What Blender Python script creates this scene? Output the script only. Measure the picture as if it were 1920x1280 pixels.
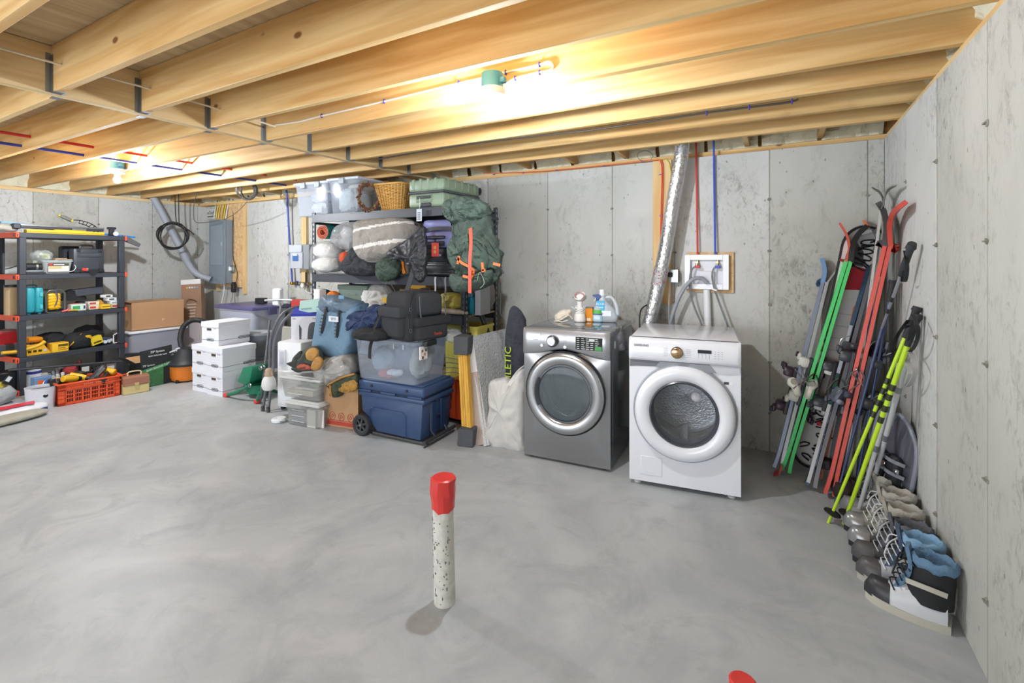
import bpy, bmesh, math, random
from mathutils import Vector, Matrix, noise
random.seed(7)
for o in list(bpy.data.objects): bpy.data.objects.remove(o)
C = bpy.context.scene.collection
PI = math.pi
# ---------------------------------------------------------------- camera, light, exposure
FPX, YAW, H, V0 = 896.0, math.radians(29.3), 1.51, 485.0
cd = bpy.data.cameras.new('camera'); cam = bpy.data.objects.new('camera', cd); C.objects.link(cam)
cd.sensor_width = 36; cd.lens = FPX / 1920 * 36; cd.shift_y = -(640 - V0) / 1920; cd.clip_start = .05
cam.location = (0, 0, H); cam.rotation_euler = (PI / 2, 0, YAW)
S = bpy.context.scene; S.camera = cam
vs = S.view_settings; vs.view_transform = 'Standard'; vs.look = 'None'; vs.gamma = 1; vs.use_curve_mapping = False
vs.exposure = -0.07
BULB_WATT = 72.0
w = bpy.data.worlds.new('world'); S.world = w; w.use_nodes = True
w.node_tree.nodes['Background'].inputs[0].default_value = (.9, .95, 1, 1)
w.node_tree.nodes['Background'].inputs[1].default_value = .25
def area(n, loc, rot, sx, sy, pw, col):
    l = bpy.data.lights.new(n, 'AREA'); l.shape = 'RECTANGLE'; l.size = sx; l.size_y = sy; l.energy = pw; l.color = col
    o = bpy.data.objects.new(n, l); C.objects.link(o); o.location = loc; o.rotation_euler = rot
area('added_fill', (-3.2, -2.3, 1.25), (math.radians(90), 0, 0), 5.5, 1.7, 180, (.9, .96, 1.03))  # soft fill added behind the camera to brighten the room, no actual window
def at(u, v, d):
    s = (u - 960) / FPX * d
    return Vector((-math.sin(YAW) * d + math.cos(YAW) * s, math.cos(YAW) * d + math.sin(YAW) * s, H - (v - V0) * d / FPX))
def ray(u): return at(u, V0, 1)
def fl(u, v, z=0): return at(u, v, FPX * (H - z) / (v - V0))
def onY(u, v, Y): return at(u, v, Y / ray(u).y)
def onX(u, v, X): return at(u, v, X / ray(u).x)
def onB(u, v, off=0):                                   # a point on the back wall, off metres in front of it
    r = ray(u); return at(u, v, (4.248 - off) / (r.y + .02 * r.x))
def backY(x): return 4.248 - .02 * x
# ---------------------------------------------------------------- materials
_M = {}
def hx(h):
    h = h.lstrip('#'); c = [int(h[i:i + 2], 16) / 255 for i in (0, 2, 4)]
    return [x / 12.92 if x < .04045 else ((x + .055) / 1.055) ** 2.4 for x in c]
def mt(h, r=.55, m=0., var=.12, sc=9., bump=0., al=1., tr=0., bs=60., coat=0., em=0., name='paint', stretch=None, ani=0.):
    key = (h, r, m, var, sc, bump, al, tr, bs, coat, em, stretch, ani)
    if key in _M: return _M[key]
    M = bpy.data.materials.new(name); M.use_nodes = True; nt = M.node_tree; N = nt.nodes; L = nt.links
    b = N['Principled BSDF']; c = hx(h)
    b.inputs['Roughness'].default_value = r; b.inputs['Metallic'].default_value = m
    b.inputs['Coat Weight'].default_value = coat; b.inputs['Transmission Weight'].default_value = tr
    if ani: b.inputs['Anisotropic'].default_value = ani
    tc = N.new('ShaderNodeTexCoord'); mp = N.new('ShaderNodeMapping'); L.new(tc.outputs['Object'], mp.inputs[0])
    if stretch: mp.inputs['Scale'].default_value = stretch
    n = N.new('ShaderNodeTexNoise'); n.inputs['Scale'].default_value = sc; n.inputs['Detail'].default_value = 3
    L.new(mp.outputs[0], n.inputs['Vector'])
    mx = N.new('ShaderNodeMix'); mx.data_type = 'RGBA'
    mx.inputs[6].default_value = [x * (1 - var) for x in c] + [1]; mx.inputs[7].default_value = [min(1, x * (1 + var)) for x in c] + [1]
    L.new(n.outputs['Fac'], mx.inputs[0]); L.new(mx.outputs[2], b.inputs['Base Color'])
    if bump:
        n2 = N.new('ShaderNodeTexNoise'); n2.inputs['Scale'].default_value = bs; n2.inputs['Detail'].default_value = 4
        L.new(mp.outputs[0], n2.inputs['Vector'])
        bp = N.new('ShaderNodeBump'); bp.inputs['Strength'].default_value = bump; bp.inputs['Distance'].default_value = .02
        L.new(n2.outputs['Fac'], bp.inputs['Height']); L.new(bp.outputs[0], b.inputs['Normal'])
    if em:
        b.inputs['Emission Color'].default_value = c + [1]; b.inputs['Emission Strength'].default_value = em
    if al < 1:
        out = N['Material Output']; t = N.new('ShaderNodeBsdfTransparent'); ms = N.new('ShaderNodeMixShader')
        t.inputs[0].default_value = [.5 + .5 * x for x in c] + [1]
        ms.inputs[0].default_value = al; L.new(t.outputs[0], ms.inputs[1]); L.new(b.outputs[0], ms.inputs[2]); L.new(ms.outputs[0], out.inputs[0])
    _M[key] = M; return M
def pl(h, r=.4, **k): return mt(h, r, var=k.pop('var', .05), name='plastic', **k)
def fab(h, **k): return mt(h, .85, var=.18, sc=14, bump=k.pop('bump', .7), bs=k.pop('bs', 26) if k.get('bs', 0) not in (400,) else k.pop('bs'), name='fabric', **k)
def met(h='b8bcc0', r=.3, **k): return mt(h, r, 1., var=.06, name='metal', **k)
def clr(h='dfe6ea', al=.3, r=.12, **k): return mt(h, r, var=.03, al=al, name='clear_plastic', **k)
def card(h='b8936b', **k): return mt(h, .85, var=.1, sc=6, bump=.08, name='cardboard', **k)
BLK = pl('1c1d20', .5); RUB = pl('222326', .75); WHT = pl('e9ebee', .35); STEEL = met()
# ---------------------------------------------------------------- geometry collector
class G:
    def __init__(s): s.V = []; s.F = []; s.M = []
    def add(s, V, F, m=0, X=None):
        k = len(s.V)
        s.V += [(X @ Vector(v)) if X is not None else Vector(v) for v in V]
        s.F += [tuple(i + k for i in f) for f in F]; s.M += [m] * len(F); return s
    def box(s, lo, hi, m=0, bev=0, X=None, top=None, seg=1):
        x0, y0, z0 = lo; x1, y1, z1 = hi; tx, ty = top or (1, 1); cx, cy = (x0 + x1) / 2, (y0 + y1) / 2
        V = [(x0, y0, z0), (x1, y0, z0), (x1, y1, z0), (x0, y1, z0)] + [(cx + (x - cx) * tx, cy + (y - cy) * ty, z1) for x, y in ((x0, y0), (x1, y0), (x1, y1), (x0, y1))]
        F = [(3, 2, 1, 0), (4, 5, 6, 7), (0, 1, 5, 4), (1, 2, 6, 5), (2, 3, 7, 6), (3, 0, 4, 7)]
        if bev:
            bm = bmesh.new(); vs_ = [bm.verts.new(v) for v in V]
            for f in F: bm.faces.new([vs_[i] for i in f])
            bmesh.ops.bevel(bm, geom=bm.edges[:], offset=bev, segments=seg, profile=.5, affect='EDGES', clamp_overlap=True)
            bm.verts.index_update(); V = [v.co.copy() for v in bm.verts]; F = [[v.index for v in f.verts] for f in bm.faces]; bm.free()
        return s.add(V, F, m, X)
    def cb(s, c, z, m=0, bev=0, X=None, top=None, seg=1):       # box by centre and size
        return s.box([c[i] - z[i] / 2 for i in range(3)], [c[i] + z[i] / 2 for i in range(3)], m, bev, X, top, seg)
    def rings(s, R, m=0, cap=True, closed=False, X=None, loop=True):
        n = len(R[0]); V = [v for r in R for v in r]; F = []; k = len(R)
        for i in range(k if closed else k - 1):
            a, b = i * n, ((i + 1) % k) * n
            for j in range(n if loop else n - 1):
                F.append((a + j, a + (j + 1) % n, b + (j + 1) % n, b + j))
        if cap and not closed: F += [tuple(reversed(range(n))), tuple(range((k - 1) * n, k * n))]
        return s.add(V, F, m, X)
    def tube(s, P, r, n=8, m=0, closed=False, sm=0, cap=True, X=None):
        P = [Vector(p) for p in P]
        if sm: P = smooth(P, sm, closed)
        k = len(P); rr = r if hasattr(r, '__len__') else [r] * k
        if len(rr) != k: rr = [lerp_list(rr, i / (k - 1)) for i in range(k)]
        R = []; up = None
        for i in range(k):
            a = P[(i - 1) % k] if (i or closed) else P[0]; b = P[(i + 1) % k] if (i < k - 1 or closed) else P[-1]
            t = (b - a).normalized()
            if up is None: up = t.orthogonal().normalized()
            up = (up - t * up.dot(t)).normalized(); w_ = t.cross(up)
            R.append([P[i] + (up * math.cos(2 * PI * j / n) + w_ * math.sin(2 * PI * j / n)) * rr[i] for j in range(n)])
        return s.rings(R, m, cap, closed, X)
    def cyl(s, p, q, r, r2=None, n=14, m=0, X=None): return s.tube([p, q], [r, r2 if r2 is not None else r], n, m, X=X)
    def lathe(s, prof, c=(0, 0, 0), n=20, m=0, X=None, sx=1, sy=1, cap=True):
        return s.rings([[(c[0] + r * sx * math.cos(2 * PI * j / n), c[1] + r * sy * math.sin(2 * PI * j / n), c[2] + z) for j in range(n)] for r, z in prof], m, cap, X=X)
    def blob(s, c, r, amp=.0, fq=6., seed=0, n=(28, 18), p=2.4, m=0, X=None, zmin=None, ridge=True, taper=0):
        e = 2 / p; pw = lambda x: math.copysign(abs(x) ** e, x); R = []
        for i in range(n[1] + 1):
            ph = -PI / 2 + PI * i / n[1]; cph, sph = max(math.cos(ph), .002) , math.sin(ph); ring = []
            for j in range(n[0]):
                t = 2 * PI * j / n[0]; tp = 1 - taper * (sph + 1) / 2
                q = Vector((pw(cph) * pw(math.cos(t)) * r[0] * tp, pw(cph) * pw(math.sin(t)) * r[1] * tp, pw(sph) * r[2]))
                if amp:
                    a = q * fq + Vector((seed * 7.3, seed * 3.1, seed))
                    if ridge: d = (.5 - abs(noise.noise(a))) * 1.3 + .5 * (.5 - abs(noise.noise(a * 2.1))) - .6
                    else: d = noise.noise(a) + .4 * noise.noise(a * 2.3)
                    q = q + q.normalized() * amp * d
                if zmin is not None: q.z = max(q.z, zmin)
                ring.append(Vector(c) + q)
            R.append(ring)
        return s.rings(R, m, X=X)
    def prism(s, poly, z0, z1, m=0, X=None):
        n = len(poly)
        return s.rings([[(x, y, z0) for x, y in poly], [(x, y, z1) for x, y in poly]], m, X=X)
    def strip(s, P, wd, th, side, m=0, sm=0, X=None):           # flat bar along a path: skis, straps, webbing
        P = [Vector(p) for p in P]
        if sm: P = smooth(P, sm)
        k = len(P); R = []
        W = wd if hasattr(wd, '__len__') else [wd] * k
        if len(W) != k: W = [lerp_list(W, i / (k - 1)) for i in range(k)]
        for i in range(k):
            t = (P[min(i + 1, k - 1)] - P[max(i - 1, 0)]).normalized(); sd = Vector(side if not callable(side) else side(i / (k - 1)))
            sd = (sd - t * sd.dot(t)).normalized(); nn = t.cross(sd)
            a, b = sd * W[i] / 2, nn * th / 2
            R.append([P[i] + a + b, P[i] - a + b, P[i] - a - b, P[i] + a - b])
        return s.rings(R, m, X=X)
    def bin(s, x, y, z, tp=1.1, th=.004, bev=0, m=0, rim=.012, n=6, rad=.04, z0=0, X=None):
        # open tub, rounded corners: x by y at the bottom, tp wider at the top, with wall thickness and a rim
        def rr(w_, d_, r_, zz):
            out = []
            for cx, cy, a0 in ((w_ / 2 - r_, d_ / 2 - r_, 0), (-w_ / 2 + r_, d_ / 2 - r_, 90), (-w_ / 2 + r_, -d_ / 2 + r_, 180), (w_ / 2 - r_, -d_ / 2 + r_, 270)):
                for q in range(n):
                    a = math.radians(a0 + 90 * q / (n - 1)); out.append((x / 2 + cx + r_ * math.cos(a), y / 2 + cy + r_ * math.sin(a), zz))
            return out
        X1, Y1 = x * tp, y * tp
        R = [rr(x, y, rad, z0), rr(X1, Y1, rad, z0 + z - .02), rr(X1 + 2 * rim, Y1 + 2 * rim, rad + rim, z0 + z - .02), rr(X1 + 2 * rim, Y1 + 2 * rim, rad + rim, z0 + z),
             rr(X1 - 2 * th, Y1 - 2 * th, rad - th, z0 + z), rr(x - 2 * th, y - 2 * th, rad - th, z0 + th)]
        return s.rings(R, m, X=X)
    def build(s, name, mats, parent=None, loc=None, ang=38):
        me = bpy.data.meshes.new(name); me.from_pydata([tuple(v) for v in s.V], [], s.F)
        mats = mats if isinstance(mats, (list, tuple)) else [mats]
        for q in mats: me.materials.append(q)
        me.polygons.foreach_set('material_index', s.M); me.polygons.foreach_set('use_smooth', [True] * len(s.F))
        bm = bmesh.new(); bm.from_mesh(me); bmesh.ops.recalc_face_normals(bm, faces=bm.faces[:]); bm.to_mesh(me); bm.free()
        me.set_sharp_from_angle(angle=math.radians(ang)); me.update()
        o = bpy.data.objects.new(name, me); C.objects.link(o); o.parent = parent
        if loc is not None: o.location = loc
        return o
def smooth(P, k, closed=False):
    n = len(P); out = []
    for i in range(n if closed else n - 1):
        if closed: a, b, c, d = P[(i - 1) % n], P[i], P[(i + 1) % n], P[(i + 2) % n]
        else: a, b, c, d = P[max(i - 1, 0)], P[i], P[i + 1], P[min(i + 2, n - 1)]
        for j in range(k):
            t = j / k; out.append(.5 * ((2 * b) + (c - a) * t + (2 * a - 5 * b + 4 * c - d) * t * t + (3 * b - a - 3 * c + d) * t ** 3))
    if not closed: out.append(P[-1])
    return out
def lerp_list(L, t):
    x = t * (len(L) - 1); i = min(int(x), len(L) - 2); return L[i] + (L[i + 1] - L[i]) * (x - i)
def tag(o, label=None, cat=None, group=None, kind=None):
    if label: o['label'] = label
    if cat: o['category'] = cat
    if group: o['group'] = group
    if kind: o['kind'] = kind
    return o
def thing(name, label, cat, loc=(0, 0, 0), rz=0, group=None, rot=None):
    o = bpy.data.objects.new(name, None); o.empty_display_size = .05; C.objects.link(o); o.location = loc
    o.rotation_euler = rot or (0, 0, rz); return tag(o, label, cat, group)
def solo(g, name, mats, label, cat, loc=(0, 0, 0), rz=0, group=None, rot=None, ang=38):
    o = g.build(name, mats, ang=ang); o.location = loc; o.rotation_euler = rot or (0, 0, rz); return tag(o, label, cat, group)
def adopt(o, par):                                      # make a finished piece a part of its thing, where it stands
    o.parent = par; par_m = par.matrix_basis.copy(); o.matrix_parent_inverse = par_m.inverted()
    for k in ('label', 'category', 'group'):
        if k in o: del o[k]
    return o
def cp(o, loc=None, rz=None, label=None, group=None):
    c = o.copy(); C.objects.link(c)
    if loc is not None: c.location = loc
    if rz is not None: c.rotation_euler = (0, 0, rz)
    if label: c['label'] = label
    if group: c['group'] = group
    for ch in list(o.children):
        k = ch.copy(); C.objects.link(k); k.parent = c
        for gch in list(ch.children):
            q = gch.copy(); C.objects.link(q); q.parent = k
    return c
def text(body, size, mat_, parent, loc, rot, name='lettering', ex=.0008, ax='CENTER', sx=1):
    cu = bpy.data.curves.new(name, 'FONT'); cu.body = body; cu.size = size; cu.extrude = ex; cu.align_x = ax; cu.align_y = 'CENTER'
    cu.resolution_u = 2; t = bpy.data.objects.new(name, cu); cu.materials.append(mat_)
    me = bpy.data.meshes.new_from_object(t); bpy.data.objects.remove(t); me.name = name
    if not me.materials: me.materials.append(mat_)
    o = bpy.data.objects.new(name, me); C.objects.link(o); o.parent = parent; o.location = loc; o.rotation_euler = rot
    o.scale = (sx, 1, 1); return o
FR = (PI / 2, 0, 0)                                     # text facing local -Y
def RX(a): return Matrix.Rotation(a, 4, 'X')
def RY(a): return Matrix.Rotation(a, 4, 'Y')
def RZ(a): return Matrix.Rotation(a, 4, 'Z')
def T(x, y, z): return Matrix.Translation((x, y, z))
# ---------------------------------------------------------------- special materials
def concrete(name, base, dark, blotch, scale=1.0, floor=False):
    M = bpy.data.materials.new(name); M.use_nodes = True; nt = M.node_tree; N = nt.nodes; L = nt.links; b = N['Principled BSDF']
    tc = N.new('ShaderNodeTexCoord')
    geo = N.new('ShaderNodeNewGeometry')
    mp = N.new('ShaderNodeMapping'); L.new(geo.outputs['Position'], mp.inputs[0])
    if not floor: mp.inputs['Scale'].default_value = (1, 1, .55)
    def no(sc, det=5, ro=.6, dist=0):
        n = N.new('ShaderNodeTexNoise'); n.inputs['Scale'].default_value = sc * scale; n.inputs['Detail'].default_value = det
        n.inputs['Roughness'].default_value = ro; n.inputs['Distortion'].default_value = dist; L.new(mp.outputs[0], n.inputs['Vector']); return n.outputs['Fac']
    def ramp(x, p0, p1):
        r = N.new('ShaderNodeMapRange'); r.inputs[1].default_value = p0; r.inputs[2].default_value = p1; L.new(x, r.inputs[0]); return r.outputs[0]
    def mix(f, a, bcol, blend='MIX'):
        m = N.new('ShaderNodeMix'); m.data_type = 'RGBA'; m.blend_type = blend
        if isinstance(f, float): m.inputs[0].default_value = f
        else: L.new(f, m.inputs[0])
        for k, q in ((6, a), (7, bcol)):
            if isinstance(q, list): m.inputs[k].default_value = q
            else: L.new(q, m.inputs[k])
        return m.outputs[2]
    def mul(x, k):
        m = N.new('ShaderNodeMath'); m.operation = 'MULTIPLY'
        L.new(x, m.inputs[0])
        if isinstance(k, float): m.inputs[1].default_value = k
        else: L.new(k, m.inputs[1])
        return m.outputs[0]
    c0, c1, c2 = hx(base) + [1], hx(dark) + [1], hx(blotch) + [1]
    if floor:
        col = mix(ramp(no(1.1, 6, .62, 1.5), .38, .68), c0, c2)
        col = mix(mul(ramp(no(3, 6, .7, 1.2), .5, .72), .5), col, c1)
        col = mix(mul(ramp(no(14, 5, .7, 3), .55, .75), .3), col, c2)
    else:
        col = mix(ramp(no(.9, 4, .6, .4), .38, .62), c0, c2)
        st = mul(ramp(no(1.6, 4, .6), .44, .62), ramp(no(26, 5, .78, .6), .5, .68))
        col = mix(mul(st, .8), col, c1)
        col = mix(mul(ramp(no(6, 5, .7, .8), .56, .75), .35), col, c1)
        v = N.new('ShaderNodeTexVoronoi'); v.inputs['Scale'].default_value = 13; L.new(mp.outputs[0], v.inputs['Vector'])
        pit = N.new('ShaderNodeMath'); pit.operation = 'LESS_THAN'; pit.inputs[1].default_value = .07; L.new(v.outputs['Distance'], pit.inputs[0])
        col = mix(mul(pit.outputs[0], .6), col, hx('5c5a50') + [1])
    L.new(col, b.inputs['Base Color'])
    if floor:
        rr = N.new('ShaderNodeMapRange'); rr.inputs[3].default_value = .38; rr.inputs[4].default_value = .6; L.new(no(2.2, 4), rr.inputs[0]); L.new(rr.outputs[0], b.inputs['Roughness'])
    else: b.inputs['Roughness'].default_value = .85
    bp = N.new('ShaderNodeBump'); bp.inputs['Strength'].default_value = .12 if floor else .3; bp.inputs['Distance'].default_value = .01
    L.new(no(9 if floor else 30, 6, .7, 1), bp.inputs['Height']); L.new(bp.outputs[0], b.inputs['Normal'])
    return M
CW = [concrete('concrete_a', 'b9bab5', '6a685c', 'c6c7c4'), concrete('concrete_b', 'b0b0a9', '605e53', 'bfbfb9'), concrete('concrete_c', 'c1c2be', '76736a', 'cccdca')]
CF = concrete('concrete_floor', 'a6abae', '888c90', 'bdc0c1', floor=True)
def wood(name, c0, c1, ax='X', knots=True, osb=False):
    M = bpy.data.materials.new(name); M.use_nodes = True; nt = M.node_tree; N = nt.nodes; L = nt.links; b = N['Principled BSDF']
    tc = N.new('ShaderNodeTexCoord'); oi = N.new('ShaderNodeObjectInfo'); ad = N.new('ShaderNodeVectorMath'); ad.operation = 'ADD'
    sc_ = N.new('ShaderNodeVectorMath'); sc_.operation = 'SCALE'; sc_.inputs['Scale'].default_value = 1
    cx = N.new('ShaderNodeCombineXYZ'); mm = N.new('ShaderNodeMath'); mm.operation = 'MULTIPLY'; mm.inputs[1].default_value = 37.
    L.new(oi.outputs['Random'], mm.inputs[0])
    for k in (0, 1, 2): L.new(mm.outputs[0], cx.inputs[k])
    L.new(tc.outputs['Object'], ad.inputs[0]); L.new(cx.outputs[0], ad.inputs[1])
    mp = N.new('ShaderNodeMapping'); L.new(ad.outputs[0], mp.inputs[0])
    s = {'X': (.35, 6, 6), 'Y': (6, .35, 6), 'Z': (6, 6, .35)}[ax] if not osb else (9, 9, 9)
    mp.inputs['Scale'].default_value = s
    n = N.new('ShaderNodeTexNoise'); n.inputs['Scale'].default_value = 2.4; n.inputs['Detail'].default_value = 6; n.inputs['Distortion'].default_value = .6
    L.new(mp.outputs[0], n.inputs['Vector'])
    mr = N.new('ShaderNodeMapRange'); mr.inputs[1].default_value = .35; mr.inputs[2].default_value = .65; L.new(n.outputs['Fac'], mr.inputs[0])
    mx = N.new('ShaderNodeMix'); mx.data_type = 'RGBA'; mx.inputs[6].default_value = hx(c0) + [1]; mx.inputs[7].default_value = hx(c1) + [1]
    L.new(mr.outputs[0], mx.inputs[0]); col = mx.outputs[2]
    if knots:
        mp2 = N.new('ShaderNodeMapping'); mp2.inputs['Scale'].default_value = {'X': (.55, 1, 1), 'Y': (1, .55, 1), 'Z': (1, 1, .55)}[ax]; L.new(ad.outputs[0], mp2.inputs[0])
        v = N.new('ShaderNodeTexVoronoi'); v.inputs['Scale'].default_value = 3.1; L.new(mp2.outputs[0], v.inputs['Vector'])
        k = N.new('ShaderNodeMapRange'); k.inputs[1].default_value = .06; k.inputs[2].default_value = .035; L.new(v.outputs['Distance'], k.inputs[0])
        m2 = N.new('ShaderNodeMix'); m2.data_type = 'RGBA'; L.new(k.outputs[0], m2.inputs[0]); L.new(col, m2.inputs[6]); m2.inputs[7].default_value = hx('8a5a2c') + [1]; col = m2.outputs[2]
    L.new(col, b.inputs['Base Color']); b.inputs['Roughness'].default_value = .7
    return M
WJ = wood('joist_wood', 'cd9f60', 'e7c68c'); WB = wood('beam_wood', 'cfab74', 'e6cc9c', 'Y'); WZ = wood('stud_wood', 'd0a970', 'e4c998', 'Z')
OSB = wood('osb', 'c8a06c', 'e0c093', knots=False, osb=True); PLY = wood('subfloor_ply', 'b59a74', 'cbb591', 'Y')
FOAM = mt('ded9c0', .8, var=.12, sc=9, bump=.6, bs=30, name='spray_foam')
# ================================================================ the room
XL, XR, YF, ZW, ZJ = -8.27, .645, -2.6, 2.362, 2.41
JD = .255; ZT = ZJ + JD
def struct(g, name, mats, parent=None):
    o = g.build(name, mats, parent)
    if parent is None: o['kind'] = 'structure'
    return o
struct(G().box((XL - .2, YF - .2, -.12), (XR + .2, 4.75, 0)), 'floor', CF)
def wall_panels(root, P0, dirv, nrm, seams, L_, th=.2):
    # one cast panel per form board, small open joints between them
    gseam = .004; s = [0] + seams + [L_]
    ang = math.atan2(dirv.y, dirv.x)
    for i in range(len(s) - 1):
        off = random.uniform(-.002, .002)
        a, b = s[i] + gseam / 2, s[i + 1] - gseam / 2
        g = G().box((a, off, 0), (b, th, ZW), bev=.003)
        o = g.build('panel', CW[(i * 2 + (i // 3)) % 3], root)
        o.location = P0; o.rotation_euler = (0, 0, ang)
    g = G()
    for q in seams:
        for z in (.3, .72, 1.14, 1.56, 1.98):
            z += random.uniform(-.02, .02)
            g.blob((q + random.uniform(-.004, .004), -.001, z), (.015, .006, .012), .012, 60, q + z, (10, 6))
            g.box((q - .01, -.012, z - .003), (q + .012, .01, z + .003))
        g.box((q - .002, .001, 0), (q + .002, .03, ZW))
    o = g.build('tie_mark', mt('8a887d', .9, name='concrete_dark'), root); o.location = P0; o.rotation_euler = (0, 0, ang); o['kind'] = 'stuff'
wb = bpy.data.objects.new('wall_back', None); C.objects.link(wb); wb['kind'] = 'structure'
A = Vector((XL, backY(XL), 0)); B = Vector((XR, backY(XR), 0)); dv = (B - A).normalized()
xs = []
for u in (484, 540, 575, 640, 705, 790, 860, 940, 1027, 1148, 1265, 1443, 1627): xs.append((onB(u, 485) - A).dot(dv))
wall_panels(wb, A, dv, None, [xs[0]] + [xs[1]] + [xs[1] + .68 * k for k in (1, 2, 3, 4, 5)] + xs[8:], (B - A).length)
wr = bpy.data.objects.new('wall_right', None); C.objects.link(wr); wr['kind'] = 'structure'
A2 = Vector((XR, 4.7, 0)); ys = sorted([4.7 - y for y in (3.57, 2.954, 2.32, 1.71, 1.1, .5, -.1, -.7, -1.3, -1.9)])
wall_panels(wr, A2, Vector((0, -1, 0)), None, ys, 4.7 - YF)
wl = bpy.data.objects.new('wall_left', None); C.objects.link(wl); wl['kind'] = 'structure'
wall_panels(wl, Vector((XL, YF, 0)), Vector((0, 1, 0)), None, [y - YF for y in (-1.9, -1.2, -.5, .2, .9, 1.6, 2.315, 2.984, 3.639, 4.283)], 4.7 - YF)
struct(G().box((XL - .2, YF - .2, 0), (XR + .2, YF, ZW)), 'wall_front', CW[0])
# ceiling: subfloor sheets, joists, hangers
ceil = struct(G().box((XL - .3, YF - .2, ZT), (XR + .3, 4.8, ZT + .03)), 'ceiling', PLY)
bmx = -3.47
jy = [1.054 + .4075 * i for i in range(8)]; jy += [1.054 - .4075 * i for i in range(1, 9)]
gR = G().box((0, -.019, 0), (XR + .14 - (bmx + .03), .019, JD), bev=.003)
gL = G().box((0, -.019, 0), (bmx - .03 - (XL - .14), .019, JD), bev=.003)
hg = G()
for sy in (-.021, .021): hg.box((0, sy - .001, 0), (.028, sy + .001, .2)); hg.box((-.002, sy - (.022 if sy < 0 else 0), 0), (0, sy + (.022 if sy > 0 else 0), .21))
hg.box((0, -.021, -.003), (.06, .021, -.0005))
GAL = met('9aa0a4', .45); pR = pL = pH = None
for i, y in enumerate(sorted(jy)):
    if pR is None:
        pR = gR.build('joist', WJ, ceil); pL = gL.build('joist', WJ, ceil); pH = hg.build('joist_hanger', GAL, pR); a, b, h = pR, pL, pH
        h2 = pH.copy(); C.objects.link(h2); h2.parent = b
    else:
        a = pR.copy(); b = pL.copy(); h = pH.copy(); h2 = pH.copy()
        for q in (a, b, h, h2): C.objects.link(q)
        h.parent = a; h2.parent = b
    a.location = (bmx + .03, y, ZJ); b.location = (XL - .14, y + .03, ZJ)
    L2 = bmx - .03 - (XL - .14); h2.location = (L2, 0, 0); h2.rotation_euler = (0, 0, PI)
bm_ = G()
for k in range(2): bm_.box((bmx - .028 + .029 * k, YF, ZJ - .005), (bmx - .001 + .029 * k, 4.27, ZT - .002), bev=.002)
bo = struct(bm_, 'trim_1', WB); bo['label'] = 'doubled wooden beam carrying the joists'
# sill plates on top of the concrete
def plate(n, lo, hi, ax='X'):
    o = struct(G().box(lo, hi, bev=.003), n, WB if ax == 'Y' else WJ)
plate('trim_2', (XL, 4.31, ZW), (XR + .15, 4.6, ZJ), 'X')
plate('trim_3', (XL - .18, YF, ZW), (XL - .02, 4.3, ZJ), 'Y')
plate('trim_4', (XR + .02, YF, ZW), (XR + .18, 4.3, ZJ), 'Y')
struct(G().box((XL - .2, 4.45, ZJ), (XR + .2, 4.49, ZT)), 'trim_5', WJ)
struct(G().box((XL - .19, YF, ZJ), (XL - .15, 4.45, ZT)), 'trim_6', WB)
struct(G().box((XR + .15, YF, ZJ), (XR + .19, 4.45, ZT)), 'trim_7', WB)
fo = G(); sj = sorted(jy)
def foam(x0, x1, y0, y1, nrm, seed):                     # lumpy spray foam filling a rim bay
    n1, n2 = 14, 8; R = []
    for i in range(n1 + 1):
        row = []
        for j in range(n2 + 1):
            t, z = i / n1, j / n2; x = x0 + (x1 - x0) * t; y = y0 + (y1 - y0) * t
            d = .05 + .05 * noise.noise(Vector((x * 9, y * 9, z * 3 + seed))) + .03 * noise.noise(Vector((x * 25, y * 25, z * 9 + seed))) + .035 * (1 - abs(2 * z - 1))
            row.append((x + nrm[0] * d, y + nrm[1] * d, ZW + .055 + (ZT - ZW - .06) * z))
        R.append(row)
    fo.rings(R, cap=False, loop=False)
for i in range(len(sj) - 1):
    foam(XR + .15, XR + .15, sj[i] + .02, sj[i + 1] - .02, (-1, 0), i); foam(XL - .13, XL - .13, sj[i] + .05, sj[i + 1] + .01, (1, 0), i + 40)
for k in range(22): foam(XL + k * .407, XL + k * .407 + .38, 4.43, 4.43, (0, -1), k + 90)
tag(struct(fo, 'spray_foam', FOAM), 'yellowish spray foam in the rim joist bays', kind='stuff')
blk = G().box((-.019, 0, 0), (.019, .5, JD - .05), bev=.003)
b0 = None
for k in range(17):
    x = XR - .38 - .5 * k
    if abs(x - bmx) < .1: continue
    if b0 is None: b0 = blk.build('blocking', WB, ceil); o = b0
    else: o = b0.copy(); C.objects.link(o)
    o.location = (x, 3.925, ZJ + .02)
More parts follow.
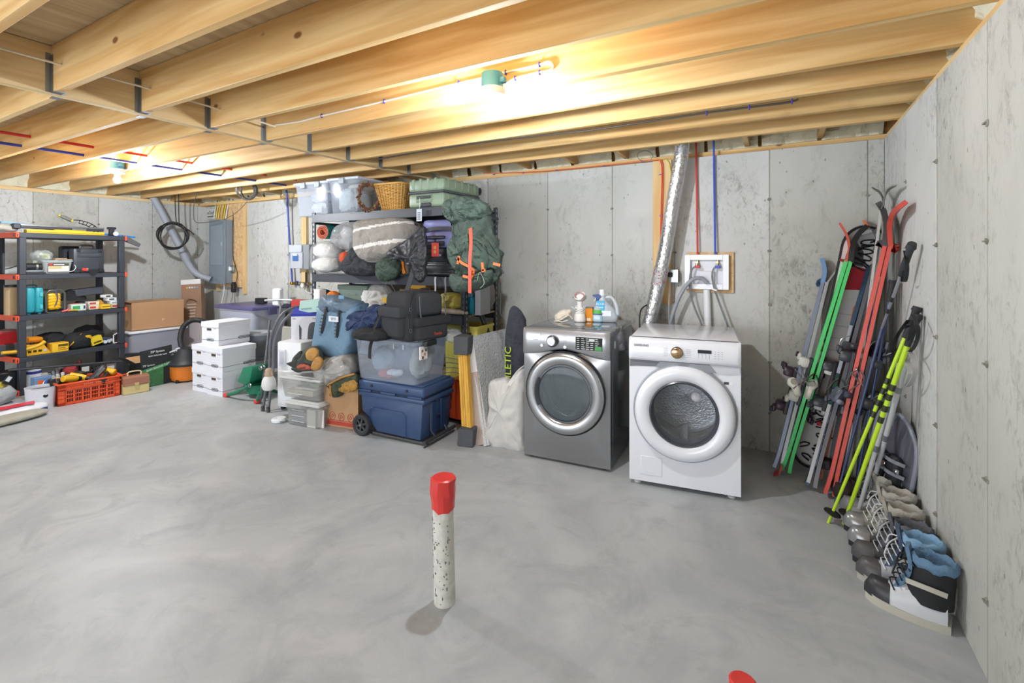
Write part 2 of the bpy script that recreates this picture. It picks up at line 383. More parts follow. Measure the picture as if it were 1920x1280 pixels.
# ================================================================ washer and dryer
def frame(a, b, z=0):
    A = fl(*a, z); B = fl(*b, z); v = B - A; return A, math.atan2(v.y, v.x), v.length
def hole_plate(g, x0, x1, z0, z1, cx, cz, r, y0, m=0, n=64, mid=None):
    ang = [2 * PI * j / n for j in range(n)]; sq = []
    for a in ang:
        c, s_ = math.cos(a), math.sin(a)
        k = min(((x1 - cx) if c > 0 else (x0 - cx)) / c if abs(c) > 1e-6 else 9, ((z1 - cz) if s_ > 0 else (z0 - cz)) / s_ if abs(s_) > 1e-6 else 9)
        sq.append([cx + k * c, y0, cz + k * s_])
    for X, Z in ((x0, z0), (x1, z0), (x1, z1), (x0, z1)):
        j = min(range(n), key=lambda i: (sq[i][0] - X) ** 2 + (sq[i][2] - Z) ** 2); sq[j] = [X, y0, Z]
    ci = [(cx + r * math.cos(a), y0, cz + r * math.sin(a)) for a in ang]
    R = [sq]
    if mid:                                                # gentle swell of the panel around the door
        for t, o in mid: R.append([(s[0] * (1 - t) + c[0] * t, y0 + o, s[2] * (1 - t) + c[2] * t) for s, c in zip(sq, ci)])
        ci = [(c[0], y0 + mid[-1][1], c[2]) for c in ci]
    R.append(ci); R.append([(c[0], y0 + .03, c[2]) for c in ci])
    g.rings(R, m, cap=False)
def door_ring(prof, cx, cz, n=56):                        # revolve (radius, outward) about the front normal
    return [[(cx + r * math.cos(2 * PI * j / n), -o, cz + r * math.sin(2 * PI * j / n)) for j in range(n)] for r, o in prof]
def body5(g, w_, d_, z0, z1, m=0, bev=.012):
    y0 = .0
    V = [(0, y0, z0), (w_, y0, z0), (w_, d_, z0), (0, d_, z0), (0, y0, z1), (w_, y0, z1), (w_, d_, z1), (0, d_, z1)]
    g.add(V, [(3, 2, 1, 0), (4, 5, 6, 7), (1, 2, 6, 5), (2, 3, 7, 6), (3, 0, 4, 7)], m)
# ---- white washer
Aw, rw, ww = frame((1180, 905), (1389, 941))
ww = .68; DW, HW = .76, .985
W = thing('washing_machine', 'white front-loading washing machine with bronze-toned dial beside steel dryer', 'washing machine', Aw, rw)
wm = mt('e6e8ee', .22, var=.02, coat=.3, name='white_enamel')
g = G(); body5(g, ww, DW, .03, .955); hole_plate(g, 0, ww, .03, .835, .345, .515, .225, 0)
g.box((0, .0, .835), (ww, .02, .955))
for z0, z1 in ((.12, .5), (.54, .8)):                        # pressed side panels
    g.box((ww - .002, .12, z0), (ww + .004, .30, z1), bev=.01); g.box((ww - .002, .36, z0), (ww + .004, .60, z1), bev=.01)
g.build('cabinet', wm, W)
G().box((0, .01, .95), (ww, DW, HW), bev=.012, seg=3).build('top_panel', wm, W)
g = G()                                                    # rounded control fascia
sec = [(0, .838), (-.018, .842), (-.03, .86), (-.03, .90), (-.022, .955), (-.01, .978), (.01, HW), (.05, HW), (.05, .838)]
g.rings([[(x, y * (s_ if y < 0 else 1), z) for y, z in sec] for x, s_ in ((.0, .6), (.012, .9), (.03, 1), (ww - .03, 1), (ww - .012, .9), (ww, .6))])
fp = g.build('control_fascia', wm, W, ang=50)
gr = mt('8d9097', .35, name='grey_plastic')
g = G(); g.prism([(.004, .79), (.004, .836), (.2, .836), (.17, .80), (.05, .795)], -.004, .01, X=Matrix(((1, 0, 0, 0), (0, 0, 1, 0), (0, 1, 0, 0), (0, 0, 0, 1))))
g.build('handle_recess', pl('6d7078'), W)
g = G(); g.prism([(.17, .80), (.2, .838), (.50, .838), (.54, .79), (.40, .782)], -.014, .01, X=Matrix(((1, 0, 0, 0), (0, 0, 1, 0), (0, 1, 0, 0), (0, 0, 0, 1))))
g.build('drawer_lip', gr, W)
g = G(); g.prism([(.50, .838), (.54, .79), (.62, .788), (.672, .80), (.676, .836)], -.008, .01, X=Matrix(((1, 0, 0, 0), (0, 0, 1, 0), (0, 1, 0, 0), (0, 0, 0, 1))))
g.build('drawer_lip', pl('c9ccd2'), W)
g = G(); g.rings(door_ring([(.295, -.002), (.305, .012), (.304, .035), (.292, .052), (.268, .062), (.235, .058), (.208, .04), (.2, .02), (.2, -.02)], .345, .515), cap=False)
dr = g.build('door', wm, W, ang=60)
g = G(); g.rings(door_ring([(.312, .001), (.318, .008), (.31, .016), (.296, .014), (.296, .001)], .345, .515), closed=True); g.build('door_seam', pl('9a9da5'), W)
g = G(); g.rings(door_ring([(.207, .04), (.212, .043), (.203, .05), (.192, .03), (.19, -.05), (.2, -.05)], .345, .515), closed=True); g.build('glass_rim', pl('4b4f56', .25), dr)
GLASS = mt('c8ccd0', .03, var=.02, al=.14, name='porthole_glass'); DST = met('d0d3d6', .3, bump=.3, bs=80)
g = G(); g.rings(door_ring([(.195, .03), (.185, .0), (.17, -.05), (.14, -.1), (.08, -.125), (.004, -.13)], .345, .515), cap=False); g.build('glass_bowl', GLASS, dr, ang=80)
g = G(); g.blob((.345 + .075, .015, .515 + .105), (.032, .012, .032), n=(20, 8), p=2); g.build('glass_boss', mt('d8dce0', .1, al=.6, name='clear_boss'), dr)
def drum(par, cx, cz, m):
    g = G(); g.rings(door_ring([(.225, .0), (.23, -.06), (.255, -.1), (.255, -.45), (.1, -.47), (.004, -.45)], cx, cz), cap=False)
    for k in range(3):
        a = 2 * PI * k / 3 + .5; g.cyl((cx + .235 * math.cos(a), .12, cz + .235 * math.sin(a)), (cx + .235 * math.cos(a), .42, cz + .235 * math.sin(a)), .035, .025, 8)
    for k in range(8): g.rings(door_ring([(.256, -.13 - .035 * k), (.25, -.135 - .035 * k), (.256, -.14 - .035 * k)], cx, cz, 40), cap=False)
    g.build('drum', m, par)
drum(W, .345, .515, DST)
g = G(); g.rings(door_ring([(.226, -.002), (.2, -.03), (.215, -.055), (.232, -.06)], .345, .515), cap=False); g.build('door_gasket', pl('6f7278', .6), W)
g = G(); g.rings(door_ring([(.03, .03), (.034, .05), (.033, .06), (.0285, .063), (.001, .063)], .305, .905), cap=False); kn = g.build('dial', met('c2a27c', .22, ani=.7), W)
g = G(); g.rings(door_ring([(.038, .0302), (.036, .04), (.031, .045)], .305, .905), cap=False); g.build('dial_ring', met('7b756e', .3), kn)
G().box((.43, -.0315, .912), (.51, -.029, .933)).build('display', pl('33363f', .15), W)
g = G()
for k in range(5):
    g.box((.222, -.031, .928 - .012 * k), (.25, -.0295, .9295 - .012 * k)); g.box((.36, -.031, .928 - .012 * k), (.39, -.0295, .9295 - .012 * k))
for i in range(4):
    for k in range(5): g.box((.434 + .021 * i, -.0315, .904 - .006 * k), (.437 + .021 * i, -.0295, .9065 - .006 * k))
for i in range(3):
    for k in range(4): g.box((.528 + .02 * i, -.0315, .925 - .014 * k), (.536 + .02 * i, -.0295, .9265 - .014 * k))
tag(g.build('panel_print', pl('8a8e96'), W), kind='stuff')
text('SAMSUNG', .021, pl('4a4d55'), W, (.082, -.0285, .938), (PI / 2 - .14, 0, 0))
G().box((.583, -.002, .722), (.612, .001, .737)).build('rating_label', pl('3c3f46'), W)
g = G(); g.box((.612, -.0015, .722), (.632, .001, .737)); g.build('rating_label', pl('f2f2f2'), W)
g = G(); g.box((.075, -.003, .075), (.21, .001, .2), bev=.006); g.box((.12, -.006, .095), (.16, -.002, .103)); g.build('filter_hatch', wm, W)
for x in (.05, ww - .05):
    for y in (.05, DW - .06): G().lathe([(.022, 0), (.024, .01), (.015, .012), (.012, .035)], (x, y, 0)).build('foot', pl('dcdcd6'), W)
# ---- steel dryer
Ad, rd, wd_ = frame((983, 855), (1143, 886)); wd_ = .665; DD = .74
D = thing('clothes_dryer', 'brushed steel front-loading dryer with round glass door and black display', 'clothes dryer', Ad, rd)
sm = mt('a5a6a8', .32, .95, var=.05, sc=2, stretch=(1, 1, 60), ani=.6, name='brushed_steel'); sd = mt('8e9094', .12, .9, var=.04, name='side_steel')
g = G(); body5(g, wd_, DD, .02, .95); g.box((wd_ - .001, .06, .06), (wd_ + .003, .66, .86), bev=.008); g.build('cabinet', sd, D)
g = G(); hole_plate(g, 0, wd_, .02, .82, .335, .53, .23, 0, mid=[(.35, -.01), (.8, -.028)]); fpn = g.build('front_panel', sm, D, ang=60)
G().box((0, .02, .945), (wd_, DD, .99), bev=.01, seg=2).build('top_panel', mt('8f9196', .06, .85, var=.04, name='polished_steel'), D)
g = G(); N_ = 24; R = []
for i in range(N_ + 1):
    x = wd_ * i / N_; u = (x - .335) / .335; zb = .785 + .05 * max(0, 1 - (u / .9) ** 2); zb = .79 + .055 * math.exp(-(u / .55) ** 2); k = .6 if i in (0, N_) else 1
    R.append([(x, .0, zb), (x, -.02 * k, zb), (x, -.034 * k, zb + .02), (x, -.03 * k, .95), (x, -.015 * k, .985), (x, .01, .99), (x, .03, .99), (x, .03, zb)])
g.rings(R); g.build('control_fascia', mt('aeb0b4', .3, .8, var=.03, name='satin_steel'), D, ang=50)
g = G(); g.rings(door_ring([(.296, .025), (.298, .045), (.29, .062), (.262, .07), (.22, .064), (.208, .05), (.203, .02), (.2, .0)], .335, .53), cap=False)
dd = g.build('door', mt('b4b6b8', .28, .9, var=.03, name='door_steel'), D, ang=60)
g = G(); g.rings(door_ring([(.305, .028), (.308, .034), (.3, .046), (.292, .03)], .335, .53), closed=True); g.build('door_seam', BLK, D)
g = G(); g.rings(door_ring([(.208, .052), (.211, .056), (.2, .056), (.19, .04), (.186, -.03), (.196, -.03)], .335, .53), closed=True); g.build('glass_rim', mt('75797f', .15, .8, name='rim_steel'), dd)
g = G(); g.rings(door_ring([(.2, .045), (.16, .052), (.1, .056), (.002, .058)], .335, .53), cap=False); g.build('door_glass', mt('8f9aa0', .03, var=.02, al=.35, name='door_glass'), dd, ang=80)
g = G(); a0, a1 = math.radians(152), math.radians(208)
g.rings([[(.335 + r * math.cos(a), y, .53 + r * math.sin(a)) for r, y in ((.196, -.055), (.214, -.072), (.222, -.07), (.206, -.05))] for a in [a0 + (a1 - a0) * k / 10 for k in range(11)]]); g.build('door_handle', pl('3d4147', .3), dd)
drum(D, .335, .53, mt('9fa5a6', .3, .6, bump=.2, bs=60, name='drum_metal'))
g = G(); g.rings(door_ring([(.04, .032), (.044, .05), (.04, .053)], .245, .905), cap=False); g.build('dial_ring', BLK, D)
g = G(); g.rings(door_ring([(.0345, .04), (.0345, .062), (.03, .066), (.001, .066)], .241, .905), cap=False); g.build('dial', met('c9ccd0', .25), D)
for x in (.16, .34):
    g = G(); g.rings(door_ring([(.0145, .03), (.0145, .038), (.012, .041), (.001, .041)], x, .868), cap=False); g.build('button', met('d2d4d6', .25), D)
dsp = G().box((.42, -.0355, .858), (.615, -.032, .948)).build('display', pl('1e1f22', .12), D)
g = G()
for i in range(5):
    for k in range(6):
        if (i, k) != (4, 5): g.box((.428 + .034 * i, -.0362, .936 - .0145 * k), (.448 + .034 * i + .004 * ((i * k) % 3), -.0352, .9405 - .0145 * k))
g.box((.52, -.0363, .922), (.56, -.0352, .940)); tag(g.build('display_text', pl('c9cbc8'), dsp), kind='stuff')
g = G(); g.cb((.587, -.0362, .874), (.05, .001, .028)); g.build('energy_sticker', pl('3f8f4a'), dsp)
g = G()
for k in range(5):
    g.box((.155, -.0335, .945 - .013 * k), (.18, -.032, .9465 - .013 * k)); g.box((.325, -.0335, .945 - .013 * k), (.352, -.032, .9465 - .013 * k))
g.box((.09, -.0335, .904), (.125, -.032, .907)); tag(g.build('panel_print', pl('75787c'), D), kind='stuff')
g = G(); g.box((.02, -.0335, .897), (.14, -.0318, .8985)); g.box((.148, -.0335, .85), (.149, -.0318, .955)); g.build('drawer_seam', pl('84878b'), D)
G().box((wd_, .1, .855), (wd_ + .004, .15, .91), bev=.004).build('side_hatch', pl('c5c8ca'), D)
for x in (.05, wd_ - .05):
    for y in (.05, DD - .06): G().cyl((x, y, 0), (x, y, .03), .02).build('foot', BLK, D)
MD = Matrix.Translation(Ad) @ RZ(rd)
def onD(u, v, off=0):                                      # pixel to a point on top of the dryer
    return fl(u, max(v, 603), .99 + off)
# ---- things standing on the dryer
p = onD(1138, 599); JG = thing('detergent_jug', 'clear jug of laundry detergent with blue label and white cap on dryer', 'bottle', p, .12)
clp = mt('dfe8ee', .15, var=.03, al=.62, name='translucent_jug')
g = G(); R = []
def ovr(cx, hw, hd, z, n=28, e=3.): return [(cx + math.copysign(abs(math.cos(2 * PI * j / n)) ** (2 / e), math.cos(2 * PI * j / n)) * hw, math.copysign(abs(math.sin(2 * PI * j / n)) ** (2 / e), math.sin(2 * PI * j / n)) * hd, z) for j in range(n)]
for z, x0, x1, hd in ((0, -.075, .07, .035), (.006, -.082, .085, .042), (.05, -.084, .094, .044), (.11, -.083, .06, .044), (.15, -.083, .022, .044), (.19, -.08, -.006, .04), (.215, -.062, -.015, .028), (.222, -.056, -.02, .02)):
    R.append(ovr((x0 + x1) / 2, (x1 - x0) / 2, hd, z))
g.rings(R); g.build('bottle_body', clp, JG, ang=60)
g = G(); g.tube([(-.02, 0, .195), (.03, 0, .205), (.06, 0, .175), (.082, 0, .12), (.086, 0, .06)], [.013, .013, .014, .016, .02], 10, sm=5); g.build('handle', clp, JG)
g = G(); g.lathe([(.026, .215), (.026, .235), (.022, .238), (.022, .262), (.02, .265), (.001, .265)], (-.04, 0, 0)); g.build('cap', WHT, JG)
g = G(); g.box((-.08, -.0465, .09), (-.01, -.0445, .175), bev=.0008); g.box((-.08, -.0468, .05), (.045, -.045, .095), m=1, bev=.0008); g.box((-.07, -.0475, .062), (-.022, -.0462, .078), m=2)
lb = g.build('label', [pl('3fb0dc'), pl('e9f0f5'), pl('c58bd0')], JG); text('ECOS', .026, WHT, lb, (-.045, -.0475, .148), FR, sx=1.05)
g = G(); g.cb((-.048, -.047, .12), (.05, .001, .008)); g.build('label_print', pl('bfe3ef'), lb)
p = onD(1121, 600); SP = thing('spray_bottle', 'spray bottle with navy trigger, green and pale blue label on dryer', 'bottle', p, .1)
g = G(); g.rings([ovr(0, a, b, z) for z, a, b in ((0, .038, .024), (.005, .042, .028), (.06, .044, .028), (.1, .036, .024), (.14, .02, .017), (.165, .013, .013), (.17, .013, .013))]); g.build('bottle_body', mt('b9c8d6', .2, al=.85, name='bottle_plastic'), SP, ang=60)
g = G(); g.rings([ovr(0, a, b, z) for z, a, b in ((.008, .0432, .0288), (.058, .0448, .0292))]); g.build('label', pl('a9d2e6'), SP)
g = G(); g.rings([ovr(0, a, b, z) for z, a, b in ((.07, .0435, .029), (.1, .037, .0246))], cap=False); g.build('label', pl('4fae4a'), SP)
g = G(); g.rings([ovr(0, a, b, z) for z, a, b in ((.06, .0446, .029), (.069, .0438, .0289))], cap=False); g.build('label_band', pl('2b3f6e'), SP)
g = G(); g.cb((0, -.029, .035), (.05, .003, .025)); g.build('label_print', pl('e4eef4'), SP)
g = G(); g.cyl((0, 0, .165), (0, 0, .185), .016); g.prism([(-.042, .222), (-.04, .21), (-.012, .2), (-.012, .184), (.014, .184), (.03, .205), (.018, .222), (0, .228)], -.012, .012, X=Matrix(((1, 0, 0, 0), (0, 0, 1, 0), (0, 1, 0, 0), (0, 0, 0, 1)))); g.build('trigger_head', pl('2f4a86'), SP)
g = G(); g.tube([(-.012, 0, .2), (-.02, 0, .185), (-.03, 0, .17)], .004); g.build('trigger', pl('e8ecee'), SP)
p = onD(1137, 597) + Vector((-.03, .06, 0)); SB = thing('spray_bottle', 'white handled bottle with green and blue label behind the spray bottle', 'bottle', p, .0)
g = G(); g.rings([ovr(0, a, b, z) for z, a, b in ((0, .03, .024), (.005, .034, .028), (.1, .034, .028), (.135, .02, .02), (.17, .012, .012))]); g.build('bottle_body', WHT, SB, ang=60)
g = G(); g.tube([(-.01, 0, .18), (.01, 0, .205), (.035, 0, .2), (.042, 0, .16), (.034, 0, .12)], .007, 8, sm=5); g.build('handle', WHT, SB)
g = G(); g.rings([ovr(0, .0346, .0286, z) for z in (.03, .075)], cap=False); g.build('label', pl('2d4fa0'), SB)
g = G(); g.rings([ovr(0, .0346, .0286, z) for z in (.075, .1)], cap=False); g.build('label', pl('4fae4a'), SB)
p = onD(1103, 597) + Vector((0, .03, 0)); OB = thing('cleaner_carton', 'small orange carton standing on dryer left of the spray bottle', 'box', p, .15)
g = G().cb((0, 0, .055), (.062, .05, .11), bev=.002); g.build('carton', card('e8922e'), OB)
g = G(); g.cb((-.002, -.0258, .018), (.034, .001, .022)); g.build('label', pl('f0e6c8'), OB)
g = G(); g.cb((0, 0, .114), (.058, .046, .008)); g.build('dark_lid', pl('6d5f55'), OB)
p = onD(1087, 597); ST = thing('garment_steamer', 'white handheld garment steamer with pink-brown ring, cord coiled round its neck', 'steamer', p, .1)
wh2 = pl('ece8e2', .35)
g = G(); g.lathe([(.04, 0), (.048, .006), (.05, .03), (.044, .06), (.03, .08), (.028, .1), (.03, .115), (.022, .12), (.02, .15), (.026, .17)], sx=1, sy=.8); g.build('water_tank', wh2, ST)
hd_ = Matrix.Translation((.01, 0, .2)) @ RY(.65) @ RX(.25)
g = G(); g.lathe([(.03, -.05), (.044, -.03), (.05, .0), (.05, .02), (.046, .028), (.001, .03)], sy=.7, X=Matrix.Translation((.008, -.0, .205)) @ RX(1.15) @ RZ(.4)); g.build('steam_head', wh2, ST)
g = G(); g.rings([[(.008 + r * math.cos(2 * PI * j / 24) * 1.05, -.0 - .034 - (.0 if r > .04 else .002), .205 + r * math.sin(2 * PI * j / 24) * .78 + .012) for j in range(24)] for r in (.042, .038, .03)], cap=False); g.build('head_ring', pl('a9746c'), ST)
for k in range(7):
    g = G(); a = .25 * math.sin(k * 2.1); z = .085 + .006 * k
    g.tube([(.036 * math.cos(t), .03 * math.sin(t), z + .012 * math.sin(t + k)) for t in [2 * PI * i / 14 for i in range(14)]], .0035, 6, closed=True); g.build('cord_loop', pl('f0f0ee'), ST)
g = G(); g.tube([(-.03, -.02, .1), (-.05, -.02, .115), (-.065, -.02, .125)], .0035, 6); g.build('cord', pl('d8d8d6'), ST)
p = onD(1060, 599); BG = thing('cloth_pouch', 'small cream drawstring cloth pouch slumped on the dryer top', 'pouch', p, .2)
g = G().blob((0, 0, .04), (.08, .045, .042), .012, 18, 3, (30, 18), 2.2, X=T(0, 0, .02) @ RY(-.5)); g.build('pouch_body', fab('e6dccb'), BG)
g = G(); g.tube([(-.07, -.03, .005), (-.03, -.045, .02), (.01, -.05, .045), (.04, -.045, .06), (.065, -.03, .03)], .004, 6, sm=4); g.tube([(-.09, -.02, .002), (-.06, -.04, .01), (-.02, -.05, .005), (.03, -.045, .02)], .004, 6, sm=4); g.build('drawstring', fab('efe8da'), BG)
# ================================================================ on the back wall, right part
def bw(u, v, off=0): return onB(u, v, off)
def rot_b(): return math.atan2(-.02, 1)
p = bw(1225, 303); q = bw(1260, 570)
bd = solo(G().box((0, -.02, 0), (q.x - p.x, 0, p.z - q.z), bev=.002), 'mounting_board', WZ, 'tall pale pine board on the concrete behind the foil duct', 'board', (p.x, backY(p.x) - .001, q.z), rot_b())
g = G(); P = [bw(1280, 262, .16), bw(1276, 300, .17), bw(1262, 380, .17), bw(1247, 470, .17), bw(1230, 550, .18), bw(1215, 615, .2)]
P = smooth([bw(1280, 240, .17)] + P + [bw(1207, 660, .22)], 40); P = P[::1]
R = [.054 + (.004 if i % 2 else 0) + .002 * noise.noise(p_ * 30) for i, p_ in enumerate(P)]
g.tube([Vector((0, 0, 0)) + p_ for p_ in P], R, 20); FD = thing('foil_duct', 'silver flexible foil dryer duct running down to behind the dryer', 'duct')
fd = g.build('duct_hose', mt('d4d6d8', .25, .9, var=.08, sc=25, bump=.5, bs=45, name='foil'), FD, ang=70)
g = G(); i0 = 175
g.tube(P[i0:i0 + 18], .0595, 20); g.build('foil_tape', mt('c8c8ca', .3, .7, bump=.8, bs=60, name='foil_tape'), FD)
g = G()
for k in range(14):
    i = i0 + random.randint(1, 16); a = random.uniform(-2.6, -.4); c = P[i]
    g.cb((0, 0, 0), (.012, .003, .006), X=T(c.x + .06 * math.cos(a), c.y + .06 * math.sin(a), c.z) @ RZ(a + PI / 2) @ RY(random.uniform(-.6, .6)))
tag(g.build('tape_print', pl('c8363f'), FD), kind='stuff')
cr = pl('d2483f'); 
def run(name, pts, r, m, label, cat, sm=6, extra=None, group=None, n=8):
    return solo(G().tube(pts, r, n, sm=sm), name, m, label, cat, group=group)
run('red_pipe', [bw(1305, 262, .03), bw(1306.5, 370, .03), bw(1308, 480, .05)], .008, cr, 'red flexible water pipe running down to the white outlet box', 'pipe')
run('blue_pipe', [bw(1338, 258, .03), bw(1339.5, 370, .03), bw(1341, 480, .05)], .008, pl('3f5cc8'), 'blue flexible water pipe running down to the white outlet box', 'pipe')
# cable with staples on the board and along the plate
gx = [bw(906, 325, .03), bw(1000, 322, .02), bw(1060, 317, .02), bw(1150, 308, .02), bw(1225, 300, .02), bw(1238, 303, .03), bw(1241, 330, .03), bw(1239, 400, .03), bw(1238, 480, .03), bw(1240, 500, .03)]
c1 = thing('red_cable', 'orange-red cable stapled along the wall plate and down the pine board', 'cable')
g = G(); g.tube(gx, .0045, 6, sm=6); g.tube([a + Vector((.012, 0, .004)) for a in gx[4:]], .0045, 6, sm=6); g.build('cable', pl('dd5f3c'), c1)
for u, v in ((926, 327), (981, 324), (1044, 319), (1132, 311), (1205, 303), (1238, 327), (1239, 404), (1238, 471)):
    st = G().cb((0, 0, 0), (.022, .012, .007)).build('staple', pl('41399a'), c1); st.location = bw(u, v, .034); st.rotation_euler = (0, 0, 0)
run('yellow_cable', [bw(1226, 298, .02), bw(1250, 300, .03), bw(1257, 320, .04), bw(1257, 345, .04), bw(1254, 400, .03), bw(1256, 510, .03)], .0045, pl('d8c55a'), 'yellow electrical cable curving down behind the foil duct', 'cable')
run('wire_hoop', [bw(1212, 302, .02), bw(1200, 300, .02), bw(1195, 290, .02), bw(1204, 283, .02), bw(1217, 284, .02), bw(1224, 292, .02), bw(1218, 303, .02)], .0025, pl('6b6a60'), 'thin wire loop hanging from the wall plate', 'wire')
# electrical outlet
ob = thing('outlet_box', 'grey metal outlet box on the pine board with a plug in it', 'outlet', bw(1264, 517, .045))
G().cb((0, 0, 0), (.07, .05, .105), bev=.003).build('box', met('a9b0ad', .4), ob); G().cb((0, -.027, 0), (.075, .004, .11), bev=.002).build('cover', met('b9c2bf', .35), ob)
G().cb((-.025, -.045, .01), (.035, .035, .04), bev=.005).build('plug', BLK, ob)
G().tube([(-.025, -.05, -.01), (-.03, -.05, -.12), (-.035, -.05, -.3), (-.035, -.03, -.45)], .004, 6, sm=5).build('cord', pl('b9bcc0'), ob)
# washer outlet box
p = bw(1285, 476); q = bw(1363, 545)
pb = solo(G().box((0, -.022, 0), (.365, 0, .33), bev=.002), 'backing_plywood', OSB, 'square plywood backing screwed to the wall behind the white outlet box', 'board', bw(1288, 546) + Vector((0, -.001, 0)), rot_b())
pb.location.y = backY(pb.location.x) - .001
a = bw(1284, 541, .05); WO = thing('washer_outlet_box', 'white plastic washing machine outlet box with red and blue valves', 'outlet box', (a.x, a.y, a.z), rot_b())
bwid, bh = .34, .285; g = G()
fw_ = .045
g.box((0, -.012, 0), (fw_, .0, bh), bev=.002); g.box((bwid - fw_, -.012, 0), (bwid, 0, bh), bev=.002); g.box((fw_, -.012, bh - fw_), (bwid - fw_, 0, bh), bev=.002); g.box((fw_, -.012, 0), (bwid - fw_, 0, fw_), bev=.002)
g.build('face_frame', wm, WO)
g = G(); g.box((fw_, .02, fw_), (bwid - fw_, .026, bh - fw_)); g.box((fw_ - .004, 0, fw_), (fw_, .024, bh - fw_)); g.box((bwid - fw_, 0, fw_), (bwid - fw_ + .004, .024, bh - fw_)); g.box((fw_, 0, bh - fw_), (bwid - fw_, .024, bh - fw_ + .004)); g.box((fw_, 0, fw_ - .004), (bwid - fw_, .024, fw_))
g.box((.11, .0, fw_), (.23, .021, .15), bev=.004); g.build('recess', pl('dfe1e8'), WO)
for x, cc, lab in ((.1, 'c9303a', 'red valve'), (.255, '2f4fc0', 'blue valve')):
    g = G(); g.cyl((x, .01, .24), (x, .01, .205), .012); g.cyl((x, .01, .222), (x, -.02, .222), .009, n=10); g.cyl((x, -.02, .215), (x, -.02, .19), .012, n=10); v = g.build('valve', met('b8aa88', .3), WO)
    G().cb((x + .006, -.035, .185), (.04, .014, .022), bev=.003).build('lever', pl(cc), v)
HST = met('a2a4a6', .35, bump=.5, bs=300)
h1 = thing('supply_hose', 'braided steel hose curving down from the red valve to the washer', 'hose')
G().tube([bw(1303, 500, .07), bw(1296, 508, .09), bw(1293, 535, .1), bw(1300, 570, .1), bw(1317, 612, .09), bw(1325, 650, .08)], .008, 8, sm=8).build('hose', HST, h1)
h2_ = thing('supply_hose', 'braided steel hose from the blue valve down to the washer', 'hose')
G().tube([bw(1341, 500, .07), bw(1336, 510, .09), bw(1337, 530, .1), bw(1346, 560, .1), bw(1366, 615, .09), bw(1372, 650, .08)], .008, 8, sm=8).build('hose', HST, h2_)
G().cb((0, 0, 0), (.035, .02, .012), X=T(*bw(1340, 543, .1)) @ RY(.3)).build('cable_tie', WHT, h2_)
run('drain_hose', [bw(1325, 530, .09), bw(1316, 522, .1), bw(1300, 523, .12), bw(1283, 540, .13), bw(1268, 570, .13), bw(1256, 610, .12), bw(1250, 660, .1)], [.016] * 3, pl('9b9fa8', .5), 'grey corrugated drain hose looping out of the white outlet box', 'hose', sm=10, n=14)
run('drain_pipe', [bw(1325, 543, .03), bw(1327, 600, .04), bw(1328, 700, .04)], .028, WHT, 'white plastic standpipe below the outlet box', 'pipe', sm=2, n=18)
run('black_power_cable', [onX(1206, 640, -.93), onX(1200, 620, -.93), bw(1200, 590, .35), bw(1207, 575, .25), bw(1240, 560, .08)], .006, BLK, 'black power cord between the dryer and the foil duct', 'cord')
# ================================================================ lamps on the joists
def bulb_lamp(u, v, d, label, cord=None):
    p = at(u, v, d); L = thing('ceiling_bulb', label, 'light bulb', p)
    g = G(); g.lathe([(.058, .105), (.056, .185), (.001, .185)]); g.cb((.065, 0, .14), (.03, .03, .03), bev=.004); g.build('junction_box', pl('3f8199', .5), L)
    g = G(); g.lathe([(.03, .06), (.062, .068), (.07, .09), (.068, .104), (.06, .106)]); g.lathe([(.024, .045), (.024, .062)]); g.build('lamp_holder', pl('f2f2f0', .35), L)
    bm = G().lathe([(.001, -.034), (.014, -.031), (.026, -.02), (.031, 0), (.028, .014), (.019, .034), (.015, .045)], n=16)
    b = bm.build('bulb', BULB, L, ang=80); return L
BULB = bpy.data.materials.new('lit_bulb'); BULB.use_nodes = True; nt = BULB.node_tree
for n_ in list(nt.nodes):
    if n_.type == 'BSDF_PRINCIPLED': nt.nodes.remove(n_)
em = nt.nodes.new('ShaderNodeEmission'); em.inputs[0].default_value = (.89, .955, 1.03, 1); em.inputs[1].default_value = BULB_WATT / (PI * .0105)
nt.links.new(em.outputs[0], nt.nodes['Material Output'].inputs[0])
bulb_lamp(923, 204, 2.52, 'bare lit bulb in a teal junction box above the washer and dryer')
far = bulb_lamp(220, 337, 4.75, 'farther bare lit bulb in a teal junction box above the black shelves')
for ch in far.children:
    if ch.name.startswith('bulb'):
        m2 = BULB.copy(); ch.data = ch.data.copy(); ch.data.materials[0] = m2
        next(n for n in m2.node_tree.nodes if n.type == 'EMISSION').inputs[1].default_value = 1.9 * BULB_WATT / (PI * .0105)
# ================================================================ frames given by pixels: a local plane y = const seen through a pixel
def hit(M, u, v, y):
    I = M.inverted(); o = I @ Vector((0, 0, H)); d = (I @ at(u, v, 1)) - o; t = (y - o.y) / d.y; return o + d * t
def lw(M, u, v, y): return M @ hit(M, u, v, y)
XZ = Matrix(((1, 0, 0, 0), (0, 0, 1, 0), (0, 1, 0, 0), (0, 0, 0, 1)))      # prism outlines drawn in x, z with depth along y
def boxy(name, label, cat, loc, rz, size, m, group=None, bev=.003, lab=None, labm=None, rot=None, print_=None, top=None):
    # a closed carton: body with lid seam, optional printed front label
    o = thing(name, label, cat, loc, rz, group, rot); w_, d_, h_ = size
    G().box((0, 0, 0), (w_, d_, h_), bev=bev, top=top).build('body', m, o)
    if lab:
        x0, x1, z0, z1 = lab; G().box((x0 * w_, -.0012, z0 * h_), (x1 * w_, .001, z1 * h_)).build('label', labm, o)
    if print_:
        for (x0, x1, z0, z1, pm) in print_: G().box((x0 * w_, -.0018, z0 * h_), (x1 * w_, 0, z1 * h_)).build('print', pm, o)
    return o
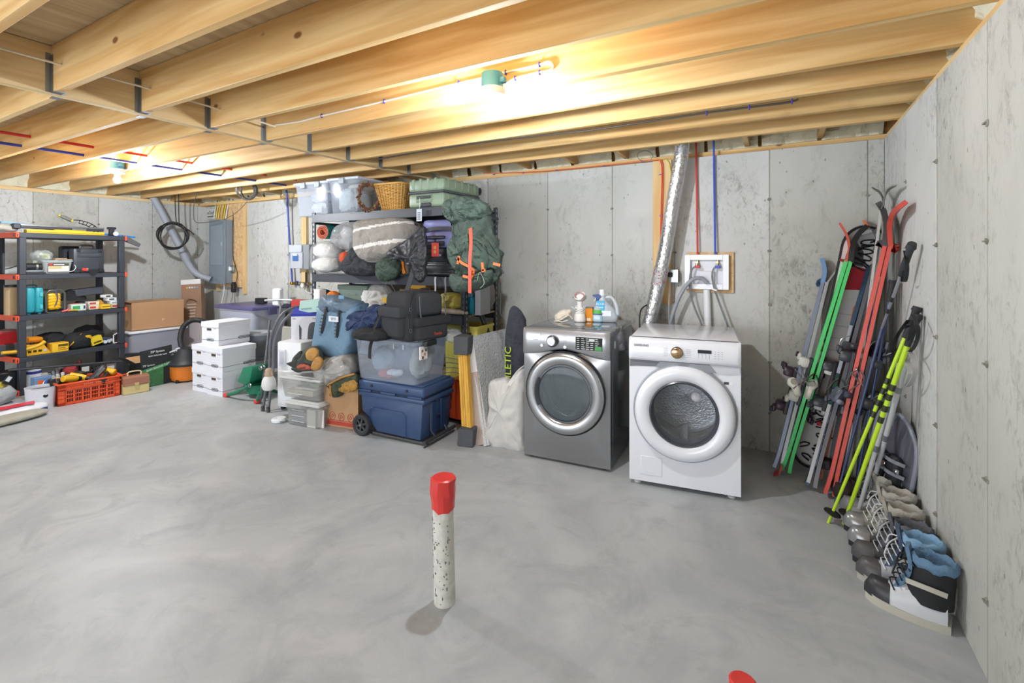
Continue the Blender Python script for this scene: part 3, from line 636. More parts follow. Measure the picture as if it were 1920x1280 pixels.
# ---------------------------------------------------------------- black plastic shelving by the left wall
A = at(41, 741, 5.285); B = at(227, 704, 6.157); A.z = B.z = 0
SHW = (B - A).length; SHR = math.atan2(B.y - A.y, B.x - A.x); MS = T(A.x, A.y, 0) @ RZ(SHR); SHD = .55
SH = thing('shelving_unit', 'charcoal plastic shelving unit with orange shelf ends by the left wall', 'shelf', (A.x, A.y, 0), SHR)
dk = pl('363a42', .55); orr = pl('e2512f', .45); SZ = [1.80, 1.335, .88, .42]
for z in SZ + [.06]:
    g = G(); g.box((-.03, -.03, z - .055), (SHW + .03, SHD, z), bev=.004)
    for k in range(9): g.box((.05 + k * .1, .02, z), (.06 + k * .1, SHD - .03, z + .002))
    sh = g.build('shelf', dk, SH)
    G().box((-.06, -.032, z - .057), (-.03, SHD, z + .002), bev=.004).build('end_cap', orr, sh); G().box((SHW + .03, -.032, z - .057), (SHW + .055, SHD, z + .002), bev=.004).build('end_cap', orr, sh)
    g = G(); g.box((-.07, .0, z - .045), (-.062, .008, z - .012)); g.box((-.052, -.034, z - .045), (-.044, -.031, z - .015)); g.build('slot', BLK, sh)
for x, y in ((0, 0), (SHW, 0), (0, SHD - .06), (SHW, SHD - .06)):
    g = G(); zs = [0] + sorted([z for z in SZ + [.06]])
    for i in range(len(zs) - 1): g.box((x - .03, y - .025, zs[i]), (x + .03, y + .035, zs[i + 1] - .05), bev=.006)
    g.box((x - .02, y - .015, 0), (x + .02, y + .025, 1.78)); g.build('post', dk, SH)
def S_(u, y, z): q = hit(MS, u, V0, y); return MS @ Vector((q.x, y, z))
def sx(u, y): return hit(MS, u, V0, y).x
def sw(u0, u1, y=.0): return sx(u1, y) - sx(u0, y)
# top of the shelving
z = 1.803
g = G(); g.box((0, 0, 0), (sw(62, 207), .07, .04), bev=.003); g.box((.0, -.002, .012), (sw(62, 207), .0, .018), m=1); g.box((.25, .0, .04), (.55, .06, .05), m=0, bev=.003)
solo(g, 'spirit_level', [pl('e8bf2f'), pl('8a7420')], 'long yellow level lying along the top shelf edge', 'level', S_(50, .06, z), SHR)
g = G(); g.box((0, 0, 0), (sw(30, 200), .05, .045), bev=.006); g.box((0, -.002, .03), (sw(30, 200), .052, .047), m=1, bev=.002); g.box((-.01, -.01, -.01), (.06, .06, .05), m=0, bev=.01); g.box((.52, -.006, -.005), (.66, .055, .03), m=1, bev=.005)
BCL = solo(g, 'bar_clamp', [pl('35373c'), STEEL], 'long silver and black clamp bar lying on the top shelf behind the yellow level', 'clamp', S_(26, .09, z + .05), SHR)
a = S_(1, .42, 1.925); b = S_(120, .36, 1.87)
g = G(); g.tube([a, b], .018, 4); solo(g, 'blue_rail', pl('2f93d6'), 'bright blue rail sticking out past the left end of the top shelf', 'rail')
a = S_(105, .30, 1.865); b = S_(253, .26, 1.803)
g = G(); g.tube([a, b], .016, 4); solo(g, 'blue_rail', pl('2583cc'), 'blue rail sticking out past the right end of the top shelf', 'rail')
PS = thing('pruning_saw', 'curved perforated black saw with grey handle tilting up from top shelf', 'saw')
g = G(); c = [S_(134, .2, 1.985), S_(150, .2, 1.985), S_(165, .2, 1.965), S_(178, .2, 1.925), S_(187, .2, 1.865)]
c2 = [p_ - Vector((0, 0, .035)) - MS.to_3x3() @ Vector((.012, 0, 0)) * i for i, p_ in enumerate(c)]
g.tube(c, .006, 6, sm=5); g.tube(c2[1:], .006, 6, sm=5)
for i in range(1, 5):
    for t in (0, .5):
        if i + t <= 4:
            p1 = c[i].lerp(c[min(i + 1, 4)], t); p2 = c2[i].lerp(c2[min(i + 1, 4)], t); g.tube([p1, p2], .005, 5)
g.build('frame', pl('26282c'), PS)
g = G(); g.tube([S_(111, .2, 2.03), S_(121, .2, 2.01), S_(134, .2, 1.975)], [.014, .022, .02], 10, sm=5); g.build('handle', pl('6b6d66', .6), PS)
G().tube([S_(109.5, .2, 2.035), S_(112, .2, 2.03)], .016, 10).build('grip_ring', pl('c8b934'), PS); G().tube([S_(133, .2, 1.98), S_(135.5, .2, 1.975)], .022, 10).build('grip_ring', pl('c8b934'), PS)
g = G(); g.strip([S_(228, .15, 1.79), S_(242, .15, 1.755), S_(262, .15, 1.69)], [.06, .07, .045], .02, (0, 0, 1), sm=4); g.box((0, 0, 0), (.001, .001, .001), X=T(*S_(230, .15, 1.79)))
solo(g, 'rubber_flap', pl('5f6164', .6), 'grey tapered strip drooping off the right end of the top shelf', 'strip')
solo(G().blob((0, 0, .05), (.12, .1, .05), .02, 12, 5), 'rag_bundle', fab('aaa79d'), 'pale grey rag bundle at the left end of the top shelf', 'rag', S_(6, .2, z + .0), SHR)
solo(G().cyl((-.02, 0, .028), (.02, 0, .028), .028, n=16), 'tape_roll', pl('a9adb0'), 'small silver tape roll near the right end of the top shelf', 'tape', S_(217, .05, z), SHR + 1.2)
adopt(solo(G().cb((0, 0, .05), (.05, .05, .1), bev=.008).cb((0, 0, .1), (.09, .04, .03), bev=.006), 'clamp_jaw', pl('2c2d33'), 'black clamp jaw standing at the right of the top shelf', 'clamp', S_(209, .12, z), SHR), BCL)
# second shelf
z = 1.337
HP = thing('hard_case', 'large charcoal moulded tool case with top handle on the second shelf', 'case', S_(138, .12, z), SHR); w_ = sw(138, 196, .12); hh = .30
g = G(); g.box((0, 0, 0), (w_, .13, hh), bev=.02, seg=2); g.box((.03, -.006, hh * .62), (w_ - .03, .02, hh * .86), bev=.01); g.box((.03, -.006, .03), (w_ - .05, .02, hh * .5), bev=.012); g.build('shell', pl('3c4046', .45), HP)
g = G(); g.tube([(.09, .06, hh), (.1, .06, hh + .035), (w_ - .1, .06, hh + .035), (w_ - .09, .06, hh)], .011, 8, sm=3); g.build('handle', pl('2e3136'), HP)
g = G(); g.box((.06, -.008, hh * .74), (w_ - .06, -.002, hh * .755)); g.build('ridge', pl('6d7177'), HP)
for x in (.05, w_ - .05): G().cb((x, -.004, hh * .93), (.04, .015, .04), bev=.004).build('latch', pl('2e3136'), HP)
boxy('hard_case', 'black upright tool case behind the large charcoal case', 'case', S_(118, .3, z), SHR, (sw(118, 150, .3), .12, .33), pl('26282c', .5), bev=.015)
BK = thing('tool_bucket', 'clear square bucket with printed label on the second shelf', 'bucket', S_(80, .12, z), SHR); w_ = sw(80, 138, .12)
g = G(); g.bin(w_ * .84, .2, .155, 1.16, rad=.03, X=T(w_ * .08, .02, 0)); g.build('tub', clr('cdd3d2', .55), BK)
g = G(); g.box((w_ * .17, -.0025, .02), (w_ * .84, .004, .12)); g.box((w_ * .17, -.0045, .088), (w_ * .84, -.002, .122), m=1); g.box((w_ * .19, -.006, .092), (w_ * .3, -.004, .116), m=2); g.box((w_ * .34, -.006, .1), (w_ * .68, -.004, .109), m=3); g.box((w_ * .2, -.004, .055), (w_ * .6, -.002, .085), m=4)
g.build('label', [pl('d9d8cf'), pl('4d463f'), pl('c8402f'), WHT, pl('cdbb86')], BK)
g = G(); g.tube([(w_ * .98, .08, .14), (w_ * 1.04, -.02, .08), (w_ * .95, -.03, .03), (w_ * .8, -.03, .02)], .0035, 6, sm=5); g.build('bail_handle', WHT, BK)
g = G(); g.box((w_ * .1, .03, .01), (w_ * .9, .18, .12), bev=.01); g.build('contents', pl('8f9798'), BK)
solo(G().box((0, 0, 0), (.17, .12, .012), bev=.004).box((.01, .01, .012), (.12, .1, .022), bev=.003), 'flat_packet', [card('b59a80')], 'thin flat packet lying on the clear bucket', 'packet', S_(103, .14, z + .158), SHR)
YB = thing('parts_bag', 'clear bag of yellow-green foam plugs heaped behind the bucket', 'bag', S_(80, .2, z + .16), SHR)
g = G(); g.blob((0, .02, .05), (.1, .07, .07), .02, 14, 2); g.build('bag_film', clr('e4e8e8', .3, .08), YB)
random.seed(3)
for k in range(14):
    c = (random.uniform(-.065, .065), random.uniform(-.03, .05), random.uniform(.02, .075)); G().cyl((c[0], c[1], c[2] - .012), (c[0] + random.uniform(-.01, .01), c[1], c[2] + .014), .013, n=8).build('plug', pl('bccb3a' if k % 3 else 'e6e7e2'), YB)
boxy('storage_box', 'grey-green box under the bag of plugs on the second shelf', 'box', S_(62, .22, z), SHR, (.18, .18, .155), pl('9aa08c'))
SD = thing('orbital_sander', 'black and silver power sander at the left of the second shelf', 'sander', S_(62, .06, z), SHR)
g = G(); g.box((-.11, -.04, 0), (.1, .05, .02), bev=.004); g.box((-.09, -.035, .02), (.08, .045, .045), bev=.01, m=1); g.build('base', [pl('3a3c40'), pl('8d9298')], SD)
g = G(); g.cyl((-.07, 0, .08), (.07, 0, .08), .045, .04, 18); g.build('motor', pl('232529'), SD)
g = G(); g.rings([[(x, .048 * math.cos(2 * PI * j / 18), .08 + .048 * math.sin(2 * PI * j / 18)) for j in range(18)] for x in (.012, .03)]); g.build('collar', met('b8bbbf'), SD)
g = G(); g.tube([(-.07, 0, .09), (-.12, 0, .1), (-.17, .02, .075), (-.22, .03, .06)], .005, 6, sm=4); g.build('cord', BLK, SD)
CL = thing('ratchet_clamp', 'black ratchet clamp with red lever at the edge of second shelf', 'clamp', S_(172, .0, z), SHR)
g = G(); g.box((-.12, -.03, .005), (.12, .0, .03), bev=.004); g.prism([(-.05, .0), (.06, .03), (.04, .0), (.0, -.045)], -.035, -.02, X=XZ); g.cb((.09, -.02, .03), (.05, .03, .04), bev=.006); g.build('body', BLK, CL)
G().cb((-.09, -.03, .025), (.05, .03, .035), bev=.006, X=RY(.2)).build('lever', pl('d63b2e'), CL); G().cyl((-.06, -.035, .03), (-.06, -.035, .06), .01).build('screw', STEEL, CL)
# third shelf
z = .882
TCN = thing('cardboard_tube', 'tan cardboard drum with black rim at the left end of third shelf', 'tube', S_(25, .2, z), SHR)
G().lathe([(.075, 0), (.075, .32)], n=24).build('tube_wall', card('b59c78'), TCN); G().lathe([(.077, .31), (.077, .335), (.065, .335), (.065, .33)], n=24, cap=False).build('rim', BLK, TCN)
TC = thing('hard_case', 'teal hard plastic case standing on end on the third shelf', 'case', S_(50, .04, z), SHR); w_ = sw(50, 83, .04)
tl = pl('2b9aa8', .45); g = G(); g.box((0, 0, .015), (w_ * .52, .2, .3), bev=.025, seg=2); g.box((w_ * .5, .0, .015), (w_, .2, .3), bev=.025, seg=2); g.build('shell', tl, TC)
g = G(); g.box((w_ * .47, -.006, .02), (w_ * .53, .15, .3), bev=.002); g.build('seam', pl('1f7f8c'), TC)
for zz in (.08, .22): G().cb((w_ * .82, -.004, zz), (.03, .016, .05), bev=.004).build('latch', pl('4db4bf'), TC)
for x in (.03, w_ - .03): G().cb((x, .05, .008), (.03, .05, .016), bev=.003).build('foot', tl, TC)
G().tube([(w_ * .2, .1, .3), (w_ * .25, .1, .325), (w_ * .75, .1, .325), (w_ * .8, .1, .3)], .008, 6, sm=3).build('handle', pl('26707c'), TC)
YR = thing('work_light', 'yellow cube work light in a dark grey frame with blue cord, third shelf', 'lamp', S_(86, .05, z), SHR); w_ = sw(86, 121, .05)
G().box((w_ * .1, 0, .03), (w_ * .85, .15, .23), bev=.03, seg=2).build('housing', pl('e9b81f', .35), YR)
g = G(); fr_ = [(0, .02), (.02, 0), (w_ - .02, 0), (w_, .03), (w_, .22), (w_ - .03, .26), (.03, .26), (0, .23)]
for y in (-.004, .15): g.tube([(x, y, zz) for x, zz in fr_], .012, 8, closed=True)
g.build('frame', pl('4d4f4e'), YR)
g = G()
for k in range(5): g.box((w_ * .12, -.004, .055 + .035 * k), (w_ * .82, 0, .06 + .035 * k))
tag(g.build('rib', pl('c9960f'), YR), kind='stuff')
G().tube([(w_ * .35, 0, .27), (w_ * .5, -.02, .24), (w_ * .58, -.02, .17), (w_ * .45, -.02, .08)], .006, 6, sm=5).build('cord', pl('3a4878'), YR)
solo(G().blob((0, 0, .12), (.13, .12, .13), .03, 9, 8, zmin=.0 - .0), 'gear_bag', fab('1b1c1f'), 'black fabric bag slumped behind the yellow work light', 'bag', S_(135, .25, z), SHR)
HC = boxy('hard_case', 'slate grey slim case tilted on the black bag, third shelf', 'case', S_(143, .12, z + .16), 0, (sw(143, 196, .12), .16, .09), pl('454951', .4), bev=.012, rot=(0, -.09, SHR))
solo(G().cb((0, 0, .05), (.24, .14, .1), bev=.02), 'tool_pouch', fab('202226'), 'dark pouch under the tilted slate case, third shelf', 'pouch', S_(165, .2, z), SHR)
bl = [(134, .02, .12, .08, 'c9d9cf', '2f9a5a', 'white box with a green panel at the front of third shelf', 0), (156, .03, .03, .08, 'e6e2da', '3a3f63', 'thin white and navy box beside the green-panelled box', 0),
      (167, .05, .1, .05, 'd8cfb8', 'c43b33', 'white and red box, lowest of the pair under the triangular stack', 0), (166, .06, .11, .045, 'ddd6c6', 'b5443a', 'white and red box lying on top of its twin, third shelf', .052),
      (209, .04, .09, .045, 'cfd3a8', 'c4352c', 'pale box with red edge at the right end of third shelf', 0), (208, .05, .1, .04, 'e3e5e8', '9aa0a8', 'white box, second up in the right-hand pile on third shelf', .047),
      (203, .06, .1, .04, 'e9ebee', '5e6167', 'white box, third up and tilted in the right-hand pile', .09), (197, .06, .09, .035, 'f0f1f2', '3d3f45', 'topmost white box of the right-hand pile on third shelf', .135)]
for i, (u, y, w_, h_, c1_, c2_, lb_, dz) in enumerate(bl):
    boxy('screw_box', lb_, 'box', S_(u, y, z + dz), SHR + (.12 if i in (6, 7) else 0), (w_, .09, h_), card('%s' % c1_), group='small hardware boxes on third shelf', lab=(.1, .7, .25, .75), labm=pl(c2_))
boxy('screw_box', 'bright yellow box at the front edge of third shelf', 'box', S_(190, .0, z), SHR, (.1, .08, .055), card('e8b82c'), group='small hardware boxes on third shelf', lab=(.1, .9, .4, .6), labm=pl('6b5420'))
boxy('screw_box', 'kraft and yellow box leaning on the yellow one', 'box', S_(186, .09, z), 0, (.08, .08, .08), card('b98f3a'), group='small hardware boxes on third shelf', rot=(0, -.6, SHR))
boxy('screw_box', 'red-brown box behind the green-panelled box', 'box', S_(132, .12, z), SHR, (.1, .08, .085), card('a8523f'), group='small hardware boxes on third shelf')
g = G(); g.tube([(0, 0, 0.008), (.03, -.01, .02), (.06, .0, .045)], [.008, .01, .008], 8, sm=3); g.tube([(0, .02, .008), (.03, .0, .02), (.055, -.02, .01)], [.008, .01, .008], 8, sm=3)
solo(g, 'hand_clamp', pl('d4605a'), 'small red-handled pliers on the third shelf edge', 'pliers', S_(118, .0, z), SHR)
solo(G().cyl((0, 0, .014), (.07, .01, .014), .013, .009).cb((.08, .01, .014), (.03, .02, .02), bev=.004), 'mini_torch', pl('cfae2e'), 'small yellow and black torch on the third shelf edge', 'torch', S_(128, .0, z), SHR)
# fourth shelf
z = .422
def drill(loc, rot, label, body='e3b31e', s=1., cat='drill', name='cordless_drill'):
    o = thing(name, label, cat, loc, rot=rot); o.scale = (s, s, s); y = pl(body, .4)
    g = G(); g.lathe([(.028, -.09), (.034, -.085), (.036, 0), (.03, .04), (.026, .05)], X=RY(PI / 2)); g.build('motor_housing', y, o)
    g = G(); g.lathe([(.024, .05), (.024, .07), (.014, .105), (.01, .11)], n=12, X=RY(PI / 2)); g.build('chuck', BLK, o)
    g = G(); g.tube([(-.03, 0, -.02), (-.045, 0, -.09), (-.05, 0, -.14)], [.02, .018, .022], 10, sm=3); g.build('grip', pl('232427', .6), o)
    G().cb((-.045, 0, -.165), (.11, .065, .05), bev=.01).build('battery', BLK, o); G().cb((-.02, 0, -.05), (.014, .016, .03), bev=.003).build('trigger', pl('8a1f1f'), o)
    return o
RB = thing('red_bin', 'red plastic tub with crumpled film at the left end of fourth shelf', 'bin', S_(3, .25, z + .13), SHR)
G().bin(.2, .2, .14, 1.15, X=T(-.05, 0, 0)).build('tub', pl('c42c34'), RB); G().blob((.06, .1, .13), (.12, .1, .03), .02, 20, 4).build('film', clr('e0a7a7', .6), RB)
solo(G().box((0, 0, 0), (.3, .25, .13), bev=.01), 'grey_case', pl('4a4c50'), 'dark grey case under the red tub on fourth shelf', 'case', S_(-4, .22, z), SHR)
g = G(); g.tube([(0, 0, 0), (.15, 0, -.005), (.3, 0, .03), (.36, 0, .07)], [.018, .02, .02, .022], 10, sm=5)
solo(g, 'yellow_hose_tool', pl('e0ae24'), 'long yellow handled tool poking left from the fourth shelf', 'tool', S_(3, .04, z + .07), SHR)
YW = thing('tool_carton', 'yellow wedge-topped carton with dark print, fourth shelf left', 'box', S_(50, .03, z), SHR); w_ = sw(50, 96, .03)
g = G(); g.prism([(0, 0), (w_, 0), (w_ - .07, .115), (.0, .115)], 0, .1, X=XZ); g.build('carton', card('ddaa22'), YW)
for i in range(4): G().box((.01 + .045 * i, -.002, .03), (.04 + .045 * i, .001, .055)).build('print', pl('3a2f18' if i < 3 else 'b9c4c8'), YW)
boxy('tool_carton', 'square yellow carton with dark label stripe on fourth shelf', 'box', S_(98, .0, z), SHR, (sw(98, 129, 0), .12, .105), card('e9b92c'), lab=(.35, .95, .6, .85), labm=pl('5e4a1e'), print_=[(.35, .95, .2, .3, pl('b8862a')), (.35, .8, .4, .48, pl('8a6a24'))])
drill(S_(68, .1, z + .165), (0, .1, SHR + .2), 'orange and black power tool lying behind the wedge carton', 'e08a1e')
for i, (u, y, r, lb_) in enumerate([(95, .25, (.17, .12, .11), 'black soft tool bag behind the yellow cartons'), (145, .1, (.14, .11, .1), 'black tool bag with yellow piping, middle of fourth shelf'), (165, .28, (.16, .1, .13), 'black tool bag at the back right of fourth shelf')]):
    tb = thing('tool_bag', lb_, 'bag', S_(u, y, z), SHR); g = G().blob((0, 0, r[2] * .9), r, .03, 9, i + 10, zmin=-r[2] * .9); g.build('bag_body', fab('222326'), tb)
    if i == 1:
        g = G(); g.strip([(-.12, -.06, .03), (-.09, -.1, .08), (-.03, -.08, .15), (.02, -.05, .18)], .012, .004, (1, 0, .3), sm=4); g.strip([(.03, -.09, .13), (.08, -.09, .14), (.12, -.07, .08)], .03, .006, (.3, 0, 1), sm=4); g.build('piping', pl('e2b21c'), tb)
YT = boxy('screw_box', 'tilted yellow carton near the right end of fourth shelf', 'box', S_(174, .02, z + .01), 0, (.12, .07, .1), card('e4c52a'), rot=(0, -.28, SHR), lab=(.15, .85, .2, .4), labm=pl('5a4a1c'))
for i, u in enumerate((196, 202, 208)):
    bt = thing('spray_can', ['blue spray can lying among tools, fourth shelf right', 'navy spray can lying beside the blue one, fourth shelf', 'grey-blue spray can lying nearest the right post, fourth shelf'][i], 'can', S_(u, .06 + .03 * i, z + .03), SHR + .3 * i)
    g = G(); g.cyl((-.0, 0, .01), (.0, .12, .02), .03, n=14); g.build('can_body', mt(['3f6d9c', '2d4f86', '8ea3b4'][i], .25, .5, name='tin'), bt); G().cyl((0, -.025, .01), (0, 0, .01), .02, n=12).build('cap', WHT, bt)
g = G(); g.tube([(0, 0, 0), (.0, 0, .1), (.05, 0, .13), (.08, 0, .1), (.07, 0, .0), (0, 0, 0)], .007, 6)
solo(g, 'screw_clamp', WHT, 'small white clamp frame at the right end of fourth shelf', 'clamp', S_(213, .04, z + .01), SHR)
# floor level below and in front of the shelving
g = G(); a = fl(15, 694 + 37, 0); P0 = at(15, 694, 5.0); P1 = at(240, 676, 5.75); g.tube([P0, P1], .013, 8); solo(g, 'black_pipe', pl('33353a'), 'long thin black pipe lying across the tool clutter below the shelves', 'pipe')
z = .062
clut = [('paint_can', 30, .2, 'lathe', 'white paint can with blue band under the lowest shelf, left', 'dfe2e6', '3a4ba0'), ('paint_can', 62, .12, 'lathe', 'white paint can with navy lid band just right of the left post', 'e3e5ea', '2f3a8c')]
for n_, u, y, _, lb_, c1_, c2_ in clut:
    o = thing(n_, lb_, 'can', S_(u, y, z), SHR); G().lathe([(.07, 0), (.07, .2), (.066, .205), (.001, .205)]).build('can_body', pl(c1_), o); G().lathe([(.071, .14), (.071, .17)], cap=False).build('band', pl(c2_), o); G().lathe([(.073, .196), (.073, .208), (.06, .208)], cap=False).build('rim', STEEL, o)
random.seed(11)
cn = {'6d6a66': 'grey', 'a83a36': 'red', '8d8f94': 'silver grey', '2a2b2e': 'black', 'b8b4a8': 'beige', '4d6f9a': 'blue', 'd8d8d6': 'white'}
spots = [(78, .1, 'b8b4a8'), (92, .2, '2a2b2e'), (104, .12, '8d8f94'), (118, .25, 'd8d8d6'), (131, .1, 'a83a36'), (146, .2, 'a83a36'), (160, .12, '2a2b2e'), (175, .22, '8d8f94'), (188, .1, '2a2b2e'), (86, .02, 'd8d8d6'), (100, .0, 'b8b4a8'), (112, .03, 'd8d8d6'), (208, .1, '6d6a66')]
wrd = ['pipe fittings jar', 'cable bundle', 'caulk tube box', 'parts packet', 'tool roll', 'socket tray', 'cord bundle', 'bracket box', 'battery charger', 'outlet cover box', 'fittings bag', 'switch plate box', 'glove bundle']
for i, (u, y, c_) in enumerate(spots):
    h_ = [.13, .11, .14, .15, .17, .19, .15, .13, .12, .1, .09, .11, .1][i]; o = thing(wrd[i].replace(' ', '_'), '%s %s on the lowest shelf behind the orange crate' % (cn[c_], wrd[i]), wrd[i].split()[-1], S_(u, y, z), SHR + random.uniform(-.4, .4))
    if i % 3 == 0: G().box((-.05, -.03, 0), (.05, .05, h_), bev=.006).build('body', pl(c_), o); G().box((-.04, -.032, h_ * .4), (.03, -.029, h_ * .8)).build('label', pl('d9d6cf' if c_ != 'd8d8d6' else '6b7078'), o)
    elif i % 3 == 1: G().blob((0, 0, h_ / 2), (.07, .05, h_ / 2), .018, 16, i).build('body', fab(c_), o)
    else:
        for k in range(3): G().cyl((-.05 + .04 * k, 0, 0), (-.06 + .045 * k, .02, h_ * (.8 + .1 * k)), .018, n=10).build('piece', pl(c_, .3), o)
# crate of drills
Pc, rc, wc = frame((111, 762.5), (225, 741)); CR = thing('tool_crate', 'orange ventilated plastic crate full of yellow and black power tools', 'crate', Pc, rc); wc = .50; dc, hc = .33, .225
oc = pl('e0562c', .4)
def lattice(g, w_, h_, cols, X):
    g.box((0, 0, 0), (w_, .006, .03), X=X); g.box((0, 0, h_ * .66), (w_, .006, h_ - .01), X=X); g.box((0, 0, 0), (w_ * .1, .006, h_), X=X); g.box((w_ * .9, 0, 0), (w_, .006, h_), X=X)
    for r_ in (1, 2): g.box((0, 0, .03 + (h_ * .66 - .03) * r_ / 3 - .004), (w_, .006, .03 + (h_ * .66 - .03) * r_ / 3 + .004), X=X)
    for k in range(cols + 1): x = w_ * (.1 + .8 * k / cols); g.box((x - .009, 0, .02), (x + .009, .006, h_ * .7), X=X)
    for k in range(cols * 5): x = w_ * (.1 + .8 * (k + .5) / (cols * 5)); g.box((x - .002, .001, .02), (x + .002, .005, h_ * .7), X=X)
for nm, X, w_ in (('front_wall', Matrix.Identity(4), wc), ('back_wall', T(0, dc, 0), wc), ('side_wall', T(0, 0, 0) @ RZ(PI / 2), dc), ('side_wall', T(wc, 0, 0) @ RZ(PI / 2), dc)):
    g = G(); lattice(g, w_, hc, 6 if w_ > .4 else 4, X); g.build('crate_wall', oc, CR)
G().box((0, 0, 0), (wc, dc, .008)).build('crate_floor', oc, CR)
g = G(); g.box((-.02, -.022, hc - .012), (wc + .02, .0, hc + .004), bev=.003); g.box((-.02, dc, hc - .012), (wc + .02, dc + .022, hc + .004), bev=.003); g.box((-.022, -.02, hc - .012), (0, dc + .02, hc + .004), bev=.003); g.box((wc, -.02, hc - .012), (wc + .022, dc + .02, hc + .004), bev=.003)
g.box((-.008, -.012, hc - .055), (wc + .008, .0, hc - .045)); g.build('rim', oc, CR)
for k in range(12): G().box((.19 + .016 * k + (.02 if k > 4 else 0), -.0135, hc - .038), (.2 + .016 * k + (.02 if k > 4 else 0), -.011, hc - .026)).build('stamp', pl('f09a70'), CR)
G().lathe([(.04, 0), (.001, .003)], n=18, X=T(-.002, .1, .11) @ RY(-PI / 2)).build('sticker', WHT, CR)
MC = T(*Pc) @ RZ(rc)
solo(G().box((.02, .02, .01), (wc - .02, dc - .02, .13), bev=.02), 'tool_heap', fab('232326'), 'dark heap of cases filling the bottom of the orange crate', 'tools', Pc, rc)
for i, (x, y, zz, r, lb_, c_) in enumerate([(.12, .1, .25, (1.3, .2, .4), 'yellow drill lying nose-down at the left in the orange crate', 'e3b31e'), (.2, .16, .24, (1.5, .3, -.5), 'yellow drill lying flat in the middle of the orange crate', 'e8b820'), (.42, .16, .27, (1.2, -.3, 2.4), 'yellow drill with its grip up at the right in the orange crate', 'e3b31e'), (.14, .24, .24, (1.4, 0, 1.9), 'silver and yellow driver at the back left of the orange crate', 'b9bcc0')]):
    drill(MC @ Vector((x, y, zz)), (r[0], r[1], r[2] + rc), lb_, c_)
HS = thing('hand_saw_tool', 'long black and grey cutting tool slanting up out of the orange crate', 'tool', MC @ Vector((.3, .12, .22)), rot=(0, -.85, rc))
G().box((-.12, -.03, -.03), (.15, .03, .03), bev=.012).build('body', pl('303236'), HS); G().box((-.1, -.034, -.015), (.13, -.029, .015)).build('side_plate', pl('6e7278'), HS)
# bucket, bags, toolbox
Pb = fl(77, 768); WK = thing('white_bucket', 'small white metal pail with a round black mark in front of shelves', 'bucket', Pb + Vector((-.08, .02, 0)), 1.2)
G().lathe([(.105, 0), (.118, .215), (.121, .218), (.114, .218), (.102, .01), (.001, .01)], n=28, cap=False).build('pail', mt('d6dae2', .5, bump=.2, bs=90, name='white_tin'), WK); 
G().lathe([(.02, 0), (.001, .002)], n=14, X=T(.045, -.103, .14) @ RZ(.42) @ RX(PI / 2)).build('mark', BLK, WK)
G().tube([(.0, .119, .2), (.03, .12, .26), (.1, .06, .28), (.12, .0, .23)], .003, 6, sm=4).build('handle', STEEL, WK)
G().lathe([(.1, .19), (.001, .192)], n=20, cap=False).build('grey_contents', pl('5c6066'), WK)
CB = thing('product_carton', 'blue and orange printed carton behind the white bucket', 'box', fl(66, 752), SHR)
G().box((0, 0, 0), (.14, .1, .24), bev=.003).build('carton', card('6f8fb6'), CB); G().box((.02, -.0015, .17), (.07, .001, .21)).build('print', pl('e8672b'), CB); G().box((.07, -.0015, .15), (.13, .001, .22)).build('print', pl('3f78c4'), CB)
BGS = thing('plastic_sack', 'shiny white sack with red banner and blue bottom on the floor', 'bag', fl(30, 778), SHR)
MB_ = [mt('dfe3ea', .25, bump=.2, name='sack_film'), pl('cf3646'), pl('44598f')]
g = G(); g.blob((0, 0, .05), (.23, .16, .05), .012, 12, 9, n=(36, 14), zmin=-.05); g.build('sack', MB_[0], BGS)
g = G(); g.add([(-.17, -.1, .1), (.1, -.11, .102), (.12, -.03, .112), (-.13, -.02, .112)], [(0, 1, 2, 3)]); g.build('red_banner', MB_[1], BGS)
g = G(); g.rings([[(-.18 + .036 * k, -.146 - .008 * math.sin(k * .6), z_) for k in range(11)] for z_ in (.015, .05)], cap=False, loop=False); g.build('blue_band', MB_[2], BGS)
solo(G().blob((0, 0, .035), (.28, .12, .035), .015, 12, 12, n=(36, 12), zmin=-.035), 'canvas_sack', fab('a8a597'), 'flat dirty canvas sack on the floor in front of the white sack', 'bag', fl(18, 792), SHR + .1)
solo(G().blob((0, 0, .1), (.13, .1, .1), .02, 10, 14, zmin=-.1), 'grey_sack', fab('a9abae'), 'rounded grey sack behind the white sack at the left edge', 'bag', fl(5, 762) + Vector((-.12, 0, 0)), SHR)
g = G(); g.lathe([(.07, 0), (.07, .03), (.05, .045), (.02, .05), (.001, .05)], sy=.7); solo(g, 'round_tin', pl('bfae3a'), 'yellow-green round lid lying on the grey sack', 'lid', fl(5, 762) + Vector((-.12, 0, .185)), 0)
TB = thing('phone_charger', 'black charger block with white screen leaning left of the black pipe', 'charger', at(14, 712, 4.95), rot=(0, .6, SHR)); G().cb((0, 0, 0), (.05, .02, .09), bev=.006).build('body', BLK, TB); G().cb((0, -.011, .01), (.035, .002, .05)).build('screen', pl('cfd4d6'), TB)
solo(G().cb((0, 0, 0), (.22, .2, .2), bev=.01), 'black_case', pl('1c1d20'), 'black case behind the grey sack at the left edge of photo', 'case', S_(5, .15, .17), SHR)
Pt, rt, wt = frame((231, 742), (270, 735)); TX = thing('small_toolbox', 'small cream toolbox with brown lid and handle beside the orange crate', 'toolbox', Pt, rt); wt = .24; dt = .17
G().box((0, 0, 0), (wt, dt, .1), bev=.008).build('base', pl('c8b77f', .5), TX)
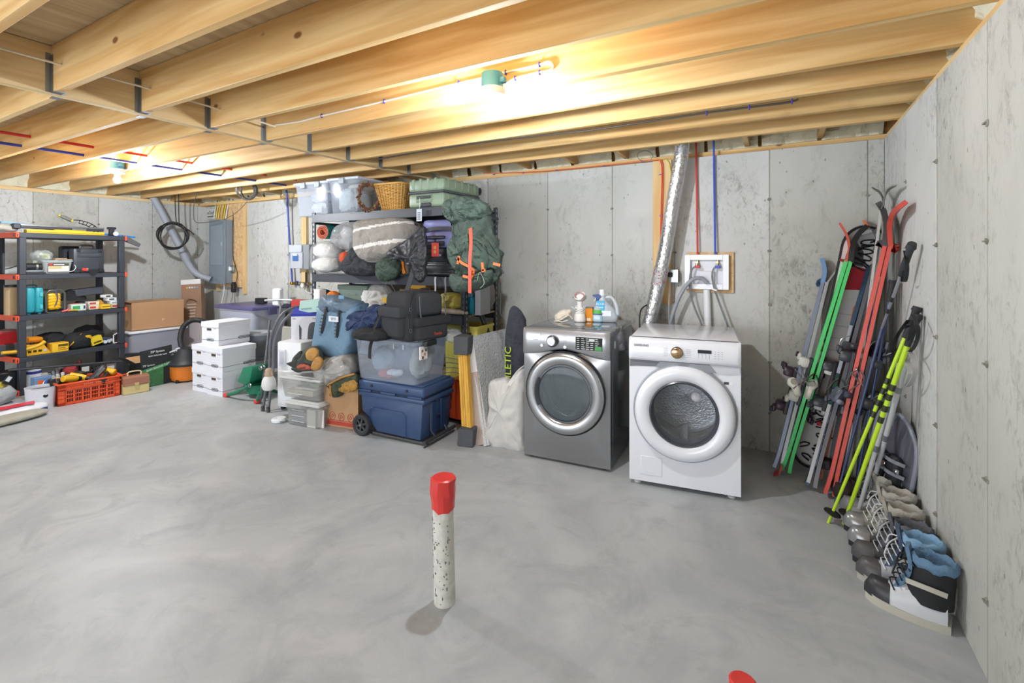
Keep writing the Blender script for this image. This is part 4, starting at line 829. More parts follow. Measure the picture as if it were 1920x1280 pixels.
g = G(); g.box((-.006, -.006, .1), (wt + .006, dt + .006, .115), bev=.003); g.prism([(0, .115), (0, .18), (.04, .195), (dt - .04, .195), (dt, .18), (dt, .115)], 0, wt, X=Matrix(((0, 0, 1, 0), (1, 0, 0, 0), (0, 1, 0, 0), (0, 0, 0, 1)))); g.build('lid', pl('9a6a55', .5), TX)
G().tube([(wt * .25, dt / 2, .19), (wt * .28, dt / 2, .235), (wt * .72, dt / 2, .235), (wt * .75, dt / 2, .19)], .008, 8, sm=3).build('handle', pl('cfc29a'), TX); G().cb((wt / 2, -.012, .11), (.04, .01, .035), bev=.002).build('latch', pl('b8a472'), TX)
solo(G().cb((0, 0, .05), (.07, .05, .1), bev=.008).cb((.0, 0, .115), (.09, .04, .05), bev=.008), 'orange_tool', pl('e5592e'), 'orange plastic tool between crate and brown-lidded toolbox', 'tool', fl(236, 722), SHR)
# seam tape carton
Pz, rz_, wz = frame((264, 729), (325, 716)); ZB = thing('tape_carton', 'open black and green carton of seam sealing tape', 'box', Pz, rz_); wz = .36; dz_ = .25; hz = .26
blk = card('25272a'); grn = pl('3f8f52'); g = G()
g.box((0, 0, 0), (wz, .004, hz)); g.box((0, dz_, 0), (wz, dz_ + .004, hz)); g.box((0, 0, 0), (.004, dz_, hz)); g.box((wz - .004, 0, 0), (wz, dz_, hz)); g.box((0, 0, 0), (wz, dz_, .004)); g.build('carton', blk, ZB)
g = G(); g.prism([(.005, .01), (wz * .66, .005), (wz * .66, hz * .92), (.005, hz * .62)], -.002, .0, X=XZ); g.build('picture_panel', mt('3d7a4c', .6, var=.5, sc=25, name='printed_green'), ZB)
g = G(); g.prism([(.0, hz * .60), (wz * .99, hz * .90), (wz * .99, hz * 1.06), (.0, hz * .80)], -.004, -.002, X=XZ); g.build('banner', grn, ZB)
text('SEAM SEALING TAPE', .03, WHT, ZB, (wz * .5, -.005, hz * .84), (PI / 2, -math.atan2(hz * .28, wz), 0), sx=.95)
g = G(); g.rings([[(.05 + .04 * math.cos(2 * PI * j / 20), -.004, .07 + .04 * math.sin(2 * PI * j / 20)) for j in range(20)], [(.05 + .02 * math.cos(2 * PI * j / 20), -.004, .07 + .02 * math.sin(2 * PI * j / 20)) for j in range(20)]], cap=False); g.build('tape_picture', pl('cfd8cf'), ZB)
FLP = T(0, .0, hz) @ RX(-.12)
G().add([FLP @ Vector(v) for v in [(0, 0, 0), (wz * .95, 0, .0), (wz * .95, 0, .2), (0, 0, .17), (0, .005, 0), (wz * .95, .005, 0), (wz * .95, .005, .2), (0, .005, .17)]], [(0, 1, 2, 3), (7, 6, 5, 4), (0, 4, 5, 1), (1, 5, 6, 2), (2, 6, 7, 3), (3, 7, 4, 0)]).build('flap', blk, ZB)
text('ZIP System', .034, WHT, ZB, (wz * .5, .009, hz + .145), (PI / 2 - .12, 0, 0)); text('SEAM SEALING TAPE', .022, WHT, ZB, (wz * .5, .004, hz + .1), (PI / 2 - .12, 0, 0))
text('ZIP System', .028, WHT, ZB, (wz * .22, -.006, hz * .94 + .012), FR)
g = G(); g.box((0, 0, 0), (.004, .24, .2), X=T(0, 0, hz) @ RY(-.9)); g.build('flap', blk, ZB); g = G(); g.box((0, 0, 0), (wz, .004, .16), X=T(0, dz_, hz) @ RX(-1.2)); g.build('flap', card('b8936b'), ZB)
solo(G().cyl((0, 0, .0), (0, 0, .09), .05, n=20), 'tape_roll', pl('c9b83a'), 'yellowish tape roll inside the open seam tape carton', 'tape', T(*Pz) @ RZ(rz_) @ Vector((.08, .12, .1)), 0)
SC = thing('black_carton', 'black printed carton between the shelf post and the seam tape carton', 'box', at(238, 735, 5.9) * 1, SHR); SC.location.z = 0
G().box((0, 0, 0), (.22, .12, .33), bev=.002, X=RY(.12)).build('carton', blk, SC)
for k in range(3): G().box((.04, -.002, .12 + .03 * k), (.16 - .02 * k, .0, .13 + .03 * k), X=RY(.12)).build('print', pl('b8babd'), SC)
# long carton on a clear bin
P_ = onX(247, 621, -7.5); PQ = onX(345, 611, -7.5); wl_ = PQ.y - P_.y
CN = thing('long_carton', 'large plain brown carton lying on the clear bin near the left wall', 'box', (-7.5, P_.y, .552), PI / 2)
G().box((0, 0, 0), (wl_, .42, .375), bev=.004).build('carton', card('b58d68'), CN)
for a_ in (.06,): G().box((0, .19, .3755), (wl_, .24, .377)).build('tape', mt('c9a47c', .3, name='packing_tape'), CN)
for k in range(3): G().box((.36 + .02 * k, -.0015, .1 + .01 * k), (.366 + .02 * k, .001, .13 - .005 * k)).build('mark', pl('e8ddd0'), CN)
G().add([(-.02, -.01, .376), (wl_ * .5, .0, .376), (wl_ * .5, .21, .383), (-.02, .21, .383)], [(0, 1, 2, 3)]).build('flap', card('b08a66'), CN)
LB = thing('clear_bin', 'long clear bin with white lid under the large brown carton', 'bin', (-7.46, P_.y - .03, 0), PI / 2)
G().bin(wl_ * .98, .42, .53, 1.04, rad=.05).build('tub', clr('c3c6d2', .5), LB); G().box((-.03, -.03, .515), (wl_ + .05, .46, .545), bev=.008).build('lid', WHT, LB)
for i, (x, z_, r, c_, lb_) in enumerate([(.15, .28, (.14, .12, .1), '8a8590', 'mauve-grey folded cloth inside the long clear bin'), (.36, .32, (.13, .12, .12), 'b7b3a6', 'cream cloth bundle inside the long clear bin'), (.52, .25, (.1, .12, .14), 'dcdcda', 'white plastic bundle inside the long clear bin, right')]):
    solo(G().blob((0, 0, 0), r, .03, 10, i + 30), 'cloth_bundle', fab(c_), lb_, 'cloth', (-7.46 - .2, P_.y + x, z_), PI / 2)
# tall brown pack leaning in the corner
pa = at(362, 640, 7.15); pa.z = 0; w_ = .28
TP = thing('tall_packet', 'tall narrow brown carton with white top leaning in the left corner', 'box', (pa.x, pa.y, 0), rot=(-.06, -.06, .62)); 
G().box((-w_ / 2, 0, 0), (w_ / 2, .1, 1.2), bev=.004).build('carton', mt('96765f', .7, var=.25, sc=5, name='brown_print'), TP)
g = G(); g.box((-w_ / 2, -.002, 1.13), (w_ / 2, .102, 1.202)); g.build('white_top', pl('dcdcda'), TP); g = G(); g.box((-w_ / 2, -.002, .0), (w_ / 2, .0, .55)); g.build('pale_base', pl('b5aeb0'), TP)
for k, c_ in enumerate(('d2572e', 'b7c24a', 'e0e0dc', 'd9d4c4', '8fb0c9', '6f94bd')): G().cyl((-.09 + .036 * k, -.003, 1.08), (-.09 + .036 * k, .001, 1.08), .013, n=12).build('colour_dot', pl(c_), TP)
g = G(); g.tube([(-.07, -.003, .86), (-.03, -.003, .9), (.03, -.003, .89), (.08, -.003, .86)], .006, 5, sm=4); g.build('drawing', pl('4b3a30'), TP)
for k in range(5): G().box((-.06 + .004 * k, -.003, .82 - .045 * k), (.07 - .006 * k, .0, .835 - .045 * k)).build('print', pl('cdbfb4'), TP)
# shop vacuum
pv = at(349, 716, 5.95); pv.z = 0; VC = thing('shop_vacuum', 'orange shop vacuum with black top and hose behind the file boxes', 'vacuum', pv)
G().lathe([(.15, .02), (.17, .06), (.175, .2), (.18, .21)], n=28).build('tank', pl('e8832a', .4), VC)
g = G(); g.lathe([(.19, .2), (.195, .225), (.16, .26), (.15, .3), (.11, .36), (.1, .4), (.001, .42)], n=28); g.build('motor_head', pl('2b2d31', .5), VC)
G().cb((-.1, -.12, .33), (.14, .06, .05), bev=.015).build('lid_clip', pl('3a3d42'), VC)
for a_ in (0, 1, 2, 3): G().cyl((.15 * math.cos(a_ * 1.57 + .5), .15 * math.sin(a_ * 1.57 + .5), 0), (.15 * math.cos(a_ * 1.57 + .5), .15 * math.sin(a_ * 1.57 + .5), .04), .02, n=10).build('caster', BLK, VC)
hp = smooth([at(342, 655, 5.95), at(338, 635, 5.97), at(343, 614, 6.), at(356, 602, 6.02), at(372, 600, 6.05), at(388, 607, 6.1), at(395, 625, 6.15)], 14); hp = [p_ - pv for p_ in hp]
G().tube(hp, [.029 + (.003 if i % 2 else 0) for i in range(len(hp))], 14).build('hose', pl('232427', .5), VC)
solo(G().cb((0, 0, .03), (.2, .03, .02), bev=.006).cb((.08, 0, .0), (.05, .03, .1), bev=.008), 'vacuum_nozzle', pl('b9bcc2'), 'grey nozzle propped on the vacuum left side', 'nozzle', at(322, 664, 5.85), rot=(0, -.35, .9))
# file boxes
Pf, rf, wf = frame((356, 731.6), (417, 744.5)); MF = T(*Pf) @ RZ(rf); fb = mt('e2e5ec', .7, var=.03, name='white_board'); bw_ = wf / 2 - .004; bd_, bh_ = .40, .262
def filebox(x, y, z, label, twist=0):
    o = thing('file_box', label, 'box', MF @ Vector((x, y, z)), rf + twist, 'white cardboard file boxes stacked on the floor')
    G().box((.006, .006, 0), (bw_ - .006, bd_ - .006, bh_ - .01)).build('box_body', fb, o)
    G().box((0, 0, bh_ - .058), (bw_, bd_, bh_), bev=.002).build('lid', fb, o)
    ln = pl('5c6272')
    G().box((.006, .005, .055), (bw_ - .006, .007, .059)).build('printed_line', ln, o); G().box((bw_ - .007, .006, .055), (bw_ - .005, bd_ - .006, .059)).build('printed_line', ln, o)
    for (cx, hw, side) in ((bw_ * .52, .062, 0), (bd_ * .8, .075, 1)):
        pts = [(math.copysign(abs(math.cos(2 * PI * j / 24)) ** .5, math.cos(2 * PI * j / 24)) * hw, math.copysign(abs(math.sin(2 * PI * j / 24)) ** .7, math.sin(2 * PI * j / 24)) * .017) for j in range(24)]
        g = G(); R = [[(cx + x_ * k, .0045 if not side else 0, .062 + z_ * (k if k > .9 else .72)) for x_, z_ in pts] for k in (1, .88)]
        if side: R = [[(bw_ - .0045, p_[0], p_[2]) for p_ in r] for r in R]
        g.rings(R, cap=False); lg = g.build('oval_emblem', pl('23252b'), o)
        if side: text('BANKERS BOX', .018, pl('3a3d46'), lg, (bw_ - .0044, cx, .062), (PI / 2, 0, PI / 2), sx=.9)
        else: text('BANKERS BOX', .015, pl('3a3d46'), lg, (cx, .0044, .062), FR, sx=.85)
    G().cb((bw_ * .45, .004, bh_ - .083), (.075, .006, .026), bev=.0025).build('hand_hole', pl('4a4033'), o)
    for k in range(3): G().box((.03, .0052, .1 + .028 * k), (bw_ - .03, .0062, .101 + .028 * k)).build('form_line', pl('b3b8c4'), o)
    G().box((bw_ * .68, .0052, bh_ - .075), (bw_ * .84, .0064, bh_ - .07)).build('form_mark', pl('6d7280'), o)
    return o
filebox(0, .02, 0, 'lower left white file box in the stack, on the floor'); filebox(bw_ + .008, 0, 0, 'lower right white file box in the stack, on the floor')
filebox(-.004, .02, bh_ + .002, 'middle left white file box in the stack'); filebox(bw_ + .006, -.0, bh_ + .002, 'middle right white file box in the stack')
filebox(.11, .06, 2 * bh_ + .004, 'single white file box on top of the stack', .06)
# ================================================================ helpers for soft things with a traced outline
def puff(g, pts, y0, front, back=None, amp=.012, fq=9., seed=0, sub=8, k=12, m=0, X=None, p=2.2):
    # closed soft body: outline (x, z) rounded off towards the viewer and away, creased by noise
    P = smooth([Vector((x, 0, z)) for x, z in pts], sub, True); back = front if back is None else back
    c = sum(P, Vector()) / len(P); R = []
    for side, dep in ((-1, front), (1, back)):
        rr = []
        for i in range(k):
            s = math.cos(PI / 2 * i / (k - .7)); yy = side * dep * (1 - s ** p) ** (1 / p)
            ring = []
            for q in P:
                v = c + (q - c) * s; v.y = y0 + yy
                if i:
                    a = v * fq + Vector((seed * 3.7, seed, 0)); d = (.5 - abs(noise.noise(a))) * 1.2 + .6 * (.5 - abs(noise.noise(a * 2.3))) + .35 * (.5 - abs(noise.noise(a * 4.9))) - .7
                    v.y += side * amp * d * min(1, i / 3); v.x += amp * .3 * d
                ring.append(v)
            rr.append(ring)
        R.append(rr)
    g.rings(list(reversed(R[0])) + R[1][1:], m, X=X)
def traced(M, px, y): return [(lambda q: (q.x, q.z))(hit(M, u, v, y)) for u, v in px]
def bprism(g, poly, z0, z1, bev, m=0, X=None, seg=2):
    bm = bmesh.new(); a = [bm.verts.new((x, y, z0)) for x, y in poly]; b = [bm.verts.new((x, y, z1)) for x, y in poly]; n = len(poly)
    bm.faces.new(list(reversed(a))); bm.faces.new(b)
    for i in range(n): bm.faces.new((a[i], a[(i + 1) % n], b[(i + 1) % n], b[i]))
    bmesh.ops.bevel(bm, geom=bm.edges[:], offset=bev, segments=seg, profile=.5, affect='EDGES', clamp_overlap=True)
    bm.verts.index_update(); g.add([v.co.copy() for v in bm.verts], [[v.index for v in f.verts] for f in bm.faces], m, X); bm.free()
# ================================================================ left part of the back wall
def wallthing(name, label, cat, u, v, off=0): p = bw(u, v, off); return thing(name, label, cat, p, rot_b()), p
OB_, p = wallthing('panel_backboard', 'tall wood sheathing backboard framed by pine studs behind the grey electrical panel', 'board', 410, 545)
q = bw(464, 380); ww_ = q.x - p.x; hh_ = q.z - p.z
G().box((.0, -.05, .08), (ww_ - .06, -.038, hh_)).build('sheathing', OSB, OB_)
G().box((ww_ - .07, -.04, -.02), (ww_, 0, hh_ + .02), bev=.002).build('stud', WZ, OB_); G().box((0, -.038, .0), (.07, -.0, hh_), bev=.002).build('stud', WZ, OB_)
EP, p = wallthing('breaker_box', 'grey steel electrical panel on the wood backboard', 'electrical panel', 394, 530, .16)
q = bw(421, 412, .16); w1 = q.x - p.x + .03; h1_ = q.z - p.z; gy = pl('7f8b96', .4)
G().box((0, 0, 0), (w1, .11, h1_), bev=.006).build('enclosure', gy, EP); G().box((-.01, -.012, -.01), (w1 + .01, .0, h1_ + .01), bev=.003).build('cover', gy, EP)
dq = G().box((.05, -.02, .28), (w1 - .06, -.011, h1_ - .08), bev=.004).build('door', pl('8995a0', .4), EP); G().cb((w1 - .08, -.023, h1_ * .62), (.018, .008, .05), bev=.002).build('latch', pl('a9b3bc'), dq)
for z_ in (.06, h1_ - .03): G().cyl((w1 / 2, -.012, z_), (w1 / 2, -.016, z_), .006, n=8).build('screw', STEEL, EP)
random.seed(5)
for k, (u, c_) in enumerate([(404, 'd9d9d4'), (408, 'd8c24a'), (412, 'd9bf45'), (418, 'c9b03e'), (422, 'd8c24a'), (426, 'dcdcd8')]):
    run('electrical_cable', [bw(u - 3, 410, .09), bw(u - 1, 396, .08), bw(u + random.uniform(-1, 2), 384, .07), bw(u + 1, 374, .05)], .008, pl(c_), '%s cable, number of its run from the left, rising from the grey panel' % ('white' if c_ in ('d9d9d4', 'dcdcd8') else 'yellow'), 'cable', group='cables above the electrical panel')
    bpy.context.scene.collection.objects[-1]['label'] = ['leftmost white', 'leftmost yellow', 'second yellow from the left', 'third yellow from the left', 'rightmost yellow', 'rightmost white'][k] + ' cable rising from the grey electrical panel'
SG, p = wallthing('membrane_strip', 'strip of white wall membrane printed with dark letters above the panel', 'sheet', 388, 411, .03); q = bw(406, 391, .03)
G().box((0, -.003, 0), (q.x - p.x, 0, q.z - p.z)).build('sheet', pl('cfd0ca'), SG); text('nTech', .085, pl('3a3a38'), SG, ((q.x - p.x) / 2 - .01, -.005, (q.z - p.z) * .62), FR); G().box((.02, -.004, .03), (q.x - p.x - .02, -.002, .05)).build('rule', pl('55544f'), SG)
OU, p = wallthing('outlet_box', 'grey outlet box with white plug to the right of the electrical panel', 'outlet', 438, 504, .06)
G().cb((0, 0, 0), (.08, .05, .12), bev=.003).build('box', met('a6adab', .4), OU); G().cb((-.045, -.03, .0), (.06, .05, .06), bev=.008).build('plug', WHT, OU)
run('white_power_cable', [bw(431, 500, .1), bw(424, 502, .12), bw(420, 520, .11), bw(420, 545, .1), bw(415, 568, .1)], .007, WHT, 'white power cord hanging from the outlet beside the panel', 'cord')
run('thin_black_cable', [bw(437, 374, .03), bw(437, 430, .07), bw(437, 480, .07), bw(441, 497, .07), bw(445, 515, .07), bw(442, 530, .08), bw(438, 545, .1)], .005, BLK, 'thin black cord dropping from the ceiling to the black adapters', 'cord')
AD, p = wallthing('power_adapter', 'black power adapters dangling below the outlet', 'adapter', 438, 540, .1)
for k in range(3): G().cb((.02 * k - .02, 0, .03 * (k % 2)), (.035, .05, .13), bev=.008).build('adapter_block', BLK, AD)
G().tube([(-.02, 0, -.05), (-.04, 0, -.15), (-.08, 0, -.22)], .004, 6, sm=4).build('wire', pl('4a4b4e'), AD); G().tube([(.02, 0, -.05), (.03, 0, -.15), (.04, 0, -.23)], .004, 6, sm=4).build('wire', pl('4a4b4e'), AD)
# grey conduit
pp = [at(283, 362, 7.1), at(300, 392, 7.15), at(325, 440, 7.25), at(340, 468, 7.3), at(352, 492, 7.35), at(368, 512, 7.4), at(395, 524, 7.45)]
GC = thing('grey_conduit', 'thick grey plastic conduit sloping from the joists to the electrical panel', 'conduit')
G().tube([at(279, 352, 7.05)] + pp, .048, 16, sm=7).build('conduit_pipe', pl('9aa0aa', .5), GC)
G().tube([pp[3].lerp(pp[4], .2), pp[3].lerp(pp[4], .9)], .056, 16).build('coupling', pl('959ba6', .5), GC)
def coil(name, label, c, r, n, m, ax, seed, th=.006, tails=()):
    o = thing(name, label, 'cable', c); rnd = random.Random(seed)
    for k in range(n):
        ph = rnd.uniform(0, 6); e = rnd.uniform(.82, 1.08); tl_ = rnd.uniform(-.12, .12)
        P = [(r * e * math.cos(t) + .02 * math.sin(ph), .012 * k - .03 + .015 * math.sin(2 * t + ph), r * (2.05 - e) * math.sin(t) + tl_ * r * math.cos(t)) for t in [2 * PI * i / 26 for i in range(26)]]
        G().tube([ax @ Vector(q) for q in P], th, 6, closed=True).build('loop', m, o)
    for t in tails: G().tube([Vector(q) - Vector(c) for q in t], th * .8, 6, sm=5).build('tail', m, o)
    return o
RZV = Matrix.Rotation(YAW + .6, 3, 'Z')
c = at(325, 442, 7.0); coil('black_cable_coil', 'coil of thick black cable hanging in front of the grey conduit', c, .175, 5, BLK, RZV, 2, .009, [[at(331, 418, 7.0), at(329, 400, 7.0), at(328, 362, 7.0)], [at(336, 420, 7.), at(335, 395, 7.), at(335, 362, 7.)], [at(335, 424, 6.95), at(352, 430, 6.9), at(364, 440, 6.9)]])
c = at(463, 356, 6.1); coil('wire_coil', 'coil of thin dark wire hanging under the joists above the panel', c, .105, 7, pl('55534f'), Matrix.Rotation(YAW + .25, 3, 'Z'), 4, .0055, [[at(463, 378, 6.1), at(445, 397, 6.4), at(420, 412, 6.8)], [at(452, 340, 6.1), at(463, 335, 6.1), at(472, 338, 6.1)]])
run('blue_tape', [at(449, 334, 6.1), at(483, 340, 6.1)], .012, pl('4757a8'), 'blue pipe stub at the joist above the wire coil', 'pipe')
run('dark_wire', [at(405, 345, 6.3), at(378, 352, 6.5), at(366, 372, 6.7), at(363, 400, 7.), at(367, 416, 7.1), at(385, 417, 7.2), at(412, 413, 7.2)], .005, pl('5b5850'), 'thin dark wire looping from a joist to the panel top', 'wire')
BP = thing('blue_pipe', 'dark blue water pipe dropping from the joists to the brass valves', 'pipe'); G().tube([bw(537, 350, .1), bw(541, 420, .07), bw(546, 500, .06), bw(548, 529, .06)], .013, 10, sm=4).build('tubing', pl('3c51a8'), BP); G().tube([bw(537, 346, .1), bw(537, 353, .1)], .03, 10).build('elbow', pl('4a4d55'), BP)
p = bw(575, 540); q = bw(583, 400)
solo(G().box((-.06, -.04, 0), (.04, 0, .98), bev=.002), 'wall_stud', WZ, 'short pine stud on the concrete behind the grey control box', 'board', (p.x, backY(p.x) - .001, p.z), rot_b())
CX, p = wallthing('control_box', 'small grey control box with blue display beside the tall shelf', 'control box', 546, 503, .14); q = bw(579, 458, .14); wq, hq = q.x - p.x, q.z - p.z
G().box((wq * .55, 0, -.01), (wq, .12, hq), bev=.006).build('enclosure', pl('8f959b'), CX); G().box((0, -.02, 0), (wq * .7, .1, hq - .1), bev=.008).build('front_cover', pl('b9bec6'), CX); G().box((-.02, -.03, hq - .11), (wq * .68, .1, hq), bev=.01).build('hood', pl('c3c8cf'), CX)
G().box((.06, -.025, .1), (wq * .5, -.018, hq - .14), bev=.003).build('blue_panel', pl('4a6fa8'), CX); G().box((.075, -.028, .17), (wq * .5 - .02, -.023, .2)).build('display', pl('c9d6dd'), CX)
VV = thing('pipe_valves', 'row of brass and steel valves at the foot of the blue pipe', 'valve', bw(548, 531, .06)); br = met('b08b4a', .35)
G().cyl((-.04, 0, 0), (.38, 0, .01), .011, n=10).build('pipe_run', br, VV)
for k, (x, c_) in enumerate(((.0, 'c99f3a'), (.1, '7d7a72'), (.16, '9a9a96'), (.24, 'b9975a'), (.33, '8f8f8a'))): G().cb((x, 0, .0), (.045, .05, .045), bev=.008).build('valve_body', met(c_, .35), VV)
G().cyl((.29, 0, .0), (.29, 0, .16), .012, n=10).build('riser', pl('2c2d30'), VV); G().cb((.13, -.03, .03), (.06, .02, .015), bev=.003).build('lever', pl('3c4aa8'), VV); G().cyl((.27, -.05, -.02), (.27, -.03, -.02), .035, n=18).build('gauge', pl('d9dbdc'), VV)
G().tube([(.3, 0, -.03), (.3, 0, -.1), (.36, 0, -.12), (.42, 0, -.12)], .009, 8, sm=3).build('drain_tube', pl('c9cbca'), VV)
# cables and pipes under the left joists
for nm, c_, x, z in (('red', 'cf3230', -5.31, 2.5), ('blue', '33429a', -5.51, 2.45)):
    run(nm + '_pipe', [(x, -.6, z), (x, 1.5, z), (x, 4.1, z)], .012, pl(c_), nm + ' water pipe running through the left joists', 'pipe', sm=2)
# white cable clipped along the joist to the lamp
J3 = jy[2] - .024 + .4075
def onJ(u, v, yj): return onY(u, v, yj)
yj = jy[3] - .026
WC = thing('white_cable', 'white cable clipped along the joist and looping back to the lit bulb', 'cable'); wp = [(505, 236), (560, 228), (600, 218), (720, 190), (860, 156), (905, 146), (945, 136), (1008, 122), (1025, 116), (1034, 118), (1036, 128), (1024, 134), (1010, 136), (965, 147), (948, 156)]
g = G(); g.tube([onY(u, v, yj) for u, v in wp], .006, 8, sm=6); g.build('cable', pl('efeee9'), WC)
for u, v in ((603, 217), (720, 190), (860, 155), (948, 136), (1011, 121), (1011, 136), (966, 147)): s_ = G().cb((0, 0, 0), (.008, .014, .028), bev=.002).build('cable_clip', pl('41399a'), WC); s_.location = onY(u, v, yj)
yk = jy[5] - .024
DC = thing('black_cable', 'black cable clipped along a joist face right of the lit bulb', 'cable'); G().tube([onY(u, v, yk) for u, v in [(700, 300), (860, 273), (1000, 255), (1100, 245), (1220, 227), (1320, 212), (1405, 201), (1475, 192), (1497, 186)]], .006, 8, sm=5).build('cable', pl('3a3430'), DC)
for u, v in ((1325, 212), (1405, 201), (1485, 190)): s_ = G().cb((0, 0, 0), (.008, .016, .03), bev=.002).build('cable_clip', pl('3d3590'), DC); s_.location = onY(u, v, yk)
run('thin_cable', [(-3.3, -.5, 2.53), (-3.3, 1.4, 2.53), (-3.3, 2.26, 2.5)], .006, pl('d8cdb8'), 'thin pale cable crossing the joist bays beside the wooden beam', 'cable', sm=2)
# ================================================================ tall steel shelf in the middle
X0, Y0, SWD, SDP = -4.60, 3.60, 2.09, .57
MM = T(X0, Y0, 0); SR = thing('storage_rack', 'tall dark grey slotted steel rack loaded with bags and suitcases', 'shelf', (X0, Y0, 0)); rk = pl('41454e', .45)
for x, y in ((0, 0), (SWD, 0), (0, SDP), (SWD, SDP)):
    g = G(); sx_ = 1 if x == 0 else -1; sy_ = 1 if y == 0 else -1
    g.box((min(x, x + .045 * sx_), y - .002, 0), (max(x, x + .045 * sx_), y + .002, 2.03)); g.box((x - .002, min(y, y + .045 * sy_), 0), (x + .002, max(y, y + .045 * sy_), 2.03))
    g.box((min(x, x + .01 * sx_), y - .006, 0), (max(x, x + .01 * sx_), y, 2.03)); g.box((min(x + .035 * sx_, x + .045 * sx_), y - .006, 0), (max(x + .035 * sx_, x + .045 * sx_), y, 2.03))
    po = g.build('upright', rk, SR); g = G()
    for k in range(38): g.box((x + .017 * sx_ - .004, y - .005, .06 + .052 * k), (x + .027 * sx_ + .004, y - .0025, .085 + .052 * k))
    for k in range(38): g.box((x + (.002 if x else -.0035), y + .02 * sy_ - .005, .06 + .052 * k), (x + (.0035 if x else -.002), y + .02 * sy_ + .005, .085 + .052 * k))
    tag(g.build('slots', pl('a9aaa6'), po), kind='stuff'); G().cb((x + .02 * sx_, y, .005), (.07, .06, .01), bev=.002).build('foot', BLK, SR)
for z in (2.0, 1.34, .99, .35):
    for y in (0, SDP):
        g = G(); g.box((.02, y - .022 if y == 0 else y, z - .085), (SWD - .02, y if y == 0 else y + .02, z), bev=.003); g.box((.02, y - .026 if y == 0 else y, z - .085), (SWD - .02, y if y == 0 else y + .024, z - .075)); g.box((.02, y - .026 if y == 0 else y, z - .01), (SWD - .02, y if y == 0 else y + .024, z)); g.build('beam', rk, SR)
    G().box((.01, 0, z - .02), (SWD - .01, SDP, z - .004)).build('deck', card('b59a78') if z < 1.2 else pl('5a5e66'), SR)
G().box((.02, SDP - .02, 1.665), (SWD - .02, SDP, 1.69)).build('beam', rk, SR)
for z in (1.9, 1.45):
    for x in (0, SWD): G().box((x - .015, .0, z), (x + .015, SDP, z + .025)).build('side_brace', rk, SR)
G().tube([(SWD, .02, 1.55), (SWD, SDP - .02, 1.88)], .014, 4).build('side_brace', rk, SR)
def Q_(u, y, z): q = hit(MM, u, V0, y); return MM @ Vector((q.x, y, z))
def qx(u, y): return hit(MM, u, V0, y).x
# top deck
z = 2.003
def lidded_bin(label, u0, u1, y, d_, h_, z, rz, M, latch='9aa0a8', al=.22, w=None, ins=(), lidc='e9edf2'):
    o = thing('lidded_bin', label, 'bin', M @ Vector((hit(M, u0, V0, y).x, y, z)), rz); w_ = w or (hit(M, u1, V0, y).x - hit(M, u0, V0, y).x)
    G().bin(w_ * .84, d_ * .84, h_ - .02, 1.13, rad=.04, X=T(w_ * .08, d_ * .08, 0)).build('tub', clr('e6ebf2', al), o)
    g = G(); g.box((0, 0, h_ - .028), (w_, d_, h_), bev=.01, seg=2); g.box((.02, .02, h_ - .004), (w_ - .02, d_ - .02, h_ + .006), bev=.004); g.build('lid', clr(lidc, .85, .3), o)
    for x in ((.5,) if w_ < .5 else (.3, .7)): G().box((w_ * x - .04, -.012, h_ - .07), (w_ * x + .04, .002, h_ - .005), bev=.004).build('latch', pl(latch), o)
    for i, (cx, cy, cz, r, c_) in enumerate(ins): G().blob((w_ * cx, d_ * cy, cz), r, .06, 17, i + int(w_ * 100), p=5).build('contents', mt(c_, .6, var=.3, sc=30, name='contents'), o)
    return o
lidded_bin('frosted clear bin with white lid, leftmost on top of the tall rack', 549, 613, .02, .46, .385, z, .03, MM, ins=[(.5, .5, .09, (.13, .13, .07), 'e6e6e4'), (.5, .5, .22, (.14, .12, .06), 'c9ccd6')])
lidded_bin('clear bin of crinkled film with white lid, beside the wicker basket', 611, 668, -.02, .5, .385, z, .05, MM, ins=[(.5, .45, .15, (.13, .17, .13), 'cfd8d6'), (.5, .6, .28, (.12, .12, .06), 'd9cfc0')], al=.16)
WR = thing('wreath', 'small dried flower wreath leaning between clear bin and wicker basket', 'wreath', Q_(692, -.02, z + .145), rot=(0, 0, .9)); g = G(); random.seed(4)
for k in range(110):
    a_ = 2 * PI * k / 110; r = .105 + random.uniform(-.02, .02); c = Vector((r * math.cos(a_), random.uniform(-.02, .02), 1.3 * r * math.sin(a_)))
    g.cb((0, 0, 0), (.03, .008, .014), m=k % 3, X=T(*c) @ RZ(random.uniform(0, 3)) @ RY(random.uniform(0, 3)))
tag(g.build('dried_leaves', [fab('8a5a4a'), fab('8b7a4a'), fab('6d4a3f')], WR), kind='stuff'); g = G(); g.rings([[(.1 * math.cos(t) + .012 * math.cos(s_) * math.cos(t), .012 * math.sin(s_), 1.3 * (.1 * math.sin(t) + .012 * math.cos(s_) * math.sin(t))) for s_ in [2 * PI * j / 6 for j in range(6)]] for t in [2 * PI * i / 24 for i in range(24)]], closed=True); g.build('hoop', fab('6b4a38'), WR)
WKB = thing('wicker_basket', 'golden wicker basket with a hoop handle on top of the rack', 'basket', Q_(703, .0, z), .04); wk = mt('dba757', .55, var=.25, sc=30, name='wicker'); w0, d0, w1_, d1, hb = .25, .29, .36, .40, .27
def rr4(w_, d_, z_, r_=.05, n=7): return [(.15 + sx2 * (w_ / 2 - r_) + r_ * math.cos(math.radians(a0 + 90 * q / (n - 1))), .2 + sy2 * (d_ / 2 - r_) + r_ * math.sin(math.radians(a0 + 90 * q / (n - 1))), z_) for sx2, sy2, a0 in ((1, 1, 0), (-1, 1, 90), (-1, -1, 180), (1, -1, 270)) for q in range(n)]
